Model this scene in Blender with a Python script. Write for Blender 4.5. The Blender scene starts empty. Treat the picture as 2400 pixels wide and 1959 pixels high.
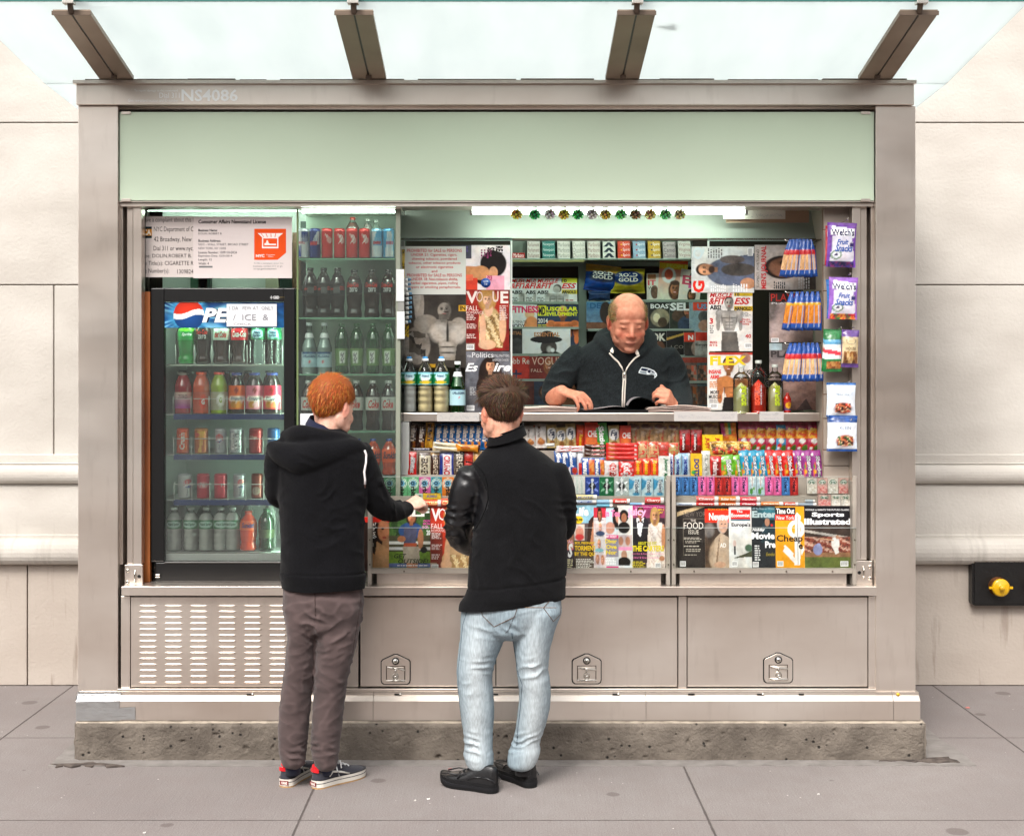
import bpy, bmesh, math, random
import numpy as np
from mathutils import Vector, Matrix, noise
random.seed(7); rng=np.random.default_rng(7)
S=bpy.context.scene
R=math.radians
# ---------------------------------------------------------------- camera, sky, sun, exposure
CAMD=6.0; EYE=1.68; FOC=3263.0; CX=1173.5; CY=869.0
cam=bpy.data.objects.new('camera',bpy.data.cameras.new('camera')); S.collection.objects.link(cam); S.camera=cam
cam.location=(0,-CAMD,EYE); cam.rotation_euler=(R(90),0,0)
cam.data.sensor_width=36; cam.data.lens=FOC/2400*36
cam.data.shift_x=(1200-CX)/2400; cam.data.shift_y=-(979.5-CY)/2400
cam.data.clip_start=.05; cam.data.clip_end=800
W=bpy.data.worlds.new('World'); S.world=W; W.use_nodes=True
nt=W.node_tree; bg=nt.nodes['Background']
sky=nt.nodes.new('ShaderNodeTexSky'); sky.sky_type='NISHITA'; sky.sun_disc=False
sky.sun_elevation=R(48); sky.sun_rotation=R(200); sky.air_density=1.0; sky.dust_density=3.0
hs=nt.nodes.new('ShaderNodeHueSaturation'); hs.inputs['Saturation'].default_value=.22
nt.links.new(sky.outputs[0],hs.inputs['Color'])
wm=nt.nodes.new('ShaderNodeMix'); wm.data_type='RGBA'; wm.blend_type='MULTIPLY'; wm.inputs[0].default_value=1
wm.inputs[7].default_value=(1.0,.97,.935,1)
nt.links.new(hs.outputs[0],wm.inputs[6]); nt.links.new(wm.outputs[2],bg.inputs[0]); bg.inputs[1].default_value=.15
sl=bpy.data.lights.new('sun','SUN'); sl.energy=1.0; sl.angle=R(18); sl.color=(1,.97,.93)
sun=bpy.data.objects.new('sun',sl); S.collection.objects.link(sun)
_az=R(200); _el=R(48)
sun.rotation_euler=(Vector((-math.sin(_az)*math.cos(_el)*-1,math.cos(_az)*math.cos(_el),math.sin(_el)))).to_track_quat('Z','Y').to_euler()
V=S.view_settings; V.view_transform='Standard'; V.look='None'; V.gamma=1; V.use_curve_mapping=False; V.exposure=1.3
S.cycles.use_denoising=True
S.cycles.max_bounces=10; S.cycles.transparent_max_bounces=24; S.cycles.transmission_bounces=8
S.cycles.caustics_reflective=False; S.cycles.caustics_refractive=False; S.cycles.sample_clamp_indirect=8
# ---------------------------------------------------------------- helpers
GAIN=1.0
def lin(c):
    if not isinstance(c,str): return tuple(c)[:3]
    c=c.lstrip('#'); 
    if len(c)==3: c=''.join(x*2 for x in c)
    o=[]
    for i in (0,2,4):
        v=int(c[i:i+2],16)/255
        o.append(v/12.92 if v<=.04045 else ((v+.055)/1.055)**2.4)
    return tuple(min(.86,x*GAIN) if GAIN!=1 else x for x in o)
def wx(px,Y): return (px-CX)*(CAMD+Y)/FOC
def wz(py,Y): return EYE-(py-CY)*(CAMD+Y)/FOC
class Zone:
    def __init__(s,x0,y0,k): s.x0,s.y0,s.k=x0,y0,k
    def x(s,a,Y): return wx(s.x0+a/s.k,Y)
    def z(s,b,Y): return wz(s.y0+b/s.k,Y)
    def p(s,a,b,Y): return Vector((s.x(a,Y),Y,s.z(b,Y)))
    def rect(s,a,b,c,d,Y): return s.x(a,Y),s.z(d,Y),s.x(c,Y),s.z(b,Y)   # x0,z0,x1,z1
D=Zone(0,0,.88625); Z3=Zone(270,460,3.472); Z4=Zone(270,900,3.472); Z5=Zone(660,460,2.553); Z6=Zone(900,540,3.858)
Z7=Zone(1160,460,3.339); Z8=Zone(1580,460,3.3375); R1=Zone(860,960,4.134); R2=Zone(1200,960,4.133); R3=Zone(1560,960,3.946)
R4=Zone(600,860,3.214); R5=Zone(1020,860,2.994); R6=Zone(620,1340,2.799); R7=Zone(160,1340,3.1); R8=Zone(1300,1340,1.9336)
V7=Zone(1300,640,5.106)
# ---- materials
MAT={}
def mat(name,rough=.5,metal=0,col=None,vcol=False,spec=.5,coat=0,bump=None,trans=0,sss=0,sheen=0,noisecol=None,alpha=1,aniso=0,build=None):
    m=bpy.data.materials.new(name); m.use_nodes=True; n=m.node_tree; b=n.nodes['Principled BSDF']
    b.inputs['Roughness'].default_value=rough; b.inputs['Metallic'].default_value=metal
    b.inputs['Specular IOR Level'].default_value=spec; b.inputs['Coat Weight'].default_value=coat
    b.inputs['Transmission Weight'].default_value=trans; b.inputs['Alpha'].default_value=alpha
    b.inputs['Anisotropic'].default_value=aniso
    if sss: b.inputs['Subsurface Weight'].default_value=sss; b.inputs['Subsurface Radius'].default_value=(.012,.005,.003); b.inputs['Subsurface Scale'].default_value=1
    if sheen: b.inputs['Sheen Weight'].default_value=sheen
    src=None
    if vcol:
        a=n.nodes.new('ShaderNodeVertexColor'); a.layer_name='Col'; src=a.outputs[0]
    elif col is not None:
        b.inputs['Base Color'].default_value=(*lin(col),1)
    tc=n.nodes.new('ShaderNodeTexCoord')
    if noisecol:   # (scale xyz, detail, c0, c1, lo, hi)
        sc,det,c0,c1,lo,hi=noisecol
        mp=n.nodes.new('ShaderNodeMapping'); mp.inputs['Scale'].default_value=sc; n.links.new(tc.outputs['Object'],mp.inputs[0])
        nz=n.nodes.new('ShaderNodeTexNoise'); nz.inputs['Scale'].default_value=1; nz.inputs['Detail'].default_value=det; n.links.new(mp.outputs[0],nz.inputs[0])
        rp=n.nodes.new('ShaderNodeValToRGB'); rp.color_ramp.elements[0].position=lo; rp.color_ramp.elements[1].position=hi
        rp.color_ramp.elements[0].color=(*lin(c0),1); rp.color_ramp.elements[1].color=(*lin(c1),1)
        n.links.new(nz.outputs[0],rp.inputs[0])
        if src is None: src=rp.outputs[0]
        else:
            mx=n.nodes.new('ShaderNodeMix'); mx.data_type='RGBA'; mx.blend_type='MULTIPLY'; mx.inputs[0].default_value=1
            n.links.new(src,mx.inputs[6]); n.links.new(rp.outputs[0],mx.inputs[7]); src=mx.outputs[2]
    if src is not None: n.links.new(src,b.inputs['Base Color'])
    if bump:       # (scale xyz, detail, strength, distance)
        sc,det,st,di=bump
        mp=n.nodes.new('ShaderNodeMapping'); mp.inputs['Scale'].default_value=sc; n.links.new(tc.outputs['Object'],mp.inputs[0])
        nz=n.nodes.new('ShaderNodeTexNoise'); nz.inputs['Scale'].default_value=1; nz.inputs['Detail'].default_value=det; n.links.new(mp.outputs[0],nz.inputs[0])
        bp=n.nodes.new('ShaderNodeBump'); bp.inputs['Strength'].default_value=st; bp.inputs['Distance'].default_value=di
        n.links.new(nz.outputs[0],bp.inputs['Height']); n.links.new(bp.outputs[0],b.inputs['Normal'])
    if build: build(n,b,tc)
    MAT[name]=m; return m
def emit(name,col,st):
    m=bpy.data.materials.new(name); m.use_nodes=True; b=m.node_tree.nodes['Principled BSDF']
    b.inputs['Base Color'].default_value=(.8,.8,.8,1); b.inputs['Emission Color'].default_value=(*lin(col),1); b.inputs['Emission Strength'].default_value=st
    MAT[name]=m
def thin(name,tint,gl,fac=None,rough=.02,haze=0):
    m=bpy.data.materials.new(name); m.use_nodes=True; n=m.node_tree; n.nodes.remove(n.nodes['Principled BSDF'])
    o=n.nodes['Material Output']; t=n.nodes.new('ShaderNodeBsdfTransparent'); t.inputs[0].default_value=(*lin(tint),1)
    g=n.nodes.new('ShaderNodeBsdfGlossy'); g.inputs['Roughness'].default_value=rough; g.inputs[0].default_value=(1,1,1,1)
    mx=n.nodes.new('ShaderNodeMixShader')
    if fac is None:
        lw=n.nodes.new('ShaderNodeLayerWeight'); lw.inputs[0].default_value=gl; n.links.new(lw.outputs['Fresnel'],mx.inputs[0])
    else: mx.inputs[0].default_value=fac
    n.links.new(t.outputs[0],mx.inputs[1]); n.links.new(g.outputs[0],mx.inputs[2]); 
    out=mx.outputs[0]
    if haze:   # haze of reflected street light, put in as a pale diffuse mix
        d=n.nodes.new('ShaderNodeBsdfDiffuse'); d.inputs[0].default_value=(.8,.86,.82,1); m2=n.nodes.new('ShaderNodeMixShader'); tc=n.nodes.new('ShaderNodeTexCoord'); z=n.nodes.new('ShaderNodeTexNoise'); z.inputs['Scale'].default_value=3.5; z.inputs['Detail'].default_value=5
        r=n.nodes.new('ShaderNodeMapRange'); r.inputs[1].default_value=.35; r.inputs[2].default_value=.7; r.inputs[3].default_value=haze*.55; r.inputs[4].default_value=haze*1.5; n.links.new(tc.outputs['Object'],z.inputs[0]); n.links.new(z.outputs[0],r.inputs[0]); n.links.new(r.outputs[0],m2.inputs[0]); n.links.new(out,m2.inputs[1]); n.links.new(d.outputs[0],m2.inputs[2]); out=m2.outputs[0]
    n.links.new(out,o.inputs[0]); MAT[name]=m
def steel_nodes(n,b,tc):
    # rolled-sheet tone drift, finger smears and grime, gentle waviness and a fine horizontal brush
    def nz(sc,det,src=tc.outputs['Object']):
        mp=n.nodes.new('ShaderNodeMapping'); mp.inputs['Scale'].default_value=sc; n.links.new(src,mp.inputs[0])
        z=n.nodes.new('ShaderNodeTexNoise'); z.inputs['Scale'].default_value=1; z.inputs['Detail'].default_value=det; n.links.new(mp.outputs[0],z.inputs[0]); return z
    a=nz((1.1,1.1,2.2),4)
    rp=n.nodes.new('ShaderNodeValToRGB'); e=rp.color_ramp.elements
    e[0].position=.32; e[0].color=(*lin('#d0c2b6'),1); e[1].position=.7; e[1].color=(*lin('#f0e8df'),1)
    n.links.new(a.outputs[0],rp.inputs[0])
    g=nz((26,26,5),7); r2=n.nodes.new('ShaderNodeMapRange'); r2.inputs[1].default_value=.56; r2.inputs[2].default_value=.76; r2.inputs[3].default_value=0; r2.inputs[4].default_value=.14; n.links.new(g.outputs[0],r2.inputs[0])
    mx=n.nodes.new('ShaderNodeMix'); mx.data_type='RGBA'; n.links.new(r2.outputs[0],mx.inputs[0]); n.links.new(rp.outputs[0],mx.inputs[6]); mx.inputs[7].default_value=(*lin('#9a8a7c'),1); n.links.new(mx.outputs[2],b.inputs['Base Color'])
    c=nz((3,3,7),6); mr=n.nodes.new('ShaderNodeMapRange'); mr.inputs[1].default_value=.3; mr.inputs[2].default_value=.7; mr.inputs[3].default_value=.28; mr.inputs[4].default_value=.34
    n.links.new(c.outputs[0],mr.inputs[0]); n.links.new(mr.outputs[0],b.inputs['Roughness'])
    d=nz((1.5,1.5,2.5),2); bp=n.nodes.new('ShaderNodeBump'); bp.inputs['Strength'].default_value=.05; bp.inputs['Distance'].default_value=.01; n.links.new(d.outputs[0],bp.inputs['Height'])
    n.links.new(bp.outputs[0],b.inputs['Normal'])
mat('steel',.38,.9,build=steel_nodes)
mat('chrome',.15,1,col='#d8d4cc')
mat('dark_steel',.5,.7,noisecol=((4,4,4),3,'#4a3f37','#6a5c50',.3,.7))
mat('tape',.28,.6,col='#a3a3a3',bump=((20,20,40),3,.5,.01))
mat('print',.33,vcol=True,spec=.4)
mat('paper',.85,vcol=True,spec=.2)
mat('foil',.27,vcol=True,spec=.6,bump=((60,60,90),2,.35,.004))
mat('plastic',.3,vcol=True)
mat('can',.28,.35,vcol=True,spec=.7)
mat('liquid',.08,vcol=True,spec=.6,coat=.5)
mat('skin',.58,vcol=True,sss=.05,spec=.3,bump=((330,330,330),4,.2,.0015),noisecol=((45,45,45),4,'#ecdcd6','#ffffff',.35,.65))
mat('hair',.6,vcol=True,spec=.25)
mat('cloth',.92,vcol=True,spec=.15,sheen=.15,bump=((700,700,700),2,.35,.0015))
mat('fleece',.95,vcol=True,spec=.1,sheen=.05,noisecol=((500,500,120),3,'#b0b0b0','#ffffff',.35,.65),bump=((600,600,600),2,.4,.002))
mat('leather',.38,vcol=True,spec=.55,bump=((90,90,90),5,.35,.004))
mat('denim',.85,vcol=True,spec=.2,noisecol=((190,190,30),3,'#dedede','#ffffff',.35,.65),bump=((900,900,900),2,.4,.0015))
mat('rubber',.55,vcol=True,spec=.3)
mat('wood',.6,noisecol=((18,18,2),5,'#6a3410','#a05a24',.3,.7))
mat('black',.35,col='#0b0b0c')
mat('matte_white',.6,col='#c9cbc6')
mat('shelf_metal',.5,.2,vcol=True)
def pgl(n,b,tc):
    pass
mat('green_glass',.12,spec=.6,noisecol=((.7,.7,1.2),3,'#d0e2c9','#dcecd4',.3,.7))
thin('front_glass',(.93,.985,.95),.25,rough=.08,haze=.03)
thin('clear',(.93,.97,.94),.12)
thin('acrylic',(.96,.97,.96),.12)
thin('fridge_glass',(.95,.97,.95),.3,rough=.12,haze=.03)
thin('bottle_clear',(.95,.97,.97),.25,rough=.08)
thin('bottle_green',(.25,.62,.30),.4,rough=.06)
thin('cabinet_glass',(.93,.985,.95),.2,rough=.05)
def canopy_glass():
    m=bpy.data.materials.new('frosted_glass'); m.use_nodes=True; n=m.node_tree; b=n.nodes['Principled BSDF']; o=n.nodes['Material Output']
    b.inputs['Base Color'].default_value=(.6,.68,.68,1); b.inputs['Roughness'].default_value=.08
    t=n.nodes.new('ShaderNodeBsdfTranslucent'); t.inputs[0].default_value=(.77,.82,.82,1)
    tc=n.nodes.new('ShaderNodeTexCoord'); mp=n.nodes.new('ShaderNodeMapping'); mp.inputs['Scale'].default_value=(5,1.2,1); n.links.new(tc.outputs['Object'],mp.inputs[0]); z=n.nodes.new('ShaderNodeTexNoise'); z.inputs['Scale'].default_value=1.5; z.inputs['Detail'].default_value=7; n.links.new(mp.outputs[0],z.inputs[0])
    rp=n.nodes.new('ShaderNodeValToRGB'); e=rp.color_ramp.elements; e[0].position=.3; e[0].color=(.725,.78,.785,1); e[1].position=.62; e[1].color=(.77,.82,.825,1); n.links.new(z.outputs[0],rp.inputs[0]); n.links.new(rp.outputs[0],t.inputs[0])
    mx=n.nodes.new('ShaderNodeMixShader'); mx.inputs[0].default_value=.8
    n.links.new(b.outputs[0],mx.inputs[1]); n.links.new(t.outputs[0],mx.inputs[2]); n.links.new(mx.outputs[0],o.inputs[0]); MAT['frosted_glass']=m
canopy_glass()
emit('tube','#e6fff0',12)
emit('tube_dim','#d8ffe8',30)
# ---- painter: a colour for every (u,v) in 0..1
def paint(U,Vv,ops,bgc='#ffffff'):
    C=np.empty(U.shape+(3,)); C[:]=lin(bgc)
    for op in ops:
        k=op[0]
        if k=='bg': C[:]=lin(op[1]); continue
        if k=='gr': 
            t=np.clip(Vv,0,1)[...,None]; C[:]=np.array(lin(op[1]))*(1-t)+np.array(lin(op[2]))*t; continue
        if k=='r':
            m=((U>=op[1])&(U<=op[3])&(Vv>=op[2])&(Vv<=op[4])).astype(float); c=op[5]
        elif k=='e':
            q=np.sqrt(((U-op[1])/op[3])**2+((Vv-op[2])/op[4])**2); sf=op[6] if len(op)>6 else .12
            m=np.clip((1-q)/max(sf,1e-3)+.5,0,1); c=op[5]
        elif k=='p':
            pts=op[1]; ins=np.zeros(U.shape,bool); j=len(pts)-1
            for i in range(len(pts)):
                xi,yi=pts[i]; xj,yj=pts[j]
                if yi!=yj: ins^=((yi>Vv)!=(yj>Vv))&(U<(xj-xi)*(Vv-yi)/(yj-yi)+xi)
                j=i
            m=ins.astype(float); c=op[2]
        elif k=='n':     # coarse speckle of colour inside a rect
            _,u0,v0,u1,v1,cols,cell=op; 
            q1=U+cell*1.3*(vnoise(U/cell*1.1,Vv/cell*1.1,3)-.5); q2=Vv+cell*1.3*(vnoise(U/cell*1.1+9,Vv/cell*1.1,4)-.5); cv=cell*.8
            gi=(np.floor(q1/cell)*7349+np.floor(q2/cv)*9151).astype(int)%997; idx=(gi*31%len(cols))
            pal=np.array([lin(x) for x in cols]); mm=((U>=u0)&(U<=u1)&(Vv>=v0)&(Vv<=v1))
            C[mm]=pal[idx][mm]; continue
        m=m[...,None]; C=C*(1-m)+np.array(lin(c))*m
    return C
def vnoise(x,y,seed=0):
    xi,yi=np.floor(x).astype(int),np.floor(y).astype(int); fx,fy=x-xi,y-yi; fx=fx*fx*(3-2*fx); fy=fy*fy*(3-2*fy)
    h=lambda a,b:((np.sin(a*127.1+b*311.7+seed*74.7)*43758.5453)%1.0)
    return (h(xi,yi)*(1-fx)+h(xi+1,yi)*fx)*(1-fy)+(h(xi,yi+1)*(1-fx)+h(xi+1,yi+1)*fx)*fy
def photo(U,Vv,ops,seed=0):
    C=paint(U,Vv,ops); a=1.35; n=vnoise(U*6+seed,Vv*6*a,seed)-.5+.6*(vnoise(U*15,Vv*15*a+seed,seed+1)-.5)+.5*(vnoise(U*38,Vv*38*a,seed+2)-.5)
    sat=np.clip(1.15-C.max(-1),.25,1); C=C*(1+.62*n*sat)[...,None]; w=(vnoise(U*9+3,Vv*9,seed+5)-.5)[...,None]*np.array([.10,.0,-.10]); return np.clip(C*(1+w),0,.88)
def head_ops(cx,cy,s,skin='#c08a66',hair='#2a1a12',long=1,tie=0,a=1.3):
    """a portrait head: s = head height in v units; a = page height / width"""
    w=s*a*.36; o=[]
    d=tuple(x*.55 for x in lin(skin)); l=tuple(min(1,x*1.25) for x in lin(skin))
    if long: o+=[('e',cx,cy-.12*s*long,w*1.45,s*(.55+.18*long),hair,.15)]
    else: o+=[('e',cx,cy+.1*s,w*1.12,s*.48,hair,.1)]
    o+=[('r',cx-w*.45,cy-s*.75,cx+w*.45,cy-s*.3,d),('e',cx,cy-.05*s,w*.98,s*.46,skin,.12),('e',cx-w*.3,cy,w*.5,s*.3,l,.6),('e',cx+w*.6,cy-.05*s,w*.4,s*.38,d,.9),('e',cx,cy-.42*s,w*.6,s*.09,d,.8),
        ('e',cx-w*.38,cy+.03*s,w*.27,s*.075,d,.8),('e',cx+w*.38,cy+.03*s,w*.27,s*.075,d,.8),('e',cx-w*.38,cy+.02*s,w*.16,s*.035,'#140c08',.5),('e',cx+w*.38,cy+.02*s,w*.16,s*.035,'#140c08',.5),
        ('e',cx-w*.38,cy+.12*s,w*.26,s*.022,hair,.5),('e',cx+w*.38,cy+.12*s,w*.26,s*.022,hair,.5),('e',cx+w*.08,cy-.08*s,w*.10,s*.11,d,.9),('e',cx,cy-.145*s,w*.17,s*.03,d,.7),('e',cx,cy-.27*s,w*.34,s*.045,'#8c3230',.5),('e',cx,cy-.268*s,w*.26,s*.012,'#e8d8d0',.5)]
    if long: o+=[('e',cx-w*.1,cy+.4*s,w*1.05,s*.17,hair,.3)]
    return o
def body_ops(cx,top,s,cloth,a=1.3,w=1.0):
    W_=s*a*.95*w
    return [('e',cx,top-s*.55,W_,s*.5,cloth,.08),('p',[(cx-W_*.98,top-s*.6),(cx+W_*.98,top-s*.6),(cx+W_*.8,top-s*3),(cx-W_*.8,top-s*3)],cloth)]
def muscle_ops(cx,top,s,skin='#b9926f',a=1.3,arms=1):
    d=tuple(x*.45 for x in lin(skin)); l=tuple(min(1,x*1.35) for x in lin(skin)); W_=s*a*1.0; o=[]
    for sg in (-1,1):
        o+=[('e',cx+sg*W_*1.0,top-.6*s,W_*.42,s*.42,skin,.15),('e',cx+sg*W_*1.12,top-1.15*s,W_*.27,s*.6,skin,.15),('e',cx+sg*W_*1.15,top-1.9*s,W_*.2,s*.5,skin,.15)]
    o+=[('p',[(cx-W_,top-.3*s),(cx+W_,top-.3*s),(cx+W_*.85,top-1.1*s),(cx+W_*.5,top-2.4*s),(cx-W_*.5,top-2.4*s),(cx-W_*.85,top-1.1*s)],skin)]
    for sg in (-1,1):
        o+=[('e',cx+sg*W_*.4,top-.78*s,W_*.4,s*.3,l,.5),('e',cx+sg*W_*.42,top-1.06*s,W_*.4,s*.06,d,.8),('e',cx+sg*W_*1.0,top-.5*s,W_*.25,s*.22,l,.7),
            ('e',cx+sg*W_*.78,top-1.2*s,W_*.06,s*.5,d,.8)]
        for i in range(3): o+=[('e',cx+sg*W_*.18,top-(1.35+.32*i)*s,W_*.15,s*.12,l,.6),('e',cx+sg*W_*.2,top-(1.51+.32*i)*s,W_*.2,s*.035,d,.8)]
    o+=[('e',cx,top-1.5*s,W_*.04,s*.8,d,.8)]
    return o
# ---- text
_TX={}
def textgeo(s,bold=0,shear=0,lh=1.0,sp=1.0):
    if s!='PEPSI': bold=min(bold,.042)
    k=(s,bold,shear,lh,sp)
    if k in _TX: return _TX[k]
    cu=bpy.data.curves.new('txt','FONT'); cu.body=s; cu.size=1; cu.offset=bold; cu.shear=shear; cu.resolution_u=2; cu.align_x='CENTER'; cu.space_line=lh; cu.space_character=sp
    ob=bpy.data.objects.new('txt',cu); me=bpy.data.meshes.new_from_object(ob)
    n=len(me.vertices); co=np.zeros(n*3); me.vertices.foreach_get('co',co); co=co.reshape(-1,3)[:,:2]
    fs=[tuple(p.vertices) for p in me.polygons]
    bpy.data.meshes.remove(me); bpy.data.objects.remove(ob); bpy.data.curves.remove(cu)
    if n: 
        mn=co.min(0); mx=co.max(0); r=(mx-mn); co=(co-mn)/np.where(r<1e-6,1,r); asp=r[0]/max(r[1],1e-6)
    else: asp=1
    _TX[k]=(co,fs,asp); return _TX[k]
# ---- mesh builder
ORIG={}
class MB:
    def __init__(s): s.v=[]; s.f=[]; s.m=[]; s.c=[]; s.mats=[]; s.sm=[]
    def mi(s,m):
        if m not in s.mats: s.mats.append(m)
        return s.mats.index(m)
    def add(s,vs,fs,m='print',col='#ffffff',smooth=False):
        b=len(s.v); s.v+= [tuple(v) for v in vs]; i=s.mi(m)
        for f in fs: s.f.append(tuple(b+k for k in f)); s.m.append(i); s.sm.append(smooth)
        if isinstance(col,np.ndarray): s.c+= [tuple(c) for c in col.reshape(-1,3)]
        else: s.c+= [lin(col)]*len(vs)
        return s
    def box(s,x0,x1,y0,y1,z0,z1,m='print',col='#ffffff',M=None):
        vs=[Vector((x,y,z)) for x in (x0,x1) for y in (y0,y1) for z in (z0,z1)]
        if M is not None: vs=[M@v for v in vs]
        return s.add(vs,[(0,1,3,2),(4,6,7,5),(0,4,5,1),(2,3,7,6),(0,2,6,4),(1,5,7,3)],m,col)
    def quad(s,pts,m='print',col='#fff'): return s.add(pts,[tuple(range(len(pts)))],m,col)
    def prism(s,pts,y0,y1,m='print',col='#fff'):   # pts (x,z), extruded along y
        n=len(pts); vs=[(x,y0,z) for x,z in pts]+[(x,y1,z) for x,z in pts]
        return s.add(vs,[tuple(range(n)),tuple(range(2*n-1,n-1,-1))]+[(i,n+i,n+(i+1)%n,(i+1)%n) for i in range(n)],m,col)
    def tube(s,path,r,m='print',col='#fff',n=8,cap=True,smooth=True):
        path=[Vector(p) for p in path]; rs=r if isinstance(r,(list,tuple)) else [r]*len(path); vs=[];fs=[]
        for i,p in enumerate(path):
            t=(path[min(i+1,len(path)-1)]-path[max(i-1,0)]).normalized()
            u=t.cross(Vector((0,0,1)) if abs(t.z)<.9 else Vector((0,1,0))).normalized(); w=t.cross(u)
            for k in range(n): a=2*math.pi*k/n; vs.append(p+(u*math.cos(a)+w*math.sin(a))*rs[i])
        for i in range(len(path)-1):
            for k in range(n): fs.append((i*n+k,i*n+(k+1)%n,(i+1)*n+(k+1)%n,(i+1)*n+k))
        if cap: fs+= [tuple(range(n))[::-1],tuple(range((len(path)-1)*n,len(path)*n))]
        return s.add(vs,fs,m,col,smooth)
    def lathe(s,prof,m='print',col='#fff',n=20,o=(0,0,0),cap=True,paintfn=None,closed=False):
        vs=[];fs=[];k=len(prof)
        for r,z in prof:
            for i in range(n): a=2*math.pi*i/n; vs.append((o[0]+r*math.sin(a),o[1]-r*math.cos(a),o[2]+z))
        for j in range(k-1):
            for i in range(n): fs.append((j*n+i,j*n+(i+1)%n,(j+1)*n+(i+1)%n,(j+1)*n+i))
        if cap: fs+= [tuple(range(n))[::-1],tuple(range((k-1)*n,k*n))]
        return s.add(vs,fs,m,col,True)
    def grid(s,nx,nz,fn,colf,m='print',smooth=True,back=None):
        u=np.linspace(0,1,nx+1); v=np.linspace(0,1,nz+1); U,Vv=np.meshgrid(u,v)
        C=colf(U,Vv) if callable(colf) else colf
        vs=[fn(a,b) for b in v for a in u]; w=nx+1
        fs=[(j*w+i,j*w+i+1,(j+1)*w+i+1,(j+1)*w+i) for j in range(nz) for i in range(nx)]
        return s.add(vs,fs,m,C if isinstance(C,np.ndarray) else C,smooth)
    def text(s,txt,fn,u0,v0,u1,v1,col='#000',m='print',bold=0,shear=0,lh=1.0,keep=False,rot=0,sp=1.0):
        """lettering fitted into the rect (u0,v0)-(u1,v1); fn maps (u,v) to a point; keep=True keeps the letters' own proportions (rect aspect in u/v must be metres)"""
        co,fs,asp=textgeo(txt,bold,shear,lh,sp)
        if len(co)==0: return s
        if keep:
            w,h=u1-u0,v1-v0; tw=h*asp
            if tw>w: h2=w/asp; v0+= (h-h2)/2; v1=v0+h2
            else: c=(u0+u1)/2; u0,u1=c-tw/2,c+tw/2
        vs=[]
        for a,b in co:
            if rot==1: a,b=b,1-a       # reads downwards
            elif rot==-1: a,b=1-b,a    # reads upwards
            elif rot==2: a,b=1-a,1-b
            vs.append(fn(u0+(u1-u0)*a,v0+(v1-v0)*b))
        return s.add(vs,fs,m,col)
def link(o): S.collection.objects.link(o); return o
def setp(o,label=None,cat=None,group=None,kind=None):
    for k,v in (('label',label),('category',cat),('group',group),('kind',kind)):
        if v: o[k]=v
    return o
def mk(name,mb,parent=None,origin=None,label=None,cat=None,group=None,kind=None,bevel=0,loc=None,local=False):
    """one mesh object. World-built geometry (default) is made relative to the root's origin."""
    v=np.array([tuple(p) for p in mb.v],dtype=float).reshape(-1,3)
    if parent is not None: o0=np.array(ORIG[parent.name])
    elif local: o0=np.zeros(3)
    elif origin is not None: o0=np.array(origin,dtype=float)
    else: o0=np.array([(v[:,0].min()+v[:,0].max())/2,(v[:,1].min()+v[:,1].max())/2,v[:,2].min()])
    me=bpy.data.meshes.new(name); me.from_pydata((v-o0).tolist(),[],mb.f); 
    for m in mb.mats: me.materials.append(MAT[m])
    me.polygons.foreach_set('material_index',mb.m); me.polygons.foreach_set('use_smooth',mb.sm)
    ca=me.color_attributes.new('Col','FLOAT_COLOR','POINT'); c=np.ones((len(v),4)); c[:,:3]=np.array(mb.c).reshape(-1,3); ca.data.foreach_set('color',c.ravel())
    me.update()
    o=link(bpy.data.objects.new(name,me))
    if parent is not None: o.parent=parent; ORIG[o.name]=ORIG[parent.name]
    else:
        o.location=loc if loc is not None else tuple(o0); ORIG[o.name]=tuple(o0)
    if bevel:
        b=o.modifiers.new('edge','BEVEL'); b.width=bevel; b.segments=2; b.limit_method='ANGLE'; b.harden_normals=False
    return setp(o,label,cat,group,kind)
def empty(name,loc,label=None,cat=None,group=None,kind=None,rz=0,local=False):
    o=link(bpy.data.objects.new(name,None)); o.location=loc; o.rotation_euler=(0,0,rz); ORIG[o.name]=(0,0,0) if local else tuple(loc)
    o.empty_display_size=.05
    return setp(o,label,cat,group,kind)
def copy_tree(o,parent=None):
    c=o.copy(); S.collection.objects.link(c); c.parent=parent
    for ch in list(o.children): copy_tree(ch,c)
    return c
ORD='first second third fourth fifth sixth seventh eighth ninth tenth eleventh twelfth thirteenth fourteenth fifteenth sixteenth'.split()
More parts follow.
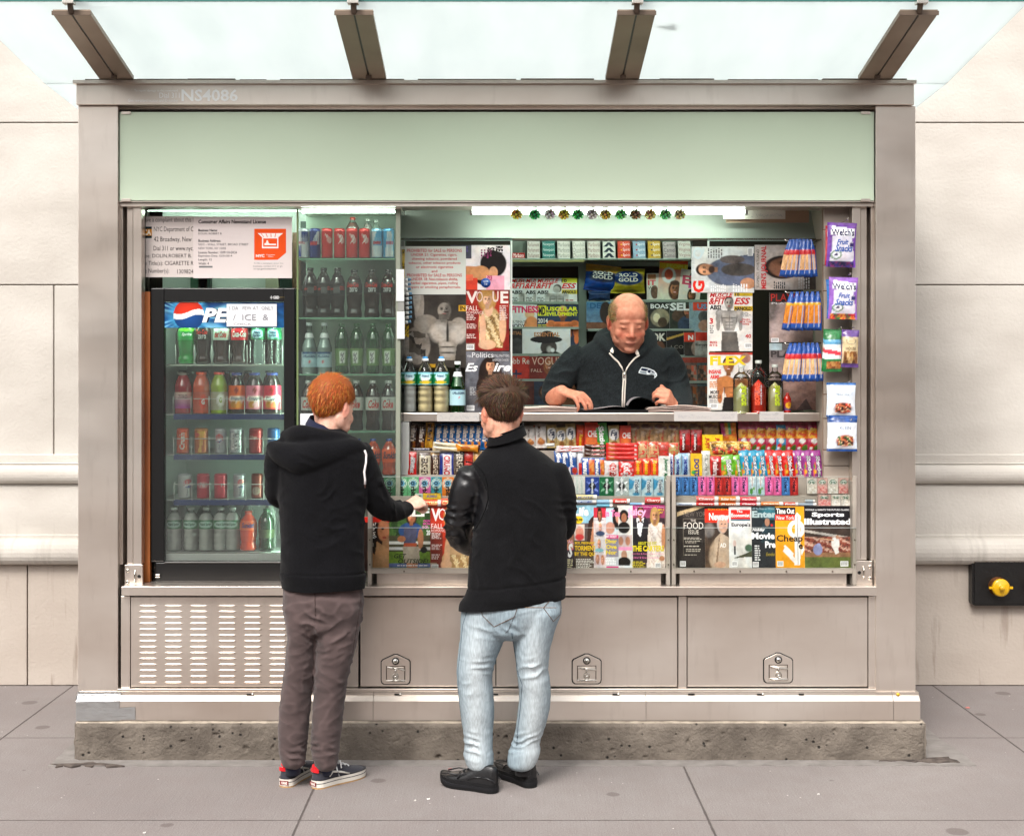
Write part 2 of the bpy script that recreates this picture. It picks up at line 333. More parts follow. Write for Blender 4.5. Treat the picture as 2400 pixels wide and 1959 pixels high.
# ---------------------------------------------------------------- setting: pavement, buildings
YW=1.47   # face of the stone building behind
def side_nodes(n,b,tc):
    L=n.links.new; N=n.nodes.new
    sep=N('ShaderNodeSeparateXYZ'); L(tc.outputs['Object'],sep.inputs[0])
    def noisef(sc,det=4,src=tc.outputs['Object'],vec=(1,1,1)):
        mp=N('ShaderNodeMapping'); mp.inputs['Scale'].default_value=vec; L(src,mp.inputs[0])
        z=N('ShaderNodeTexNoise'); z.inputs['Scale'].default_value=sc; z.inputs['Detail'].default_value=det; L(mp.outputs[0],z.inputs[0]); return z.outputs[0]
    def math_(op,a,b_=None,c=None):
        m=N('ShaderNodeMath'); m.operation=op
        for i,x in enumerate((a,b_,c)):
            if x is None: continue
            if isinstance(x,(int,float)): m.inputs[i].default_value=x
            else: L(x,m.inputs[i])
        return m.outputs[0]
    def mix(f,a,b_,bt='MIX'):
        m=N('ShaderNodeMix'); m.data_type='RGBA'; m.blend_type=bt
        for i,x in ((0,f),(6,a),(7,b_)):
            if isinstance(x,(int,float)): m.inputs[i].default_value=x
            elif isinstance(x,str): m.inputs[i].default_value=(*lin(x),1)
            else: L(x,m.inputs[i])
        return m.outputs[2]
    def ramp(x,lo,hi):
        m=N('ShaderNodeMapRange'); m.inputs[1].default_value=lo; m.inputs[2].default_value=hi; L(x,m.inputs[0]); return m.outputs[0]
    big=ramp(noisef(.9,5),.3,.7); fine=ramp(noisef(160,3),.3,.7); med=ramp(noisef(9,5),.35,.7)
    c=mix(big,'#827c7a','#95908d'); c=mix(math_('MULTIPLY',med,.35),c,'#857a77'); c=mix(math_('MULTIPLY',fine,.6),c,'#6d6462')
    # broom strokes along y
    br=noisef(1,2,vec=(260,3,1)); c=mix(math_('MULTIPLY',ramp(br,.4,.7),.22),c,'#776c69')
    # gum spots
    vo=N('ShaderNodeTexVoronoi'); vo.inputs['Scale'].default_value=4.2; L(tc.outputs['Object'],vo.inputs[0])
    sc=N('ShaderNodeSeparateColor'); L(vo.outputs['Color'],sc.inputs[0])
    rad=math_('MULTIPLY',math_('POWER',sc.outputs[0],2),.2)
    wob=math_('ADD',vo.outputs['Distance'],math_('MULTIPLY',noisef(40,2),.05))
    sp=ramp(math_('SUBTRACT',wob,rad),.012,-.012); c=mix(math_('MULTIPLY',sp,.6),c,'#5f5553')
    # small debris flecks
    v2=N('ShaderNodeTexVoronoi'); v2.inputs['Scale'].default_value=22; L(tc.outputs['Object'],v2.inputs[0])
    s2=N('ShaderNodeSeparateColor'); L(v2.outputs['Color'],s2.inputs[0])
    fl=math_('MULTIPLY',math_('LESS_THAN',v2.outputs['Distance'],.07),math_('GREATER_THAN',s2.outputs[0],.9)); c=mix(math_('MULTIPLY',fl,.8),c,'#d9d2cc')
    # scored joints
    def joint(co,off,per,w):
        m=math_('PINGPONG',math_('ADD',co,-off+per*40),per/2) # distance to nearest
        wb=math_('ADD',m,math_('MULTIPLY',math_('SUBTRACT',noisef(25,3),.5),.004))
        return ramp(wb,w,w*.35)
    j=math_('MAXIMUM',joint(sep.outputs[0],-.752,1.53,.006),joint(sep.outputs[1],-.79,1.17,.005))
    c=mix(math_('MULTIPLY',j,.75),c,'#3d3532'); L(c,b.inputs['Base Color'])
    bp=N('ShaderNodeBump'); bp.inputs['Strength'].default_value=.5; bp.inputs['Distance'].default_value=.004
    h=math_('SUBTRACT',math_('ADD',math_('MULTIPLY',fine,.4),math_('MULTIPLY',br,.5)),math_('MULTIPLY',j,3.)); L(h,bp.inputs['Height']); L(bp.outputs[0],b.inputs['Normal'])
mat('sidewalk',.88,spec=.2,build=side_nodes)
mb=MB(); mb.grid(2,2,lambda u,v:(-150+300*u,-9+ (160)*v,0),'#fff','sidewalk'); mk('sidewalk',mb,kind='structure',origin=(0,0,0))
mat('asphalt',.9,noisecol=((60,60,60),4,'#2f2d2c','#454240',.3,.7))
mb=MB(); mb.box(-150,150,-21,-9.02,-.6,-.14,'asphalt'); mk('road',mb,kind='structure',origin=(0,-15,-.6))
mb=MB(); mb.box(-150,150,-9.02,-8.99,-.5,.001,'sidewalk'); mk('kerb',mb,kind='structure',origin=(0,-9,-.5))
mb=MB(); mb.box(-150,150,-40,-20.98,-.6,0,'sidewalk'); mk('far_sidewalk',mb,kind='structure',origin=(0,-30,-.6))
# pale patch of mortar around the plinth
mat('mortar',.9,noisecol=((14,14,14),6,'#77726e','#87827e',.35,.65),bump=((60,60,60),4,.6,.006))
def patch(pts,z,name,m):
    mb=MB(); n=len(pts); mb.add([(x,y,z) for x,y in pts]+[(x,y,0) for x,y in pts],[tuple(range(n))]+[(i,(i+1)%n,n+(i+1)%n,n+i) for i in range(n)],m); return mk(name,mb,kind='structure')
pts=[]
def wob(a,b,n,am):
    o=[]
    for i in range(n):
        t=i/n; x=a[0]+(b[0]-a[0])*t; y=a[1]+(b[1]-a[1])*t; o.append((x+random.uniform(-am,am),y+random.uniform(-am,am)))
    return o
pts=wob((-1.92,-.085),(1.93,-.075),90,.006)+wob((2.03,-.075),(1.95,1.35),20,.006)+wob((1.95,1.4),(-1.93,1.4),4,.006)+wob((-1.93,1.35),(-1.925,-.08),24,.006)
patch(pts,.004,'mortar_patch','mortar')
pts=wob((1.62,-.02),(1.97,-.05),12,.014)+wob((1.97,-.05),(1.93,.06),6,.01)+wob((1.85,.03),(1.62,-.0),8,.004)
mat('hole',.95,noisecol=((30,30,30),4,'#3b332f','#5c524c',.4,.6)); patch(pts,.0065,'broken_mortar','hole')
pts=wob((-1.9,-.10),(-1.62,-.09),9,.02)+wob((-1.6,-.09),(-1.75,-.04),6,.012)+wob((-1.75,-.04),(-1.95,-.06),5,.012)
patch(pts,.0065,'pavement_crack','hole')
for i,(a,b_,c,r_) in enumerate(((890,1660,'#d8d4d0',.006),(862,1663,'#cfcac4',.004),(935,1598,'#b04a48',.009),(1905,1450,'#c87a70',.010),(2010,1470,'#c88078',.012),(300,1730,'#d0ccc8',.006),(1700,1650,'#cfcbc6',.005))):
    Dd=EYE*FOC/(b_/.88625-CY); xx=(a/.88625-CX)*Dd/FOC; mb=MB(); n=7; mb.add([(xx+r_*(1+.4*math.sin(3*t+i))*math.cos(t),Dd-CAMD+r_*math.sin(t)*.8,.0045+.001*math.sin(2*t)) for t in np.linspace(0,6.28,n+1)[:-1]]+[(xx+r_*math.cos(t),Dd-CAMD+r_*math.sin(t)*.8,.001) for t in np.linspace(0,6.28,n+1)[:-1]],[tuple(range(n))]+[(k,(k+1)%n,n+(k+1)%n,n+k) for k in range(n)],'paper',c)
    mk('paper_scrap',mb,label=['larger pale scrap of paper on the pavement between the two customers','tiny pale scrap beside the larger pale scrap','dull red scrap at the foot of the plinth between the customers','pinkish leaf scrap on the far pavement beside the newsstand corner','larger pinkish leaf scrap on the far pavement under the standpipe','pale scrap on the near pavement in front of the louvred panel','pale scrap on the near pavement in front of the last cabinet door'][i],cat='litter')
# ---- stone building behind
def stone_nodes(n,b,tc):
    L=n.links.new; N=n.nodes.new
    mp=N('ShaderNodeMapping'); mp.inputs['Scale'].default_value=(1.6,1.6,3.2); L(tc.outputs['Object'],mp.inputs[0])
    a=N('ShaderNodeTexNoise'); a.inputs['Scale'].default_value=1.2; a.inputs['Detail'].default_value=8; L(mp.outputs[0],a.inputs[0])
    rp=N('ShaderNodeValToRGB'); rp.color_ramp.elements[0].position=.35; rp.color_ramp.elements[1].position=.68
    rp.color_ramp.elements[0].color=(*lin('#b8b2aa'),1); rp.color_ramp.elements[1].color=(*lin('#cac5bd'),1); L(a.outputs[0],rp.inputs[0])
    # vertical drip stains near the foot
    m2=N('ShaderNodeMapping'); m2.inputs['Scale'].default_value=(13,1,1.6); L(tc.outputs['Object'],m2.inputs[0])
    s=N('ShaderNodeTexNoise'); s.inputs['Scale'].default_value=1.3; s.inputs['Detail'].default_value=6; L(m2.outputs[0],s.inputs[0])
    r2=N('ShaderNodeMapRange'); r2.inputs[1].default_value=.57; r2.inputs[2].default_value=.68; L(s.outputs[0],r2.inputs[0])
    sp=N('ShaderNodeSeparateXYZ'); L(tc.outputs['Object'],sp.inputs[0])
    r3=N('ShaderNodeMapRange'); r3.inputs[1].default_value=.95; r3.inputs[2].default_value=.1; L(sp.outputs[2],r3.inputs[0])
    mu=N('ShaderNodeMath'); mu.operation='MULTIPLY'; L(r2.outputs[0],mu.inputs[0]); L(r3.outputs[0],mu.inputs[1])
    m3=N('ShaderNodeMath'); m3.operation='MULTIPLY'; m3.inputs[1].default_value=.75; L(mu.outputs[0],m3.inputs[0])
    mx=N('ShaderNodeMix'); mx.data_type='RGBA'; L(m3.outputs[0],mx.inputs[0]); L(rp.outputs[0],mx.inputs[6]); mx.inputs[7].default_value=(*lin('#4a3d32'),1)
    # brownish foot of the wall
    r4=N('ShaderNodeMapRange'); r4.inputs[1].default_value=.655; r4.inputs[2].default_value=.64; r4.inputs[4].default_value=.55; L(sp.outputs[2],r4.inputs[0])
    m4=N('ShaderNodeMix'); m4.data_type='RGBA'; L(r4.outputs[0],m4.inputs[0]); L(mx.outputs[2],m4.inputs[6]); m4.inputs[7].default_value=(*lin('#a7978a'),1)
    L(m4.outputs[2],b.inputs['Base Color'])
    g=N('ShaderNodeTexNoise'); g.inputs['Scale'].default_value=55; g.inputs['Detail'].default_value=5; L(tc.outputs['Object'],g.inputs[0])
    bp=N('ShaderNodeBump'); bp.inputs['Strength'].default_value=.3; bp.inputs['Distance'].default_value=.008; L(g.outputs[0],bp.inputs['Height']); L(bp.outputs[0],b.inputs['Normal'])
mat('stone',.85,spec=.25,build=stone_nodes)
mat('joint_dark',.95,col='#8f867b')
root=empty('stone_building',(0,YW,0),'pale limestone building with rounded plinth mouldings rising behind the newsstand','building')
JZ=[(.0,1.062)]  # base course
z_b0,z_b1=wz(1322,YW-.04),0
mb=MB()
H=24
def blocks(z0,z1,y,xs):
    g=.003
    for a,b in zip(xs[:-1],xs[1:]): mb.box(a+g,b-g,y,y+.5,z0+g,z1-g,'stone')
zt1=wz(1322,YW-.04)     # top of the base course
blocks(0,zt1,YW-.04,[-30,-9,-6.4,-4.0,wx(70,YW),-1.2,.6,3.4,6,9,30])
mb.box(-30,30,YW+.012,YW+.5,0,H,'joint_dark')
zA=wz(1068,YW); zB=wz(668,YW); zC=wz(288,YW); zD=zC+(zC-zB)
xs=[-30,-7,-4.6,wx(126,YW),-.3,1.6,4.2,7.4,30]
xs2=[-30,-8.5,-5.9,-3.6,-1,1.3,3.9,6.3,9,30]
ys=[(zA,zB,xs),(zB,zC,xs2),(zC,zD,[-30,-6.6,-3.9,-1.2,1.2,3.9,6.6,30]),(zD,zD+.85,xs2),(zD+.85,zD+1.7,xs),(zD+1.7,zD+2.6,xs2),(zD+2.6,H,xs)]
for a,b_,x_ in ys: blocks(a,b_,YW,x_)
mk('wall_blocks',mb,root,bevel=.004)
mb=MB()  # plinth mouldings: extruded profile (y,z)
def zz(py,Y=YW): return wz(py,Y)
prof=[(YW,zz(1064)),(YW-.012,zz(1066)),(YW-.012,zz(1084)),(YW-.03,zz(1086))]
def torus(z0,z1,yb,r,n=10):
    c=(z0+z1)/2; h=(z1-z0)/2
    return [(yb-r*math.sin(math.pi*i/n)**.8,c+h*math.cos(math.pi*i/n)) for i in range(n+1)]
prof+=torus(zz(1133),zz(1088),YW-.02,.05)
prof+=[(YW-.025,zz(1136)),(YW-.03,zz(1140)),(YW-.035,zz(1225)),(YW-.035,zz(1250)),(YW-.045,zz(1252)),(YW-.045,zz(1256))]
prof+=torus(zz(1320),zz(1258),YW-.045,.075)
prof+=[(YW-.03,zz(1322)),(YW+.3,zz(1322)),(YW+.3,zz(1064))]
n=len(prof); xsM=[-30,-6,-3.1,0,3.3,6.4,30]
for a,b_ in zip(xsM[:-1],xsM[1:]):
    mb.add([(a+.002,y,z) for y,z in prof]+[(b_-.002,y,z) for y,z in prof],[(i,n+i,n+(i+1)%n,(i+1)%n) for i in range(n)]+[tuple(range(n))[::-1],tuple(range(n,2*n))],'stone')
mk('plinth_moulding',mb,root)
# ---- building across the street (behind the photographer): it is what the steel and glass reflect
mat('far_stone',.85,noisecol=((.5,.5,.5),5,'#5a5149','#80766c',.3,.7))
mat('far_glass',.1,col='#1b2124',spec=.6)
root=empty('street_block',(0,-26,0),'brown stone office block with tall windows across the street','building')
mb=MB(); mw=MB(); mf=MB()
for i in range(-14,15):
    x=i*3.4
    mb.box(x-.9,x+.9,-27,-26,0,9.6,'far_stone')
for k in range(3):
    z=1+k*3.6; mb.box(-49,49,-27,-26.06,z-1,z+.3,'far_stone')
mb.box(-50,50,-28,-25.6,9.6,10.2,'far_stone')
mk('wall',mb,root)
mw.box(-49,49,-26.9,-26.7,0,9.6,'far_glass'); mk('windows',mw,root)
# ---- standpipe
root=empty('standpipe_plate',(wx(2340,YW-.05),YW-.05,wz(1360,YW)),'black standpipe connection plate with yellow caps fixed to the stone wall','standpipe')
mb=MB(); Z9=Zone(2060,1000,2.479)
Yp=YW-.075
x0,z0,x1,z1=Z9.rect(533,757,1250,1035,Yp)
def rrect(x0,z0,x1,z1,r,n=5):
    o=[]
    for cx,cz,a in ((x1-r,z1-r,0),(x0+r,z1-r,90),(x0+r,z0+r,180),(x1-r,z0+r,270)):
        for i in range(n+1): t=R(a+90*i/n); o.append((cx+r*math.cos(t),cz+r*math.sin(t)))
    return o
mat('cast_black',.4,col='#0d0c0c',bump=((40,40,40),3,.4,.01))
mat('brass_yellow',.3,col='#d9a800',coat=.3)
mat('old_brass',.35,.8,col='#8a5a3a')
mb.prism(rrect(x0,z0,x1,z1,.02),Yp-.02,YW-.04,'cast_black')
mb.prism(rrect(x0+.012,z0+.012,x1-.012,z1-.012,.015),Yp-.026,Yp-.02,'cast_black')
fn=lambda u,v:(u,Yp-.027,v)
mb.text('AUTO SPKR STANDPIPE',fn,x0+.06,z1-.035,x1-.06,z1-.016,'#000','cast_black',bold=.02)
mk('plate',mb,root,bevel=.002)
for a in (680,890):
    c=Z9.p(a,922,Yp)
    rt=MB(); p=[(.036,0),(.036,.03),(.041,.034),(.041,.05),(.034,.058),(.018,.064),(.012,.066),(.012,.08),(.0,.082)]
    def lath(mb,p,mt,c,col='#fff',n=24):
        vs=[];fs=[]
        for r,h in p:
            for i in range(n): t=2*math.pi*i/n; vs.append((c.x+r*math.cos(t),c.y-h,c.z+r*math.sin(t)))
        for j in range(len(p)-1):
            for i in range(n): fs.append((j*n+i,j*n+(i+1)%n,(j+1)*n+(i+1)%n,(j+1)*n+i))
        mb.add(vs,fs,mt,col,True)
    neck=MB(); lath(neck,[(.052,.02),(.05,.03),(.045,.034),(.045,.06),(.04,.062)],'old_brass',c); mk('hose_neck',neck,root)
    cap=MB(); lath(cap,[(.042,.06),(.046,.062),(.047,.075),(.038,.08),(.018,.083),(.013,.086),(.013,.1),(.001,.102)],'brass_yellow',c)
    for sg in (-1,1): cap.box(c.x+sg*.045,c.x+sg*.062,c.y-.078,c.y-.066,c.z-.006,c.z+.006,'brass_yellow')
    mk('cap',cap,root)
# ---------------------------------------------------------------- the newsstand
def dx(a,Y): return D.x(a,Y)
def dz(b,Y): return D.z(b,Y)
def conc_nodes(n,b,tc):
    L=n.links.new; N=n.nodes.new
    def nz(sc,det): z=N('ShaderNodeTexNoise'); z.inputs['Scale'].default_value=sc; z.inputs['Detail'].default_value=det; L(tc.outputs['Object'],z.inputs[0]); return z.outputs[0]
    rp=N('ShaderNodeValToRGB'); e=rp.color_ramp.elements; e[0].position=.34; e[0].color=(*lin('#574f47'),1); e[1].position=.66; e[1].color=(*lin('#776e64'),1); L(nz(7,9),rp.inputs[0])
    vo=N('ShaderNodeTexVoronoi'); vo.inputs['Scale'].default_value=34; L(tc.outputs['Object'],vo.inputs[0]); sc=N('ShaderNodeSeparateColor'); L(vo.outputs['Color'],sc.inputs[0])
    g=N('ShaderNodeMath'); g.operation='GREATER_THAN'; g.inputs[1].default_value=.72; L(sc.outputs[0],g.inputs[0])
    d=N('ShaderNodeMapRange'); d.inputs[1].default_value=.26; d.inputs[2].default_value=.12; L(vo.outputs['Distance'],d.inputs[0])
    m=N('ShaderNodeMath'); m.operation='MULTIPLY'; L(g.outputs[0],m.inputs[0]); L(d.outputs[0],m.inputs[1])
    mx=N('ShaderNodeMix'); mx.data_type='RGBA'; L(m.outputs[0],mx.inputs[0]); L(rp.outputs[0],mx.inputs[6]); mx.inputs[7].default_value=(*lin('#1f1b17'),1); L(mx.outputs[2],b.inputs['Base Color'])
    h=N('ShaderNodeMath'); h.operation='SUBTRACT'; L(nz(90,5),h.inputs[0]); L(m.outputs[0],h.inputs[1])
    bp=N('ShaderNodeBump'); bp.inputs['Strength'].default_value=.8; bp.inputs['Distance'].default_value=.008; L(h.outputs[0],bp.inputs['Height']); L(bp.outputs[0],b.inputs['Normal'])
mat('concrete',.92,build=conc_nodes)
mat('grout',.9,noisecol=((20,20,20),5,'#8c8174','#b3a695',.35,.65),bump=((50,50,50),5,.6,.008))
# plinth: rough cast block with pitted face, built as a displaced grid
PT=dz(1503,0)
mb=MB(); xa,xb=dx(153,0),dx(1925,0)
def pl(u,v):
    x=xa+(xb-xa)*u; z=PT*v
    y=.004*noise.noise(Vector((x*5,z*9,3)))+.0018*noise.noise(Vector((x*40,z*40,1)))
    q=noise.noise(Vector((x*24,z*30,9))); 
    if q>.5: y+=.05*(q-.5)
    if v>.9: y+=.012*((v-.9)/.1)**2+.004*noise.noise(Vector((x*30,0,5)))
    e=min(u,1-u)*(xb-xa)
    if e<.03: y+=.02*(1-e/.03)**2
    return (x+(.01*noise.noise(Vector((z*20,0,u*9))) if u in(0,1) else 0),y,z)
mb.grid(700,34,pl,'#fff','concrete')
# chips and pits along the face
mb.box(xa,xa+.02,.014,1.33,0,PT-.002,'concrete'); mb.box(xb-.02,xb,.014,1.33,0,PT-.002,'concrete'); mb.box(xa+.01,xb-.01,.03,1.33,0,PT-.004,'concrete')
def gt(u,v):
    x=xa+.004+(xb-xa-.008)*u; return (x,.014+.05*v+.004*noise.noise(Vector((x*9,v*3,2)))*(1-v),PT-.004+.010*v**.4+.003*noise.noise(Vector((x*25,v*9,7))))
mb.grid(500,4,gt,'#fff','grout'); mb.box(xa+.01,xb-.01,.06,1.32,PT-.02,PT+.005,'grout')
mk('concrete_plinth',mb,label='rough pitted concrete plinth under the steel newsstand',cat='plinth',origin=((xa+xb)/2,.65,0))

NS=empty('newsstand',(0,.65,PT),'stainless steel street newsstand with a pale green glass fascia and a glass canopy','newsstand')
SB=PT+.006; YP=.07; YS=.035
pxL0,pxL1=dx(162,YP),dx(245,YP); pxR0,pxR1=dx(1819,YP),dx(1902,YP)
HZ0,HZ1=dz(218,.05),dz(170,.05)
YB=1.22
# base skirt with sloped shoulder
s0,s1=dx(160,YS),dx(1912,YS); z1=dz(1456,YS); z2=dz(1447,YS+.012); z3=dz(1437,YP-.012)
def skirt(xa,xb,mb,o=0):
    prof=[(YS-o,SB),(YS-o,z1),(YS+.018-o,z2+.003),(YP-.012-o,z2+.006),(YP-.012-o,z3),(YP+.05,z3),(YP+.05,SB)]; n=len(prof)
    mb.add([(xa,y,z) for y,z in prof]+[(xb,y,z) for y,z in prof],[(i,n+i,n+(i+1)%n,(i+1)%n) for i in range(n)]+[tuple(range(n))[::-1],tuple(range(n,2*n))],'steel')
mb=MB(); xj=[s0,dx(775,YS),dx(1342,YS),dx(1856,YS),s1]
for a,b_ in zip(xj[:-1],xj[1:]): skirt(a+.0008,b_-.0008,mb)
mb.box(s0,s0+.03,YS+.03,YB,SB,z2,'steel'); mb.box(s1-.03,s1,YS+.03,YB,SB,z2,'steel')
mk('base_skirt',mb,NS)
mb=MB()
for a,c in ((518,1),(825,1),(1030,0),(1278,1),(1438,0),(1578,1),(1665,0),(1435,0)):
    y=YP-.0135; x=dx(a,y); z=dz(1441,y); mb.box(x-.012,x+.01,y-.002,y+.002,z-.003,z+.002,'black')
    if c: mb.tube([(x+.014,y-.004,z-.001),(x+.014,y+.002,z-.001)],.006,'chrome',n=10)
mk('skirt_screws',mb,NS)
mb=MB(); mb.tube([(dx(1866,.05),YP-.02,dz(1441,.06)),(dx(1866,.05),YP-.01,dz(1441,.06))],.007,'brass_yellow',n=10); mk('brass_bolt',mb,NS)
# duct tape wound round the near corner of the skirt
mb=MB()
def tape(u,v):
    p=[(YS-.004,dz(1496,YS)),(YS-.004,dz(1462,YS)),(YS-.005,z1+.001),(YS+.012,z2+.008),(YP-.018,z2+.011),(YP-.018,z3+.003)]
    t=v*(len(p)-1); i=min(int(t),len(p)-2); f=t-i; y=p[i][0]*(1-f)+p[i+1][0]*f; z=p[i][1]*(1-f)+p[i+1][1]*f
    x=s0-.003+(dx(250,YS)-s0)*u
    k=.0025*noise.noise(Vector((x*30,z*40,2)))+.002*abs(noise.noise(Vector((x*14+z*18,3,2))))
    return (x,y-k,z+.002*noise.noise(Vector((x*20,0,v))))
mb.grid(40,25,tape,'#fff','tape')
mb.box(s0-.004,s0-.002,YS-.003,.3,dz(1496,YS),z2+.01,'tape')
mb.grid(12,8,lambda u,v:(dx(248,YS)+.07*u+.003*noise.noise(Vector((v*6,u*2,1))),YS-.0035-.001*noise.noise(Vector((u*5,v*4,6))),dz(1494,YS)+(.052+.004*u)*v),'#fff','tape')
mk('duct_tape',mb,NS)
# posts
for a,b_ in ((pxL0,pxL1),(pxR0,pxR1)):
    mb=MB(); mb.box(a,b_,YP,YP+.16,z3-.002,HZ0-.0015,'steel'); mk('corner_post',mb,NS,bevel=.0025)
# side and back walls, floor, ceiling (all inside the shell)
zc=dz(420,.2)
mb=MB()
for a in (pxL0,pxR1-.03): mb.box(a,a+.03,YP+.1605,YB,z3,HZ0,'steel')
mk('side_panel',mb,NS)
mat('inner_wall',.7,noisecol=((3,3,3),3,'#6b6256','#8a8072',.3,.7))
mat('inner_dark',.7,noisecol=((3,3,3),3,'#2b211a','#3d2d22',.3,.7))
mb=MB(); mb.box(pxL0+.031,pxR1-.031,YB-.03,YB-.001,.2,HZ0,'inner_dark'); mb.box(pxL0+.031,pxR1-.031,.2,YB-.031,.28,.3,'inner_dark'); mk('rear_wall',mb,NS)
mb=MB(); mb.box(pxL0+.031,pxR1-.031,YP+.17,YB-.031,zc+.10,zc+.12,'matte_white'); mk('ceiling',mb,NS)
# header beam with lip
mb=MB()
mb.box(dx(158,.05),dx(1899,.05),.05,.21,HZ0,HZ1-.012,'steel'); mk('header_beam',mb,NS,bevel=.002)
mb=MB(); mb.box(dx(151,.035),dx(1904,.035),.035,YB+.02,HZ1-.011,HZ1+.004,'steel')
x=dx(175,.04)
while x<dx(1885,.04):
    L_=random.uniform(.1,.5); L_=min(L_,dx(1885,.04)-x); mb.box(x,x+L_,.05,.07,HZ1+.0045,HZ1+.010+random.uniform(0,.004),'dark_steel'); x+=L_+random.choice([.002,.02,.06])
mk('header_cap',mb,NS)
mb=MB(); Y=.0488; fn=lambda u,v:(u,Y,v)
LW='#ffffff'
a=D.rect(377,186,494,211,Y); mb.text('NS4086',fn,a[0],a[1],a[2],a[3],LW,'paper',bold=.02)
a=D.rect(331,193,373,204,Y); mb.text('Dial 311',fn,*a,LW)
a=D.rect(279,186,369,192.5,Y); mb.text('To report damage to this newsstand',fn,*a,LW)
a=D.rect(266,206,370,212,Y); mb.text('Give newsstand location and ID number',fn,*a,LW)
mk('identification_lettering',mb,NS)
# recessed rail between header and glass fascia
mb=MB(); Y=.085
mb.box(pxL1+.001,pxR0-.001,Y+.05,Y+.1,dz(428,Y),HZ0-.001,'dark_steel')
mb.tube([(pxL1,Y+.02,dz(224,Y)),(pxR0,Y+.02,dz(224,Y))],.011,'steel',n=12)
mk('fascia_rail',mb,NS)
mb=MB(); Y=.083; mb.box(pxL1+.003,pxR0-.003,Y,Y+.012,dz(417,Y),dz(233,Y),'green_glass'); mk('fascia_glass',mb,NS,bevel=.002)
for a in (262,1798):
    for b_ in (235,416):
        mb=MB(); x=dx(a,.08); z=dz(b_,.08); mb.box(x-.02,x+.02,.076,.0995,z-.006,z+.006,'steel'); mk('glass_clip',mb,NS,bevel=.001)
mb=MB(); Y=.1; mb.box(pxL1+.001,pxR0-.001,Y,Y+.16,dz(429,Y),dz(422,Y),'steel'); mb.box(pxL1+.001,pxR0-.001,Y-.012,Y,dz(421,Y),dz(418.5,Y),'steel'); mk('lower_rail',mb,NS)
# shutter tracks
for (a,b_,sg) in ((250,294,1),(1770,1814,-1)):
    mb=MB(); Y=.115; zt=dz(429,Y); zb=dz(1172 if sg>0 else 1163,Y)
    x0,x1=dx(a,Y),dx(b_,Y)
    for f0,f1,y in ((0,.12,0),(.28,.56,.012),(.60,1,0)):
        if sg<0: f0,f1=1-f1,1-f0
        mb.box(x0+(x1-x0)*f0,x0+(x1-x0)*f1,Y+y,Y+.1,zb,zt,'steel')
    mb.box(x0,x1,Y+.06,Y+.11,dz(1222,Y),zt-.001,'dark_steel')
    mk('shutter_track',mb,NS,bevel=.0015)
    mb=MB(); Y=.11; p0,p1=(259,296) if sg>0 else (1777,1812); q0,q1=(1173,1221) if sg>0 else (1165,1213)
    mb.box(dx(p0,Y),dx(p1,Y),Y,Y+.02,dz(q1,Y),dz(q0,Y),'steel')
    xr=dx(265 if sg>0 else 1807,Y)
    for q in (.25,.75): z=dz(q0+(q1-q0)*q,Y); mb.tube([(xr,Y-.006,z),(xr,Y,z)],[.006,.009],'chrome',n=12)
    z=dz((q0+q1)/2,Y); xc=dx(281 if sg>0 else 1793,Y)
    mb.tube([(xc,Y-.012*math.sin(t),z+.026*math.cos(t)) for t in np.linspace(0,math.pi,9)],.004,'chrome')
    mb.tube([(xc+sg*.017,Y-.002,z),(xc+sg*.017,Y+.001,z)],.008,'black',n=12)
    mk('lock_plate',mb,NS,bevel=.0015)
# cabinet base below the sill
SZ1,SZ0=dz(1218,.045),dz(1237,.045)
mb=MB(); mb.box(dx(252,.045),dx(1821,.045),.045,.5,SZ0,SZ1,'steel'); mk('sill',mb,NS,bevel=.002)
mb=MB(); mb.box(pxL1,pxR0,.13,.16,z3,SZ0-.001,'black'); mk('cabinet_lining',mb,NS)
Yc=.078; zb_=dz(1428,Yc); zt_=dz(1238,Yc)
mb=MB(); mb.box(dx(251,Yc),dx(270,Yc),Yc,.13,zb_,zt_,'steel'); mb.box(dx(1804,Yc),dx(1820,Yc),Yc,.13,zb_,zt_,'steel')
mb.box(dx(1409,Yc),dx(1426,Yc),Yc-.004,.13,zb_,zt_,'steel'); mb.box(pxL1,pxR0,YP-.008,.13,z3+.001,zb_-.001,'steel')
mk('cabinet_frame',mb,NS,bevel=.0015)
# louvred vent panel
Yv=.082
mb=MB(); vx0,vx1=dx(272,Yv),dx(744,Yv); mb.box(vx0,vx1,Yv,.12,dz(1426,Yv),dz(1240,Yv),'steel')
lx=[288.5,341.3,393.7,453,506,558.5,620,673]
for c in lx:
    for k in range(14):
        x0=dx(c,Yv); x1=dx(c+38.5,Yv); z=dz(1258+12.2*k,Yv); h=.0052; n=8; N=10
        vs=[];fs=[]
        for i in range(N+1):
            t=i/N; x=x0+(x1-x0)*t; e=min(1,min(t,1-t)*7); e=math.sqrt(max(0,1-(1-e)**2))
            for j in range(n+1):
                a=math.pi*j/n; vs.append((x,Yv+.0006-.0042*e*math.sin(a),z+h*math.cos(a)*(.35+.65*e)))
        for i in range(N):
            for j in range(n): fs.append((i*(n+1)+j,(i+1)*(n+1)+j,(i+1)*(n+1)+j+1,i*(n+1)+j+1))
        mb.add(vs,fs,'steel','#fff',True)
mk('vent_panel',mb,NS)
